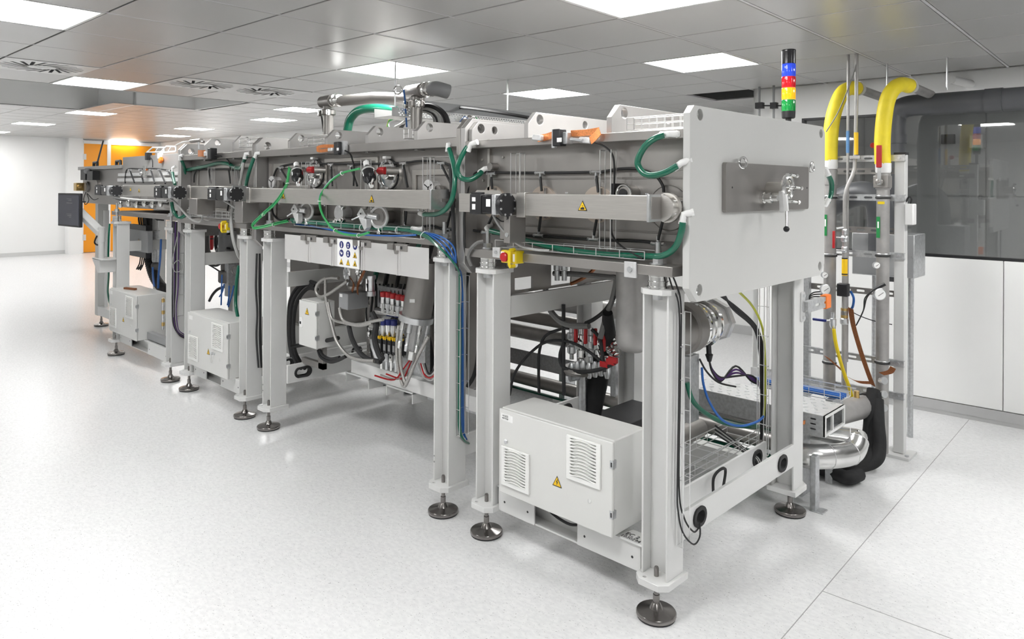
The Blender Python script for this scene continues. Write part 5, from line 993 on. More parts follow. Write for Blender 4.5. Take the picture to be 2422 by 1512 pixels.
g = thing('valve_set', 'brass valve set on the right side of the grey cabinet', 'valve', AX(2.50, 386, 760))
for k in range(5): p = AX(2.50, 386, 712+14*k); MB().lathe(p-Vector((0, 0, .025)), (0, 0, 1), [(0, .008), (.02, .015), (.04, .015), (.055, .008)], 10).build('valve', ('brass', 'zinc')[k % 2], g)
MB().cyl(AX(2.50, 386, 780), AX(2.50, 386, 705), .012).build('stem', 'zinc', g); MB().box(2.42, 2.47, 6.42, 6.9, .26, .32).build('foot_bar', 'grey_plastic', g)
MB().box(2.49, 3.53, 7.58, 7.60, 1.00, 1.10).build('upper_cross_beam', 'plate_paint', f4, bevel=.002)
# ================================================================== pipe rack by the window wall
XR = 4.87
def onr(u, v, x=XR): return AX(x, u, v)
g = thing('pipe_rack', 'tall white and grey upright rack carrying the service pipes', 'rack', (4.89, 1.37, 0))
ya, yb = 1.335, 1.395
MB().box(4.865, 4.925, ya, yb, .02, 1.862).build('post', 'white_paint', g, bevel=.003); MB().box(4.81, 4.98, 1.29, 1.44, .0, .018).build('foot_plate', 'white_paint', g, bevel=.002)
MB().lathe((4.84, 1.31, .018), (0, 0, 1), [(0, .012), (.01, .012)], 6).build('anchor', 'zinc', g); MB().box(4.86, 4.93, ya-.003, yb+.003, 1.862, 1.875).build('cap', 'black', g)
MB().box(4.90, 4.94, 1.93, 1.97, .02, 1.862).build('post', 'galv', g, bevel=.003); MB().box(4.86, 4.98, 1.88, 2.0, 0, .018).build('foot_plate', 'galv', g)
for v, nm in ((374, 0), (468, 1), (605, 1), (858, 2), (935, 1)):
    z = AX(4.85, 2110, v).z; m = MB().plate([(1.33, z-.020), (2.0, z-.020), (2.0, z+.020), (1.33, z+.020)], [oval(1.45+.09*k, z, .05, .014) for k in range(6)], 'x', 4.842, 4.846).box(4.846, 4.866, 1.33, 2.0, z+.014, z+.020).box(4.846, 4.866, 1.33, 2.0, z-.020, z-.014).build('cross_rail', 'galv', g)
    MB().hexa((4.842, 1.362, z), (-1, 0, 0), .009, .006).build('rail_bolt', 'zinc', g)
for v in (405, 545, 690):
    z = AX(5.0, 2080, v).z; MB().plate([(1.35, z-.020), (1.98, z-.020), (1.98, z+.020), (1.35, z+.020)], [oval(1.45+.085*k, z, .05, .015) for k in range(6)], 'x', 4.956, 4.961).build('rear_rail', 'steel', g)
# supply pipes with insulated yellow elbows
def pipe_y(label, u, vt, vb, xr, R, path, red):
    c = AX(xr, u, 600); y = c.y; g = thing('service_pipe', label, 'pipe', (xr, y, 0), 'grey service pipes with yellow insulated elbows')
    z0, z1 = AX(xr, u, vb).z, AX(xr, u, vt).z
    MB().lathe((xr, y, max(z0, .0)), (0, 0, 1), [(0, R), (z1-.16-max(z0, 0), R), (z1-.155-max(z0, 0), R*1.16), (z1-.06-max(z0, 0), R*1.16), (z1-.055-max(z0, 0), R), (z1-max(z0, 0), R)], 20).build('riser', 'pipe_grey', g)
    MB().lathe((xr, y, z1-.055), (0, 0, 1), [(0, R*1.12), (.012, R*1.22), (.06, R*1.22)], 18).build('collar', 'pvc_white', g)
    pts = smooth(path, 7); MB().tube(pts, .046, 16).build('insulation', 'yellow_foam', g)
    e = pts[-1]; d = Vector((1, .0, -.02)).normalized(); MB().lathe(e, d, [(0, .05), (.015, .05), (.018, .042), (.06, .042), (.07, .034)], 18).build('end_fitting', 'galv_light', g); MB().cyl(e+d*.07, e+d*.50, .030).build('outlet', 'pipe_grey', g)
    for v in (468, 605, 858): z = AX(xr, u, v).z; MB().torus((xr, y, z), (0, 0, 1), R*1.06, .006, 20, 6).build('pipe_clamp', 'rubber', g); MB().torus((xr, y, z+.012), (0, 0, 1), R*1.05, .004, 20, 6).build('clamp_band', 'zinc', g)
    return g, y, z0, z1
y1 = AX(4.80, 2088, 600).y; y2 = AX(4.80, 1962, 600).y
gA, yA, _, _ = pipe_y('grey riser with a yellow bend and a red lever by the white post', 2088, 388, 1070, 4.80, .037, [AX(4.80, 2088, 388), AX(4.80, 2087, 340), AX(4.80, 2090, 290), AX(4.82, 2098, 240), AX(4.86, 2112, 212), AX(4.95, 2130, 200), AX(5.05, 2150, 203)], True)
gB, yB, _, _ = pipe_y('grey riser with a yellow bend behind the thin steel tubes', 1963, 380, 925, 4.80, .037, [AX(4.80, 1963, 380), AX(4.80, 1964, 340), AX(4.80, 1968, 290), AX(4.82, 1978, 250), AX(4.86, 1992, 220), AX(4.95, 2010, 209), AX(5.03, 2026, 209)], False)
z = AX(4.75, 2080, 430).z; MB().obox((4.79, yA, z), .085, .085, .075, (1, 0, 0), (0, 1, 0)).lathe((4.735, yA, z), (-1, 0, 0), [(0, .022), (.02, .022), (.022, .012), (.035, .012)], 12).build('ball_valve', 'steel', gA, bevel=.004)
a, b = AX(4.715, 2080, 432), AX(4.70, 2078, 345); MB().obox(AX(4.70, 2079, 370), .032, .010, .135, (0, 1, 0), (1, 0, 0)).build('red_lever', 'red', gA, bevel=.004); MB().obox((AX(4.70, 2079, 395)+AX(4.72, 2080, 432))/2, .02, .006, .12, (0, 1, 0), (1, 0, 0)).build('lever_arm', 'zinc', gA)
p = AX(4.90, 2065, 344); tag(MB().lathe(p, (-1, -.3, 0), [(0, .018), (.02, .016)], 16).build('red_knob', 'red', None), 'round red knob behind the yellow bend', 'knob')
for gp, u, v1, v2, yy in ((gA, 2083, 513, 563, yA), (gB, 1957, 508, 558, yB)):
    z1_, z2_ = AX(4.76, u, v1).z, AX(4.76, u, v2).z; l = MB().box(4.7605, 4.763, yy+.006, yy+.026, z2_, z1_).build('pipe_label', 'sign_green', gp); MB().box(4.7600, 4.7606, yy+.011, yy+.020, z2_+.06, z1_-.03).build('pipe_label_text', 'label', l)
flat(gA, (4.762, yA, AX(4.76, 2088, 480).z), (-1, 0, 0), (0, 0, 1), .04, .016, 'yellow')
# pressure gauges
def gauge(label, u, v, x, R, par_y):
    c = AX(x, u, v); g = thing('pressure_gauge', label, 'gauge', c, 'round pressure gauges on the pipe rack'); d = Vector((-.75, -.65, 0)).normalized()
    MB().lathe(c, d, [(0, R*.92), (.004, R), (.022, R), (.024, R*.9)], 24).build('case', 'zinc', g); MB().lathe(c+d*.0235, d, [(0, R*.86), (.001, R*.86)], 24).build('dial', 'label', g)
    u_ = d.cross(Vector((0, 0, 1))).normalized(); q = c+d*.0255; MB().tube([q-u_*R*.5+Vector((0, 0, R*.3)), q+u_*R*.35-Vector((0, 0, R*.3))], .0014, 5).build('needle', 'ink', g); MB().cyl(c, Vector((4.80, par_y, c.z)), .008).build('stem', 'zinc', g)
gauge('large round gauge on the left riser under the end plate', 1950, 684, 4.73, .033, yB); gauge('small round gauge on the left riser under the end plate', 1948, 650, 4.74, .020, yB); gauge('large round gauge with a black plug on the right riser', 2078, 695, 4.72, .036, yA); gauge('small round gauge above the black plug on the right riser', 2070, 627, 4.73, .020, yA)
g = thing('sensor_plug', 'black angled plug with two cables above the large right gauge', 'plug', AX(4.72, 2085, 680)); MB().cyl(AX(4.70, 2066, 686), AX(4.72, 2094, 672), .010).build('plug', 'black', g)
for k in range(2): MB().hose([AX(4.70, 2066, 686), AX(4.70, 2050-4*k, 705), AX(4.72, 2042, 735), AX(4.75, 2025, 770)], .004, 6).build('cable', 'rubber', g)
# thin stainless tubes to the ceiling
g = thing('steel_tube', 'thin stainless tube with a blue pipe band up to the ceiling', 'tube', AX(4.80, 2004, 400), 'thin stainless tubes'); p = AX(4.78, 2004, 600); MB().cyl((4.78, p.y, .55), (4.78, p.y, 2.512), .009, n=10).build('tube', 'pipe_grey', g); MB().lathe((4.78, p.y, AX(4.78, 2004, 362).z), (0, 0, 1), [(0, .0105), (.14, .0105)], 12).build('blue_band', mat('pipe_blue', (.12, .28, .55), .4), g)
g = thing('steel_tube', 'thin stainless tube with a yellow pipe band and a bend', 'tube', AX(4.80, 2024, 400), 'thin stainless tubes'); q = AX(4.78, 2025, 300); MB().hose([(4.78, q.y, 2.512), (4.78, q.y, 2.2), AX(4.78, 2022, 380), AX(4.77, 2018, 410), AX(4.75, 2005, 440), AX(4.74, 1999, 465), AX(4.74, 1998, 500), AX(4.74, 1998, 540)], .012, 10).build('tube', 'pipe_grey', g)
MB().lathe((4.78, q.y, AX(4.78, 2023, 366).z), (0, 0, 1), [(0, .0135), (.14, .0135)], 12).build('yellow_band', 'sign_yellow', g); MB().obox(AX(4.76, 2023, 372), .06, .02, .02, (0, 1, 0)).build('tube_clamp', 'chrome', g)
r = AX(4.74, 1998, 600); m = MB()
for v, R in ((548, .018), (565, .024), (590, .020), (622, .016), (690, .014), (740, .022), (760, .026)): z = AX(4.74, 1998, v).z; m.lathe((4.74, r.y, z-.02), (0, 0, 1), [(0, R*.8), (.006, R), (.034, R), (.04, R*.8)], 12)
m.build('coupling', 'zinc', g); MB().cyl((4.74, r.y, .40), (4.74, r.y, AX(4.74, 1998, 540).z), .016).build('lower_tube', 'pipe_grey', g); MB().lathe((4.74, r.y, AX(4.74, 1998, 652).z), (0, 0, 1), [(0, .0175), (.11, .0175)], 12).build('yellow_band', 'sign_yellow', g)
for dz in (0, .10): MB().lathe((4.74, r.y, AX(4.74, 1998, 652).z+.005+dz), (0, 0, 1), [(0, .0178), (.008, .0178)], 12).build('black_mark', 'ink', g)
MB().box(4.70, 4.75, r.y-.03, r.y+.035, AX(4.74, 1995, 700).z, AX(4.74, 1995, 670).z).build('flow_switch', 'black', g, bevel=.005); MB().lathe((4.74, r.y, AX(4.74, 2000, 752).z), (0, 0, 1), [(0, .022), (.06, .022)], 12).build('sight_glass', 'brass', g)
MB().obox(AX(4.70, 1972, 567), .012, .02, .11, (0, 1, 0), (1, 0, 0)).build('red_lever', 'red', g, bevel=.003); MB().cyl(AX(4.71, 1978, 540), AX(4.74, 1998, 538), .008).build('lever_pivot', 'zinc', g)
for v in (562, 592): MB().cyl(AX(4.72, 1978, v), AX(4.72, 2000, v+1), .005).build('guide_rod', 'zinc', g)
cable('earth_wire', 'thin dark wire slanting across the yellow bend', [AX(4.72, 1954, 312), AX(4.74, 1985, 260), AX(4.76, 2018, 178), AX(4.78, 2027, 140)], .004, 'grey_dark_hose')
# dark pipe below the ceiling and its bend down
g = thing('drain_pipe', 'thick dark grey pipe along the window with a bend downward', 'pipe', (5.5, 1.0, 1.9))
zp = 2.23; pB = AX(5.45, 2068, 300)
xq = 5.45; R = .075; a = Matrix.Rotation(ROOM, 3, 'Z') @ Vector((5.62, -2.2, zp)); b = AX(a.x, 2130, 240); y_end = AX(5.5, 2110, 262).y
P = [(5.60, -2.6, zp), (5.56, y_end-.25, zp), (5.555, y_end-.10, zp), (5.552, y_end-.03, zp-.03), (5.55, y_end, zp-.10), (5.55, y_end, zp-.5), (5.55, y_end, 1.0)]
MB().tube(P[:2], R, 18).build('run', 'pvc_grey', g); MB().hose(P[1:], R*.98, 18, 6).build('bend', 'pvc_grey', g); MB().lathe((5.55, y_end, zp-.20), (0, 0, -1), [(0, R*1.06), (.06, R*1.06)], 18).build('socket', 'pvc_grey', g)
for y in (.62, ): MB().cyl((5.58, y, 1.93), (5.58, y, 2.512), .006, n=8).torus((5.58, y, zp), (0, 1, 0), R*1.03, .006, 20, 6).build('hanger', 'zinc', g)
MB().lathe((5.56, AX(5.56, 2330, 240).y, zp), (0, -1, 0), [(0, R*1.05), (.10, R*1.05)], 18).build('socket', 'pvc_grey', g)
# hangers and stubs above the window
for n, (u, v0, v1) in enumerate(((2098, 157, 215), (2240, 182, 210))): p = AX(5.3, u, v1); tag(MB().cyl((5.3, p.y, 2.04+.25*n), (5.3, p.y, 2.512), .006, n=8).build('hanger_rod', 'zinc', None), ('thin threaded hanger rod above the yellow bends', 'short hanger rod above the dark pipe')[n], 'rod')
p = AX(5.75, 2250, 188); tag(MB().cyl(p, p+Vector((.27, -.06, -.01)), .03).build('pipe_stub', 'light_plastic', None), 'short pale pipe stub entering the wall above the dark pipe', 'pipe')
# small boxes
p = AX(4.86, 2143, 505); g = thing('switch_box', 'small white switch box on the rack post', 'box', p); MB().box(4.855, 4.925, 1.285, 1.335, AX(4.86, 2143, 532).z, AX(4.86, 2143, 482).z).build('box', 'pvc_white', g, bevel=.006); MB().hose([(4.89, 1.31, AX(4.86, 2143, 482).z), (4.89, 1.305, AX(4.86, 2143, 470).z), (4.89, 1.32, AX(4.86, 2143, 466).z), (4.89, 1.335, AX(4.86, 2143, 478).z)], .005, 6).build('cable', 'rubber', g)
g = thing('wall_cabinet', 'grey steel cabinet behind the pipe rack', 'cabinet', (5.3, 1.7, .9)); ya, yb = AX(5.15, 2163, 600).y, AX(5.15, 2015, 600).y; z1_, z2_ = AX(5.15, 2163, 660).z, AX(5.15, 2163, 556).z
MB().box(5.15, 5.40, ya, yb, z1_, z2_).build('body', 'galv', g, bevel=.005); MB().box(5.143, 5.15, ya+.006, yb-.006, z1_+.006, z2_-.006).build('door', 'grey_plastic', g, bevel=.003); flat(g, AX(5.142, 2141, 607), (-1, 0, 0), (0, 0, 1), .026, .09, 'label'); MB().lathe(AX(5.142, 2158, 608), (-1, 0, 0), [(0, .005), (.003, .005)], 8).build('lock', 'zinc', g)
for yy in (ya+.06, yb-.1): MB().cyl((5.30, yy, 0), (5.30, yy, z1_), .018).build('leg', 'galv', g)
g = thing('duct_elbow', 'dark round duct bend behind the right riser', 'duct', AX(5.2, 2055, 470)); c = AX(5.2, 2050, 470); MB().hose([c+Vector((0, .25, -.06)), c+Vector((0, .1, .02)), c+Vector((0, 0, .03)), c+Vector((0, -.07, -.02)), c+Vector((0, -.09, -.14)), c+Vector((0, -.09, -.35))], .085, 16).build('bend', 'pvc_grey', g)
# bracket with orange end cap on the far column
g = thing('slotted_bracket', 'slotted steel arm with an orange end cap on the far column', 'bracket', (3.66, 1.46, .9)); a = AY(1.455, 1893, 728); z = a.z
MB().prism(rrect(3.60, 3.645, z-.075, z+.075, .010), 'y', 1.454, 1.462).build('base_plate', 'galv_light', g, bevel=.002); b = AY(1.43, 1955, 733)
MB().plate([(3.62, z-.028), (b.x, z-.028), (b.x, z+.028), (3.62, z+.028)], [oval(3.74, z, .055, .014), oval(3.86, z, .055, .014)], 'y', 1.430, 1.434).box(3.62, b.x, 1.434, 1.454, z+.023, z+.028).box(3.62, b.x, 1.434, 1.454, z-.028, z-.023).build('arm', 'galv', g); MB().box(b.x-.012, b.x+.055, 1.425, 1.46, z-.036, z+.036).build('end_cap', 'orange', g, bevel=.005)
for dz in (-.055, .055): MB().hexa((3.622, 1.454, z+dz), (0, -1, 0), .010, .008).build('bolt', 'zinc', g)
# yellow hose, blue lever valve, copper straps
hose('air_hose', 'thin yellow hose falling from the rack valve to the floor pipe', 'hose', [AX(4.62, 1972, 778), AX(4.62, 1976, 808), AX(4.63, 1985, 845), AX(4.66, 1997, 885), AX(4.68, 2008, 915), AX(4.70, 2015, 940), AX(4.70, 2017, 962)], .011, 'yellow')
p = AX(4.64, 1970, 758); g = thing('lever_valve', 'small valve with a blue lever above the thin yellow hose', 'valve', p); MB().lathe(p-Vector((0, 0, .05)), (0, 0, 1), [(0, .012), (.02, .02), (.06, .02), (.065, .012), (.10, .012)], 12).build('body', 'zinc', g); MB().obox(AX(4.60, 1938, 757), .085, .014, .016, (0, 1, 0)).build('blue_lever', 'sign_blue', g, bevel=.005); MB().cyl(AX(4.61, 1955, 758), p, .005).build('spindle', 'zinc', g)
for k, w in enumerate((((2012, 730), (2018, 770), (2035, 830), (2052, 880), (2064, 912)), ((1955, 845), (1975, 862), (1995, 880)), ((2010, 895), (2030, 904), (2062, 906)), ((2085, 885), (2105, 880), (2112, 870)))):
    g = thing('ground_strap', ('long brown copper braid slanting across the pipe rack', 'short brown copper braid at the left riser foot', 'brown copper braid joining the risers low down', 'brown copper braid looping behind the white post')[k], 'ground strap', AX(4.76, *w[0]), 'copper braided ground straps'); ribbon(g, [AX(4.74, *q) for q in w], .036, (.1, .9, .3), 'copper_dull')
# floor pipe, black foam hoses, aluminium clad pipe, cable duct
g = thing('floor_pipe', 'wide grey pipe stub with rubber couplings low on the rack', 'pipe', AX(4.6, 2030, 990)); a, b = AZ(.33, 1960, 1000), AX(4.80, 2075, 965); a = Vector((4.35, b.y+.10, .33)); b = Vector((4.76, yA+.02, .33)); MB().cyl(a, b, .068, n=18).build('pipe', 'pipe_grey', g); d = (b-a).normalized(); MB().lathe(a+d*.30, d, [(0, .076), (.05, .076)], 18).build('coupling', 'rubber', g); q = a+d*.22+Vector((0, 0, .065)); MB().lathe(q, (0, 0, 1), [(0, .018), (.04, .016)], 10).build('brass_nipple', 'brass', g)
for k in range(3):
    p = AX(4.72, 2082, 900+32*k); MB().lathe(p, (-.6, -.7, .2), [(0, .016), (.03, .016), (.032, .022), (.045, .022)], 12).build('side_nipple', 'zinc', gA)
def fz(u, v, z): return AZ(z, u, v)
for k, w in enumerate(([AX(4.68, 2066, 922), AX(4.62, 2060, 970), AX(4.60, 2056, 1020), AX(4.56, 2048, 1062), AZ(.10, 2030, 1082), AZ(.10, 1985, 1088), AZ(.09, 1940, 1080), AZ(.09, 1890, 1068)], [AX(4.66, 2074, 945), AX(4.60, 2076, 1000), AX(4.56, 2080, 1050), AX(4.50, 2074, 1085), AZ(.05, 2045, 1100), AZ(.05, 1990, 1105), AZ(.05, 1945, 1098), AZ(.05, 1895, 1085)], [AX(4.68, 2070, 930), AX(4.62, 2068, 985), AX(4.58, 2069, 1035), AX(4.54, 2064, 1072), AZ(.07, 2040, 1092), AZ(.07, 1990, 1098), AZ(.07, 1945, 1090), AZ(.07, 1895, 1078)], [AZ(.045, 2032, 1122), AZ(.05, 2005, 1130), AZ(.05, 1970, 1118), AZ(.05, 1935, 1106), AZ(.05, 1900, 1094)])):
    w = [Vector((p.x, p.y, max(p.z, .045))) for p in w]
    tag(MB().hose(w, .038, 12, 6).build('insulated_hose', 'foam', None), ('black foam hose hanging from the right riser top nipple', 'black foam hose hanging outermost beside the right riser', 'black foam hose squeezed between its neighbours on the rack', 'black foam hose ending in a fold on the floor')[k], 'hose', 'black foam insulated hoses')
g = thing('clad_pipe', 'shiny aluminium clad pipe in a flat U bend on the floor', 'pipe', (3.95, 1.3, .1)); P = smooth([(3.98, 2.3, .30), (3.98, 1.7, .30), AX(4.10, 2010, 1040), AX(4.10, 2025, 1046), AX(4.02, 2010, 1072), AX(3.88, 1960, 1080), AX(3.80, 1905, 1078), AX(3.85, 1860, 1060)], 6); MB().tube(P, .062, 18).build('cladding', 'alu', g)
for i in (12, 18, 24, 30):
    if i+1 < len(P): d = (P[i+1]-P[i]).normalized(); MB().torus(P[i], d, .062, .0022, 20, 5).build('band', 'galv_light', g)
MB().box(3.73, 3.78, 1.43, 1.46, .0, .28).box(3.72, 3.79, 1.39, 1.46, .0, .006).build('support_foot', 'galv', g, bevel=.003)
g = thing('cable_duct', 'low duct with a chequered top cover and slotted sides', 'duct', (3.95, 2.2, .36)); x0, x1, ye = 3.78, 4.06, 1.405; zt, zb = .482, .374
MB().box(x0, x1, ye, 4.4, zt-.004, zt).build('cover', 'galv_light', g); m = MB()
for i in range(14):
    for j in range(5): c = (x0+.03+.055*j, ye+.05+.055*i+.0275*(j % 2)); a = PI/4 if (i+j) % 2 else -PI/4; m.obox((c[0], c[1], zt+.001), .026, .008, .003, (math.cos(a), math.sin(a), 0), (-math.sin(a), math.cos(a), 0))
m.build('tread_pattern', 'zinc', g)['kind'] = 'stuff'
H = [oval(ye+.14+.035*k, zb+.030+.026*j, .026, .008) for k in (0,) for j in range(3)]+[oval(ye+.06, zb+.030+.026*j, .03, .008) for j in range(3)]
MB().plate([(ye, zb), (4.4, zb), (4.4, zt-.004), (ye, zt-.004)], H, 'x', x0, x0+.003).build('side', 'galv', g); MB().box(x1-.003, x1, ye, 4.4, zb, zt-.004).build('side', 'galv', g); MB().box(x0, x1, ye, 4.4, zb-.003, zb).build('bottom', 'galv', g)
MB().plate([(x0, zb), (x1, zb), (x1, zt), (x0, zt)], [[(x0+.015, zb+.014), (x0+.10, zb+.014), (x0+.10, zt-.014), (x0+.015, zt-.014)], [(x0+.115, zb+.014), (x1-.015, zb+.014), (x1-.015, zt-.014), (x0+.115, zt-.014)]], 'y', ye-.003, ye+.008).build('end_frame', 'white_paint', g)
for y in (1.55, 2.3, 3.2): MB().box(3.86, 3.98, y, y+.05, 0, zb).build('leg', 'galv', g)
ribbon(g, [(x0-.004, ye+.10, .43), (x0-.03, ye+.16, .40), (x0-.05, ye+.26, .385)], .02, (0, 0, 1), 'copper', 'earth_braid')
zt_ = AX(4.2, 1950, 925).z-.03
for y in (1.52, 1.92): tag(MB().box(4.15, 4.31, y-.02, y+.02, 0, zt_-.002).build('tray_support', 'galv', None), 'grey upright under the wire tray with blue cables', 'support', 'uprights under the blue cable tray')
tray('cable_tray', 'wire tray carrying blue cables behind the chequered duct', (4.15, 1.46, zt_), (4.15, 1.98, zt_), .16, .05, (1, 0, 0), step=.08)
for k in range(3): cable('tray_cable', 'blue cable lying in the wire tray by the chequered duct', [(4.18+.03*k, 1.46, zt_+.018), (4.17+.03*k, 1.7, zt_+.022), (4.18+.03*k, 1.98, zt_+.018)], .012, 'blue_tube', 'blue cables in the duct side tray')
# small wiring on the left riser
for k in range(4): cable('rack_cable', 'thin dark cable coiled at the left riser', [AX(4.76, 1945, 690+6*k), AX(4.72, 1925, 692+5*k), AX(4.70, 1915, 700+3*k), AX(4.72, 1917, 712), AX(4.76, 1935, 716)], .004, 'rubber', 'thin cables at the left riser')
cable('rack_cable', 'blue cable loop beside the brass sight glass', [AX(4.80, 2012, 690), AX(4.78, 2019, 705), AX(4.80, 2017, 725), AX(4.82, 2010, 735)], .008, 'blue_tube'); cable('rack_cable', 'thin cable from sight glass across to the right riser', [AX(4.80, 2010, 735), AX(4.82, 2035, 748), AX(4.86, 2070, 760), AX(4.9, 2110, 768)], .003, 'rubber')
hose('coolant_hose', 'green hose arc showing behind the right edge of end plate', 'hose', [AX(3.70, 1955, 408), AX(3.75, 1966, 430), AX(3.76, 1966, 455), AX(3.72, 1958, 478)], .0125, 'green_hose', [(AX(3.69, 1953, 400), (-.6, 1, .2), (.3, -.3, -1)), (AX(3.69, 1953, 486), (-.6, 1, .2), (.3, -.3, 1))], 'thick green coolant hoses')
# conduits on the return wall beside the stack light
for k, u in enumerate((1796, 1830)): p = AX(5.8, u, 240); tag(MB().cyl((5.8, p.y, 1.9), (5.8, p.y, 2.512), .010, n=8).build('wall_conduit', 'grey_plastic', None), ('grey conduit with black clamps nearest the open ceiling tile', 'grey conduit with black clamps beside the stack light')[k], 'conduit')
p, q = AX(5.79, 1790, 250), AX(5.79, 1860, 250); tag(MB().cyl(p, q, .006, n=8).obox(AX(5.78, 1797, 250), .06, .05, .05, (0, 1, 0)).obox(AX(5.78, 1831, 250), .05, .05, .05, (0, 1, 0)).build('conduit_clamp', 'black', None), 'black clamp bar joining the two grey conduits', 'clamp')
# ================================================================== pipework above the chambers
XP = 3.02
g = thing('roughing_line', 'steel vacuum line with two angle valves above the long chamber', 'pipe', (XP, 4.3, 1.89))
def vz(u, v): return AX(XP, u, v).z
yL, yR = AX(XP, 777, 240).y, AX(XP, 985, 230).y; zL, zR = vz(777, 240), vz(985, 216)
for y, z, mt in ((yL, zL, 'steel'), (yR, zR, 'steel')):
    MB().lathe((XP, y+.10, z), (0, -1, 0), [(0, .034), (.012, .046), (.06, .046), (.065, .048), (.16, .048), (.165, .042), (.19, .042)], 20).build('angle_valve', mt, g)
    MB().lathe((XP, y-.09, z), (0, -1, 0), [(0, .038), (.008, .052), (.018, .052), (.024, .038), (.045, .038), (.052, .050), (.066, .050), (.075, .038)], 20).build('clamp_pair', 'chrome', g)
    MB().lathe((XP, y, 1.88), (0, 0, 1), [(0, .040), (z-1.88-.11, .040), (z-1.88-.10, .056), (z-1.88-.07, .056), (z-1.88-.06, .042), (z-1.88-.04, .042)], 20).build('riser', 'steel', g)
    for s in (-1, 1): MB().obox((XP-.04, y+s*.062, z-.09), .022, .03, .05, (0, 1, 0)).build('clamp_wing', 'chrome', g, bevel=.006)
MB().tube([(XP, yL-.18, zL-.01), (XP+.05, (yL+yR)/2, (zL+zR)/2), (XP+.03, yR-.0, zR-.05)], .040, 18).build('run', 'steel', g)
MB().hose([(XP, yR-.16, zR), (XP, yR-.20, zR), (XP+.02, yR-.235, zR-.01), (XP+.06, yR-.25, zR-.02)], .048, 16).build('elbow', 'grey_plastic', g)
p = AX(XP-.08, 941, 213); MB().torus(p, (1, .5, 0), .028, .006, 18, 6).build('lifting_ring', 'chrome', g)
cable('air_tube', 'thin blue tube hanging from the nearer angle valve', [AX(XP-.08, 955, 212), AX(XP-.06, 958, 240), AX(XP, 960, 270), AX(XP+.05, 962, 300)], .006, 'blue_tube', cat='tube')
cable('drop_cable', 'thin dark cable beside the farther valve riser', [AX(XP, 758, 262), AX(XP, 762, 285), AX(XP, 765, 312)], .006, 'rubber')
hose('coolant_hose', 'dark green hose arching between the two valve risers', 'hose', [AX(3.25, *q) for q in ((820, 322), (826, 288), (838, 270), (852, 261), (873, 257), (900, 257), (935, 262))], .035, 'green_dark', n=12)
L = [([AX(3.10+.02*k, 1064-7*k, 305), AX(3.10, 1056-6*k, 275+k), AX(3.10, 1040-5*k, 258+2*k), AX(3.10, 1018-4*k, 249+3*k), AX(3.10, 995-3*k, 252+4*k), AX(3.15, 970, 268+3*k), AX(3.2, 950-3*k, 300)], (.014, .012, .010, .012, .009, .009)[k], ('rubber', 'rubber', 'grey_cable', 'grey_cable', 'rubber', 'grey_cable')[k]) for k in range(6)]
bundle('cable_bundle', 'thick black and grey cable arch beside the nearer valve riser', L)
L = [([AX(3.3, 946, 270+3*k), AX(3.3, 935, 277+2*k), AX(3.3, 920, 285+2*k), AX(3.3, 914+3*k, 310)], .006, ('yellow_green', 'green_tube', 'green_tube', 'wire')[k]) for k in range(4)]
bundle('wire_bunch', 'loose green and yellow wires over the long chamber roof', L)
g = thing('perforated_tray', 'white perforated cable tray crossing above the long chamber', 'cable tray', (3.6, 3.9, 2.11)); H = []
for i in range(46):
    for j in range(4): x = 2.96+.027*i+(.0 if j % 2 else .010); H.append([(x-.008, 2.126+.0125*j), (x+.008, 2.126+.0125*j), (x+.008, 2.133+.0125*j), (x-.008, 2.133+.0125*j)])
MB().plate([(2.90, 2.118), (4.28, 2.118), (4.28, 2.178), (2.90, 2.178)], H, 'y', 3.90, 3.903).build('side', 'white_paint', g, flat=True); MB().box(2.90, 4.28, 3.90, 4.10, 2.116, 2.119).box(2.90, 4.28, 4.10, 4.103, 2.116, 2.178).build('bottom', 'white_paint', g)
for x in (3.0, 4.1): MB().cyl((x, 4.0, 2.119), (x, 4.0, 2.512), .006).build('hanger_rod', 'zinc', g)
MB().box(3.2, 4.4, 3.95, 4.08, 2.185, 2.25).build('trunk', 'grey_plastic', g); 
p = AY(3.84, 1110, 284); g = thing('wire_spool', 'small grey spool with blue and green wire ends by the tray', 'spool', p); MB().lathe(p, (0, 1, 0), [(0, .03), (.06, .03)], 14).torus(p, (0, 1, 0), .03, .008, 14, 6).build('spool', 'steel', g)
for k, (du, dv, mt) in enumerate(((-22, 8, 'blue_tube'), (24, 10, 'green_tube'), (20, 2, 'grey_cable'))): MB().hose([p, AX(3.2, 1110+du*.5, 276), AX(3.2, 1110+du, 280+dv)], .004, 5).build('wire', mt, g)
cable('roof_cable', 'dark cable running under the ceiling beside the perforated tray', [AX(3.6, 1060, 252), AX(3.5, 1120, 258), AX(3.4, 1190, 268), AX(3.4, 1250, 278)], .012, 'rubber')
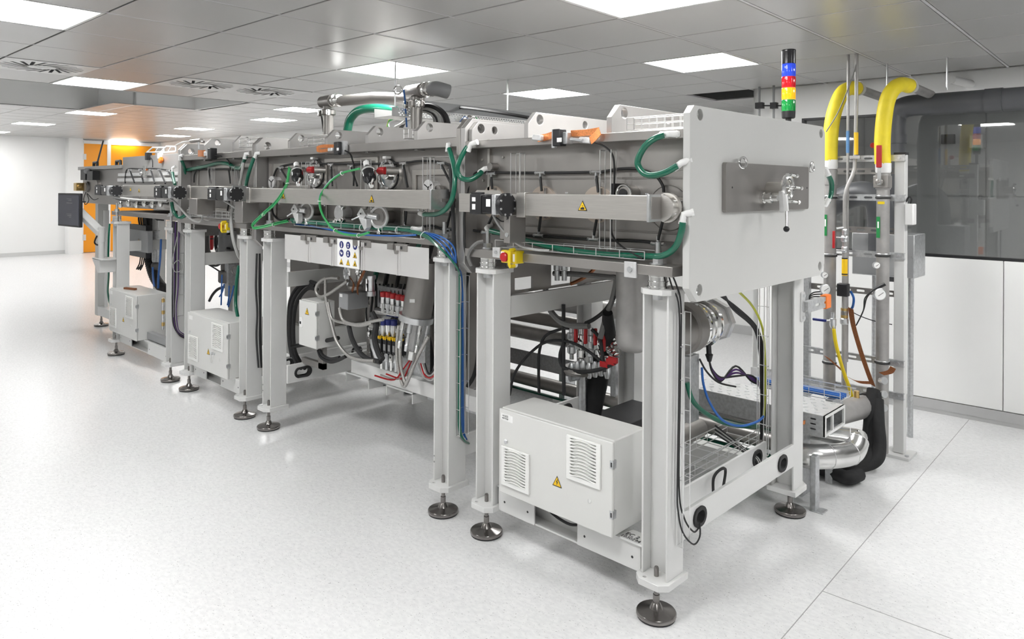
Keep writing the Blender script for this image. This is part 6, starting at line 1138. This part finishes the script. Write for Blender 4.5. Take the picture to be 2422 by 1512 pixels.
# ================================================================== below chamber 1
g = thing('bulkhead_plate', 'dark steel bulkhead with window openings above the grey cross beam', 'plate', (3.0, 2.45, 1.125))
a, b, c, d = AY(2.44, 1216, 688), AY(2.44, 1258, 653), AY(2.44, 1302, 690), AY(2.44, 1350, 652)
MB().plate([(2.495, 1.127), (3.53, 1.127), (3.53, 1.305), (2.495, 1.305)], [[(a.x, a.z), (b.x, a.z), (b.x, b.z), (a.x, b.z)], [(c.x, 1.14), (d.x, 1.14), (d.x, 1.25), (c.x, 1.25)]], 'y', 2.436, 2.446).build('plate', 'steel', g)
c = AX(2.80, 1497, 700); g = thing('filter_vessel', 'smooth grey steel vessel with a rounded bottom below the chamber', 'vessel', (2.80, c.y, .90)); zb = AX(2.80, 1497, 834).z
MB().lathe((2.80, c.y, zb), (0, 0, 1), [(0, .02), (.006, .045), (.02, .065), (.045, .076), (.08, .078), (1.29-zb, .078)], 28).build('shell', 'pipe_grey', g); MB().lathe((2.80, c.y, 1.29), (0, 0, 1), [(0, .10), (.024, .10)], 28).build('top_flange', 'steel', g)
for k in range(6): a = 2*PI*k/6; MB().hexa((2.80+math.cos(a)*.09, c.y+math.sin(a)*.09, 1.278), (0, 0, 1), .008, .012).build('bolt', 'zinc', g)
yp = 1.86; zc = AY(yp, 1660, 765).z; x0 = AY(yp, 1606, 765).x
g = thing('turbo_pump', 'chrome and dark turbo pump lying under the end plate', 'pump', (x0+.25, yp, zc-.13))
MB().lathe((x0-.22, yp, zc), (1, 0, 0), [(0, .10), (.22, .11), (.225, .125), (.30, .125), (.302, .112), (.32, .112)], 32).build('dark_flange', 'steel', g)
MB().lathe((x0+.10, yp, zc), (1, 0, 0), [(0, .112), (.008, .120), (.022, .120), (.03, .106), (.05, .106), (.055, .114), (.10, .110), (.105, .120), (.118, .120), (.125, .104), (.16, .104)], 32).build('chrome_body', 'chrome', g)
MB().lathe((x0+.26, yp, zc), (1, 0, 0), [(0, .100), (.07, .100), (.072, .112), (.11, .112), (.13, .085)], 8).build('motor_head', 'galv_light', g)
for k in range(10): a = 2*PI*k/10; MB().lathe((x0+.078, yp+math.cos(a)*.117, zc+math.sin(a)*.117), (1, 0, 0), [(0, .007), (.03, .007)], 8).build('bolt', 'zinc', g)
MB().box(x0+.02, x0+.11, yp-.05, yp+.05, .50, zc-.13).build('stand', 'galv', g, bevel=.003); MB().cyl((x0+.065, yp, zc-.14), (x0+.065, yp, zc-.10), .035).build('stand_neck', 'galv_light', g)
p = AY(1.80, 1675, 800); q = AY(1.80, 1678, 855); MB().lathe(p, q-p, [(0, .02), (.03, .022), (.035, .013), (.08, .013), (.085, .02), ((q-p).length, .010)], 12).build('plug', 'black', g)
L = [([q, AY(1.80, 1685, 875+2*k), AY(1.80, 1705, 893+3*k), AY(1.78, 1740, 890-8*k), AY(1.76, 1775, 888+4*k), AY(1.72, 1795, 905+2*k), AY(1.66, 1803, 930)], .0055, ('rubber', 'purple', 'purple', 'rubber')[k]) for k in range(4)]
L += [([AY(1.80, 1655, 850), AY(1.80, 1672, 880), AY(1.78, 1700, 905), AY(1.76, 1740, 915)], .005, 'rubber')]
bundle('cable_bundle', 'black and purple cables looping from the turbo pump to the far column', L)
cable('pump_tube', 'blue tube drooping from the turbo pump over the wire tray', [AY(1.78, 1660, 870), AY(1.75, 1664, 910), AY(1.70, 1680, 955), AY(1.66, 1710, 995), AY(1.62, 1750, 1008), AY(1.6, 1790, 998), AY(1.6, 1806, 985)], .006, 'blue_tube', cat='tube')
hose('coolant_hose', 'dark green hose sagging behind the end frame cross beam', 'hose', [AY(1.8, 1625, 905), AY(1.78, 1640, 950), AY(1.75, 1680, 985), AY(1.72, 1730, 1005), AY(1.7, 1790, 1010)], .012, 'green_dark')
# pipes along the far side
for k, (x, z, R) in enumerate(((3.72, .87, .055), (3.74, .74, .045), (3.76, .62, .05), (3.70, .31, .042))):
    tag(MB().cyl((x, 2.62 if k < 3 else 1.55, z), (x, 4.4, z), R, n=16).build('return_pipe', ('pipe_grey', 'steel', 'pipe_grey', 'steel')[k], None), ('topmost shiny pipe running behind the frames', 'second shiny pipe running behind the frames', 'third shiny pipe running behind the frames', 'lowest shiny pipe on the floor behind the frames')[k], 'pipe', 'shiny pipes behind the frames')
tag(MB().cyl((3.69, 1.60, .195), (3.69, 4.4, .195), .05, n=16).build('return_pipe', 'green_dark', None), 'dark green floor pipe under the chequered duct', 'pipe')
for y in (2.66, 4.3): tag(MB().box(3.68, 3.84, y-.02, y+.02, 0, .93).build('pipe_support', 'galv', None), 'narrow grey upright carrying the shiny pipes', 'support', 'uprights under the shiny pipes')
# dark hoses hanging under chamber 1
for k, (w, r, mt) in enumerate(((((1290, 640), (1291, 690), (1300, 730), (1322, 758), (1350, 770), (1393, 771)), .016, 'grey_dark_hose'), (((1310, 647), (1350, 648), (1400, 652), (1440, 656), (1456, 657), (1457, 668), (1448, 710), (1432, 755), (1420, 800)), .014, 'grey_dark_hose'), (((1205, 935), (1215, 890), (1240, 850), (1285, 812), (1330, 806), (1370, 818), (1410, 845), (1430, 865)), .008, 'rubber'), (((1275, 930), (1274, 880), (1276, 830), (1290, 795), (1325, 779), (1345, 776)), .008, 'rubber'), (((1334, 935), (1333, 850), (1333, 760), (1333, 720)), .010, 'rubber'), (((1455, 700), (1430, 735), (1405, 755), (1385, 765)), .010, 'rubber'), (((1400, 780), (1418, 800), (1425, 840), (1430, 880)), .009, 'rubber'), (((1335, 810), (1325, 840), (1332, 868), (1370, 880), (1420, 874), (1455, 858)), .010, 'rubber'))):
    cable('process_hose', ('thick grey hose drooping from the chamber bottom to the valve cluster', 'thick grey hose running across then down to the valve cluster', 'black hose arching far left over the grey cabinet', 'black hose arching up from behind the grey cabinet', 'black hose hanging straight beside the valve cluster', 'black hose slanting down into the valve cluster', 'short black hose at the right of the valve cluster', 'black hose curled round the bottom of the valve cluster')[k], [AX(2.88, *q) for q in w], r, mt, 'dark hoses around the red lever cluster', cat='hose', n=8)
tag(MB().tube([AX(2.86, 1437, 740), AX(2.95, 1440, 800), AX(3.05, 1420, 870), AX(3.05, 1395, 980)], [.025, .04, .055, .06], 10).build('cable_sleeve', 'foam', None), 'bulky black sleeve hanging right of the red levers', 'sleeve')
g = thing('valve_cluster', 'steel valve cluster with red levers under the chamber', 'valve', AX(2.95, 1390, 880))
for k, (u, v0, v1) in enumerate(((1352, 770, 850), (1375, 772, 862), (1398, 775, 858), (1418, 790, 850))):
    a, b = AX(2.95, u, v1), AX(2.95, u, v0); h = b.z-a.z; MB().lathe(a, (0, 0, 1), [(0, .012), (h*.15, .012), (h*.2, .024), (h*.38, .024), (h*.42, .014), (h*.6, .018), (h*.62, .026), (h*.78, .026), (h*.8, .014), (h, .014)], 12).build('valve', ('zinc', 'chrome')[k % 2], g)
    MB().obox(AX(2.90, u+10, v0+22), .014, .02, .085, (0, 1, 0), (1, 0, 0)).build('red_lever', 'red', g, bevel=.004)
for u, v in ((1430, 862), (1450, 852), (1445, 856)): MB().obox(AX(2.88, u, v), .05, .02, .03, (0, 1, 0)).build('red_lever', 'red', g, bevel=.004)
MB().lathe(AX(2.97, 1378, 872)-Vector((0, 0, .02)), (0, 0, 1), [(0, .10), (.015, .11), (.03, .10)], 20).build('manifold_disc', 'steel', g)
for k in range(7): p = AX(2.92, 1352+14*k, 872-3*(k % 3)); MB().lathe(p-Vector((0, 0, .05)), (0, 0, 1), [(0, .010), (.03, .018), (.06, .018), (.08, .010)], 10).build('nipple', 'zinc', g)
MB().cyl(AX(2.9, 1348, 896), AX(3.1, 1420, 880), .017).build('drain_bar', 'galv', g); MB().cyl(AX(2.97, 1378, 878), (AX(2.97, 1378, 878).x, AX(2.97, 1378, 878).y, .30), .02).build('stand', 'galv', g)
for k in range(8): p = AX(2.95, 1432+8*(k % 3), 795+9*k); MB().lathe(p, (0, -1, .3), [(0, .018), (.02, .022), (.05, .014)], 10).build('coupling', 'chrome', g)
cable('ground_braid', 'brown braid slanting up to the chamber behind the bulkhead', [AX(2.95, 1350, 672), AX(2.97, 1385, 655), AX(2.99, 1412, 630)], .010, 'copper_dull')
# stubs under the bottom flange
for k, u in enumerate((1289, 1318, 1335)): p = AX(2.85, u, 650); tag(MB().lathe((2.85, p.y, p.z-.03), (0, 0, 1), [(0, .014), (.05, .014), (.055, .020), (.08, .020), (.085, .014), (1.316-p.z+.03, .014)], 10).build('drain_stub', 'zinc', None), 'short steel stub under the chamber beside the bulkhead window', 'pipe stub', 'stubs under the chamber')
# floor level inside frame 1: wire tray, dark trunking, cable loops in the openings
tray('cable_tray', 'flat wire tray on the floor beams behind the end cross beam', (2.56, 1.63, .372), (3.50, 1.63, .372), .17, .055, (0, 1, 0), step=.10, r=.0024)
g = thing('cable_trunking', 'dark cable trunk behind the grey cabinet below the valve cluster', 'trunk', (3.1, 2.2, .3)); MB().box(2.70, 3.45, 2.12, 2.36, .36, .44).build('trunk', 'black', g, bevel=.004); MB().box(2.66, 3.45, 2.03, 2.11, .36, .40).build('pipe_tray', 'galv_light', g, bevel=.003); MB().cyl((2.6, 1.96, .36), (3.5, 1.96, .36), .05).build('pipe', 'steel', g); MB().box(2.7, 2.72, 2.0, 2.3, .26, .36).box(3.4, 3.42, 2.0, 2.3, .26, .36).build('support', 'galv', g)
for n, (cx_, y) in enumerate(((AY(1.60, 1790, 1072).x, 1.60), (2.597, 1.455))):
    L = [([(cx_-.05, y+.20, .40+.01*k), (cx_-.02+.008*k, y+.05, .33), (cx_+.008*k-.02, y-.005, .31), (cx_-.03+.01*k, y-.02, .26), (cx_-.10+.012*k, y-.03, .20)], .005, 'grey_cable' if k % 2 else 'rubber') for k in range(5)]
    if n == 0: bundle('cable_bundle', 'grey cables pouring through the inner beam opening', L)
cable('loop_cable', 'black cable loop standing behind the end cross beam', [(2.93, 1.57, .28), (2.91, 1.56, .37), (2.95, 1.55, .40), (3.0, 1.55, .385), (3.02, 1.57, .30)], .007, 'rubber')
# cables up the far column
g = tray('cable_tray', 'upright wire tray with black and yellow cables on the far column', (3.528, 1.590, .30), (3.528, 1.590, 1.20), .05, .022, (0, 1, 0), (-1, 0, 0), .13)
L = [([AY(1.62, 1690+10*k, 690), AY(1.64, 1745-6*k, 730), AY(1.65, 1790-4*k, 775), AY(1.65, 1806-5*k, 830), AY(1.65, 1810-5*k, 900), AY(1.65, 1809-4*k, 985), AY(1.65, 1800, 1040)], .006, ('rubber', 'rubber', 'rubber')[k]) for k in range(3)]
L.append(([AY(1.60, 1745, 688), AY(1.62, 1780, 725), AY(1.63, 1803, 775), AY(1.63, 1809, 840), AY(1.63, 1810, 920), AY(1.63, 1806, 988)], .006, 'yellow_green'))
bundle('cable_bundle', 'black and yellow green cables arching to the far column', L)
# ================================================================== below chamber 2
a4, b4 = AX(2.5, 748, 760).y, AX(2.5, 707, 760).y
cab2 = cabinet('tall white switch cabinet behind the pictogram shield', 2.50, a4, b4, .585, .89, .14, vents=False, tri_p=(.52, .76)); d = [c for c in cab2.children if c.name.startswith('door')][0]
MB().box(2.494, 2.502, b4-.05, b4-.012, .705, .775).build('lock_plate', 'pvc_white', d, bevel=.003); MB().box(2.492, 2.496, b4-.038, b4-.024, .728, .745).build('lock_insert', 'ink', d)
MB().box(2.60, 2.63, a4+.08, b4-.08, .42, .60).box(2.60, 2.63, a4+.08, 4.52, .42, .46).build('support', 'steel', cab2)
p = AX(2.60, 815, 712); g = thing('drive_box', 'small grey drive box hanging behind the pictogram sign', 'box', p); ya, yb = AX(2.58, 822, 712).y, AX(2.58, 807, 712).y; MB().box(2.58, 2.74, ya, yb+.03, AX(2.58, 815, 733).z, AX(2.58, 815, 694).z).build('box', 'grey_plastic', g, bevel=.005); flat(g, (2.579, yb, AX(2.58, 812, 700).z), (-1, 0, 0), (0, 0, 1), .03, .02, 'label'); MB().cyl((2.66, (ya+yb)/2, 1.0), (2.66, (ya+yb)/2, 1.35), .03).lathe((2.66, (ya+yb)/2, .985), (0, 0, 1), [(0, .045), (.02, .05), (.05, .03)], 14).build('shaft_housing', 'steel', g)
p = AX(2.62, 833, 655); ribbon(g, [AX(2.62, 832, 690), AX(2.62, 836, 672), AX(2.62, 828, 658)], .03, (0, .5, .5), 'copper_dull'); ribbon(g, [AX(2.64, 845, 695), AX(2.64, 846, 675), AX(2.64, 857, 650), AX(2.64, 862, 640)], .03, (0, .5, .5), 'copper_dull')
for k, (w, r) in enumerate(((((770, 655), (770, 690), (773, 720), (784, 766), (797, 808), (821, 839), (849, 851), (885, 854)), .0105), (((801, 658), (780, 657), (762, 662), (750, 675), (748, 690), (758, 702), (778, 695), (800, 680), (822, 664)), .0105), (((803, 728), (806, 745), (812, 757), (826, 765), (852, 768), (878, 761), (906, 756)), .010), (((776, 715), (782, 745), (790, 757), (812, 764), (850, 771), (880, 764)), .009), (((943, 770), (939, 810), (939, 850), (946, 892), (956, 914), (967, 895), (985, 850), (1010, 800)), .010), (((950, 775), (947, 815), (947, 855), (953, 890), (961, 905), (972, 880), (990, 840), (1014, 795)), .010))):
    hose('braided_hose', ('braided hose falling past the white switch cabinet to the manifold', 'braided hose in a loop in front of the drive box', 'braided hose sagging from the drive box to the manifold', 'braided hose lying under its neighbour toward the manifold', 'braided hose in a deep U below the tilted vessel', 'inner braided hose of the deep U below the tilted vessel')[k], 'hose', [AX(2.56 if k < 4 else 2.62, *q) for q in w], r, 'braid', [], 'grey braided steel hoses')
for k, (w, r) in enumerate((((746, 677), (725, 673), (705, 690), (691, 718), (686, 766), (688, 821), (698, 852), (713, 872)), ) and ((((746, 677), (725, 673), (705, 690), (691, 718), (686, 766), (688, 821), (698, 852), (713, 872)), .014), (((750, 685), (730, 682), (712, 698), (699, 725), (694, 770), (696, 822), (706, 850), (722, 872)), .014), (((752, 672), (728, 666), (702, 682), (686, 712), (682, 760), (684, 810), (690, 845)), .012), (((753, 828), (760, 845), (780, 856), (800, 852), (818, 843)), .012), (((757, 828), (764, 841), (782, 849), (803, 845)), .010), (((825, 770), (832, 800), (848, 830), (868, 848), (900, 856)), .015), (((690, 820), (720, 815), (760, 808), (800, 800)), .014), (((880, 740), (890, 765), (886, 800), (895, 835), (905, 850)), .018))):
    cable('power_cable', 'thick black cable coiling around the white switch cabinet' if k < 5 else ('thick black cable dropping below the drive box', 'thick black cable lying behind the white switch cabinet', 'thick black cable left of the valve manifold')[k-5], [AX(2.66 if k < 3 else 2.58, *q) for q in w], r, 'rubber', 'black cables around the switch cabinet', n=8)
# manifold with red and blue knobs
XM = 2.74
g = thing('valve_manifold', 'chrome valve manifold with red and blue knobs and flow sensors', 'manifold', AX(XM, 925, 850))
for k, (u, v) in enumerate(((907, 698), (919, 699), (930, 702), (943, 705), (955, 707), (966, 709))):
    p = AX(XM, u, v); MB().lathe(p-Vector((0, 0, .012)), (0, 0, 1), [(0, .018), (.004, .021), (.03, .021), (.034, .017)], 12).build('red_knob', 'red', g)
    q = AX(XM, u-1, v+42); MB().lathe(q, (0, 0, 1), [(0, .014), (.03, .014), (.032, .022), (.06, .022), (.062, .015), (.10, .018), (.12, .018), (p.z-q.z-.012, .016)], 12).build('valve', ('chrome', 'zinc')[k % 2], g)
a, b = AX(XM+.02, 893, 735), AX(XM+.02, 970, 748); MB().cyl(a, b, .026).build('supply_rail', 'chrome', g)
for k, (u, v) in enumerate(((908, 765), (920, 765), (932, 766))):
    p = AX(XM, u, v); MB().lathe(p-Vector((0, 0, .012)), (0, 0, 1), [(0, .018), (.004, .021), (.032, .021), (.036, .017)], 12).build('blue_knob', 'sign_blue', g); q = AX(XM, u-1, v+30); MB().lathe(q, (0, 0, 1), [(0, .014), (.03, .022), (.07, .022), (p.z-q.z-.012, .016)], 12).build('valve', ('zinc', 'chrome')[k % 2], g)
a, b = AX(XM+.02, 880, 772), AX(XM+.02, 962, 786); MB().cyl(a, b, .026).build('return_rail', 'chrome', g)
for k, u in enumerate((897, 909, 920, 931, 942)):
    p = AX(XM-.03, u, 817+2*k); MB().box(p.x, p.x+.05, p.y-.018, p.y+.018, p.z-.045, p.z+.045).build('flow_sensor', 'black', g, bevel=.004)
    for s in (-1, 1): MB().box(p.x-.002, p.x+.03, p.y+s*.009-.005, p.y+s*.009+.005, p.z+.040, p.z+.058).build('yellow_tab', 'sign_yellow', g)
    flat(g, (p.x-.0005, p.y, p.z-.008), (-1, 0, 0), (0, 0, 1), .022, .04, 'ink_grey'); MB().lathe((p.x+.02, p.y, p.z-.15), (0, 0, 1), [(0, .011), (.05, .011), (.055, .018), (.09, .018), (.105, .012)], 10).build('outlet', ('chrome', 'zinc')[k % 2], g)
MB().box(2.80, 2.84, AX(XM, 975, 760).y-.05, AX(XM, 885, 760).y+.05, .482, 1.0).build('back_plate', 'galv', g); MB().lathe(AX(2.70, 882, 800), (.2, -.2, -1), [(0, .02), (.05, .03), (.14, .026), (.16, .015)], 12).build('strainer', 'zinc', g); MB().lathe(AX(2.70, 878, 700), (0, 0, 1), [(0, .03), (.03, .03), (.032, .022), (.10, .022), (.11, .03), (.13, .03)], 12).build('pressure_regulator', 'zinc', g)
# tilted vessel
a, b = AX(2.72, 1003, 640), AX(2.70, 985, 750); d = (b-a).normalized(); L_ = (b-a).length; g = thing('tilted_vessel', 'polished tilted steel vessel with a bolted flange and rods', 'vessel', b)
MB().lathe(a-d*.06, d, [(0, .088), (L_+.05, .088)], 30).build('shell', 'steel', g); MB().lathe(b-d*.012, d, [(0, .105), (.035, .105)], 30).build('flange', 'zinc', g); flat(g, AX(2.60, 975, 712), (-.8, -.6, 0), (0, 0, 1), .03, .02, 'label')
u_, w_, _ = basis(d)
for k in range(8):
    an = 2*PI*k/8+.3; r_ = (u_*math.cos(an)+w_*math.sin(an))*.078; p = b+d*.02+r_; MB().lathe(p, d, [(0, .012), (.02, .016), (.06, .016), (.065, .010), (.13, .010), (.135, .014), (.17, .012)], 10).build('feed_rod', ('chrome', 'zinc')[k % 2], g)
MB().obox(b+d*.14, .018, .05, .22, w_, u_).build('tie_plate', 'galv_light', g); MB().lathe(b+d*.20+u_*.02, d, [(0, .034), (.05, .034), (.055, .02)], 16).build('end_can', 'alu', g)
for k in range(3): MB().hose([b+d*.22+u_*.03, b+d*.32+w_*.02*k, b+d*.36+w_*(.06+.03*k)+u_*.03, b+d*.33+w_*(.16+.04*k)], .005, 6).build('lead', ('red', 'grey_cable', 'red')[k], g)
for k in range(4): cable('signal_cable', 'thin cable strewn on the base beam near the tilted vessel', [AX(2.72, 990+5*k, 860), AX(2.70, 1000+4*k, 890-3*k), AX(2.68, 1020, 900-6*k), AX(2.66, 1035, 885-8*k)], .0045, ('grey_cable', 'red', 'grey_cable', 'rubber')[k], 'thin cables near the tilted vessel')
# invented filler blocks, added to darken the far half of the frame
g = thing('rear_filler', 'added filler block with hoses, darkening the space below the long chamber', 'equipment', (3.2, 3.6, .3)); MB().box(3.12, 3.50, 3.50, 3.75, .30, 1.30).build('left_block', 'steel', g, bevel=.01); MB().box(3.05, 3.50, 3.95, 4.40, .30, 1.30).build('right_block', 'steel', g, bevel=.01); MB().box(3.0, 3.5, 3.0, 4.45, .27, .30).build('shelf', 'galv', g)
for k in range(9): MB().hose([(2.92+.02*k, 3.0+.15*k, 1.28), (2.90+.015*k, 3.05+.15*k, 1.0), (2.95, 3.1+.13*k, .75+.02*k), (3.0, 3.2+.1*k, .5), (2.95, 3.3+.1*k, .36)], .014+.002*(k % 3), 6).build('hose', ('rubber', 'rubber', 'green_dark')[k % 3], g)
tray('cable_tray', 'flat wire tray low in the long frame behind the switch cabinet', (2.86, 4.18, .45), (3.5, 4.18, .45), .2, .05, (0, 1, 0), step=.09)
g = thing('far_frame_unit', 'dark pump block deep inside the short chamber frame', 'equipment', (3.2, 5.4, .3)); MB().box(3.05, 3.5, 5.05, 5.5, .52, 1.3).build('block', 'steel', g, bevel=.01); MB().box(3.0, 3.5, 5.0, 5.85, .27, .52).build('base', 'plate_paint', g)
# extra couplings and dark leads crowding the manifold
g = thing('coupling_set', 'crowd of chrome couplings and black leads behind the flow sensors', 'couplings', AX(2.80, 900, 800))
for k in range(22):
    u, v = 872+(k*37 % 95), 722+(k*53 % 110); p = AX(2.80, u, v); MB().lathe(p, ((-.3, .4, .8), (-.2, -.5, -.8), (0, 0, 1), (-.6, .2, .4))[k % 4], [(0, .010), (.012, .016), (.034, .016), (.04, .010), (.06, .010)], 9).build('coupling', ('chrome', 'zinc', 'steel')[k % 3], g)
for k in range(10): MB().hose([AX(2.82, 868+10*k, 672), AX(2.80, 872+9*k, 700+6*(k % 3)), AX(2.82, 866+11*k, 740+5*k), AX(2.80, 874+9*k, 800), AX(2.78, 880+8*k, 850)], .006+.002*(k % 3), 6).build('lead', 'rubber', g)
for k, (u, v) in enumerate(((818, 660), (828, 652), (838, 662), (846, 650), (824, 676), (852, 672))): p = AX(2.66, u, v); MB().lathe(p, (0, 0, 1), [(0, .012), (.02, .020), (.06, .020), (.07, .012), (.12, .012)], 10).build('feedthrough', ('zinc', 'chrome')[k % 2], g)
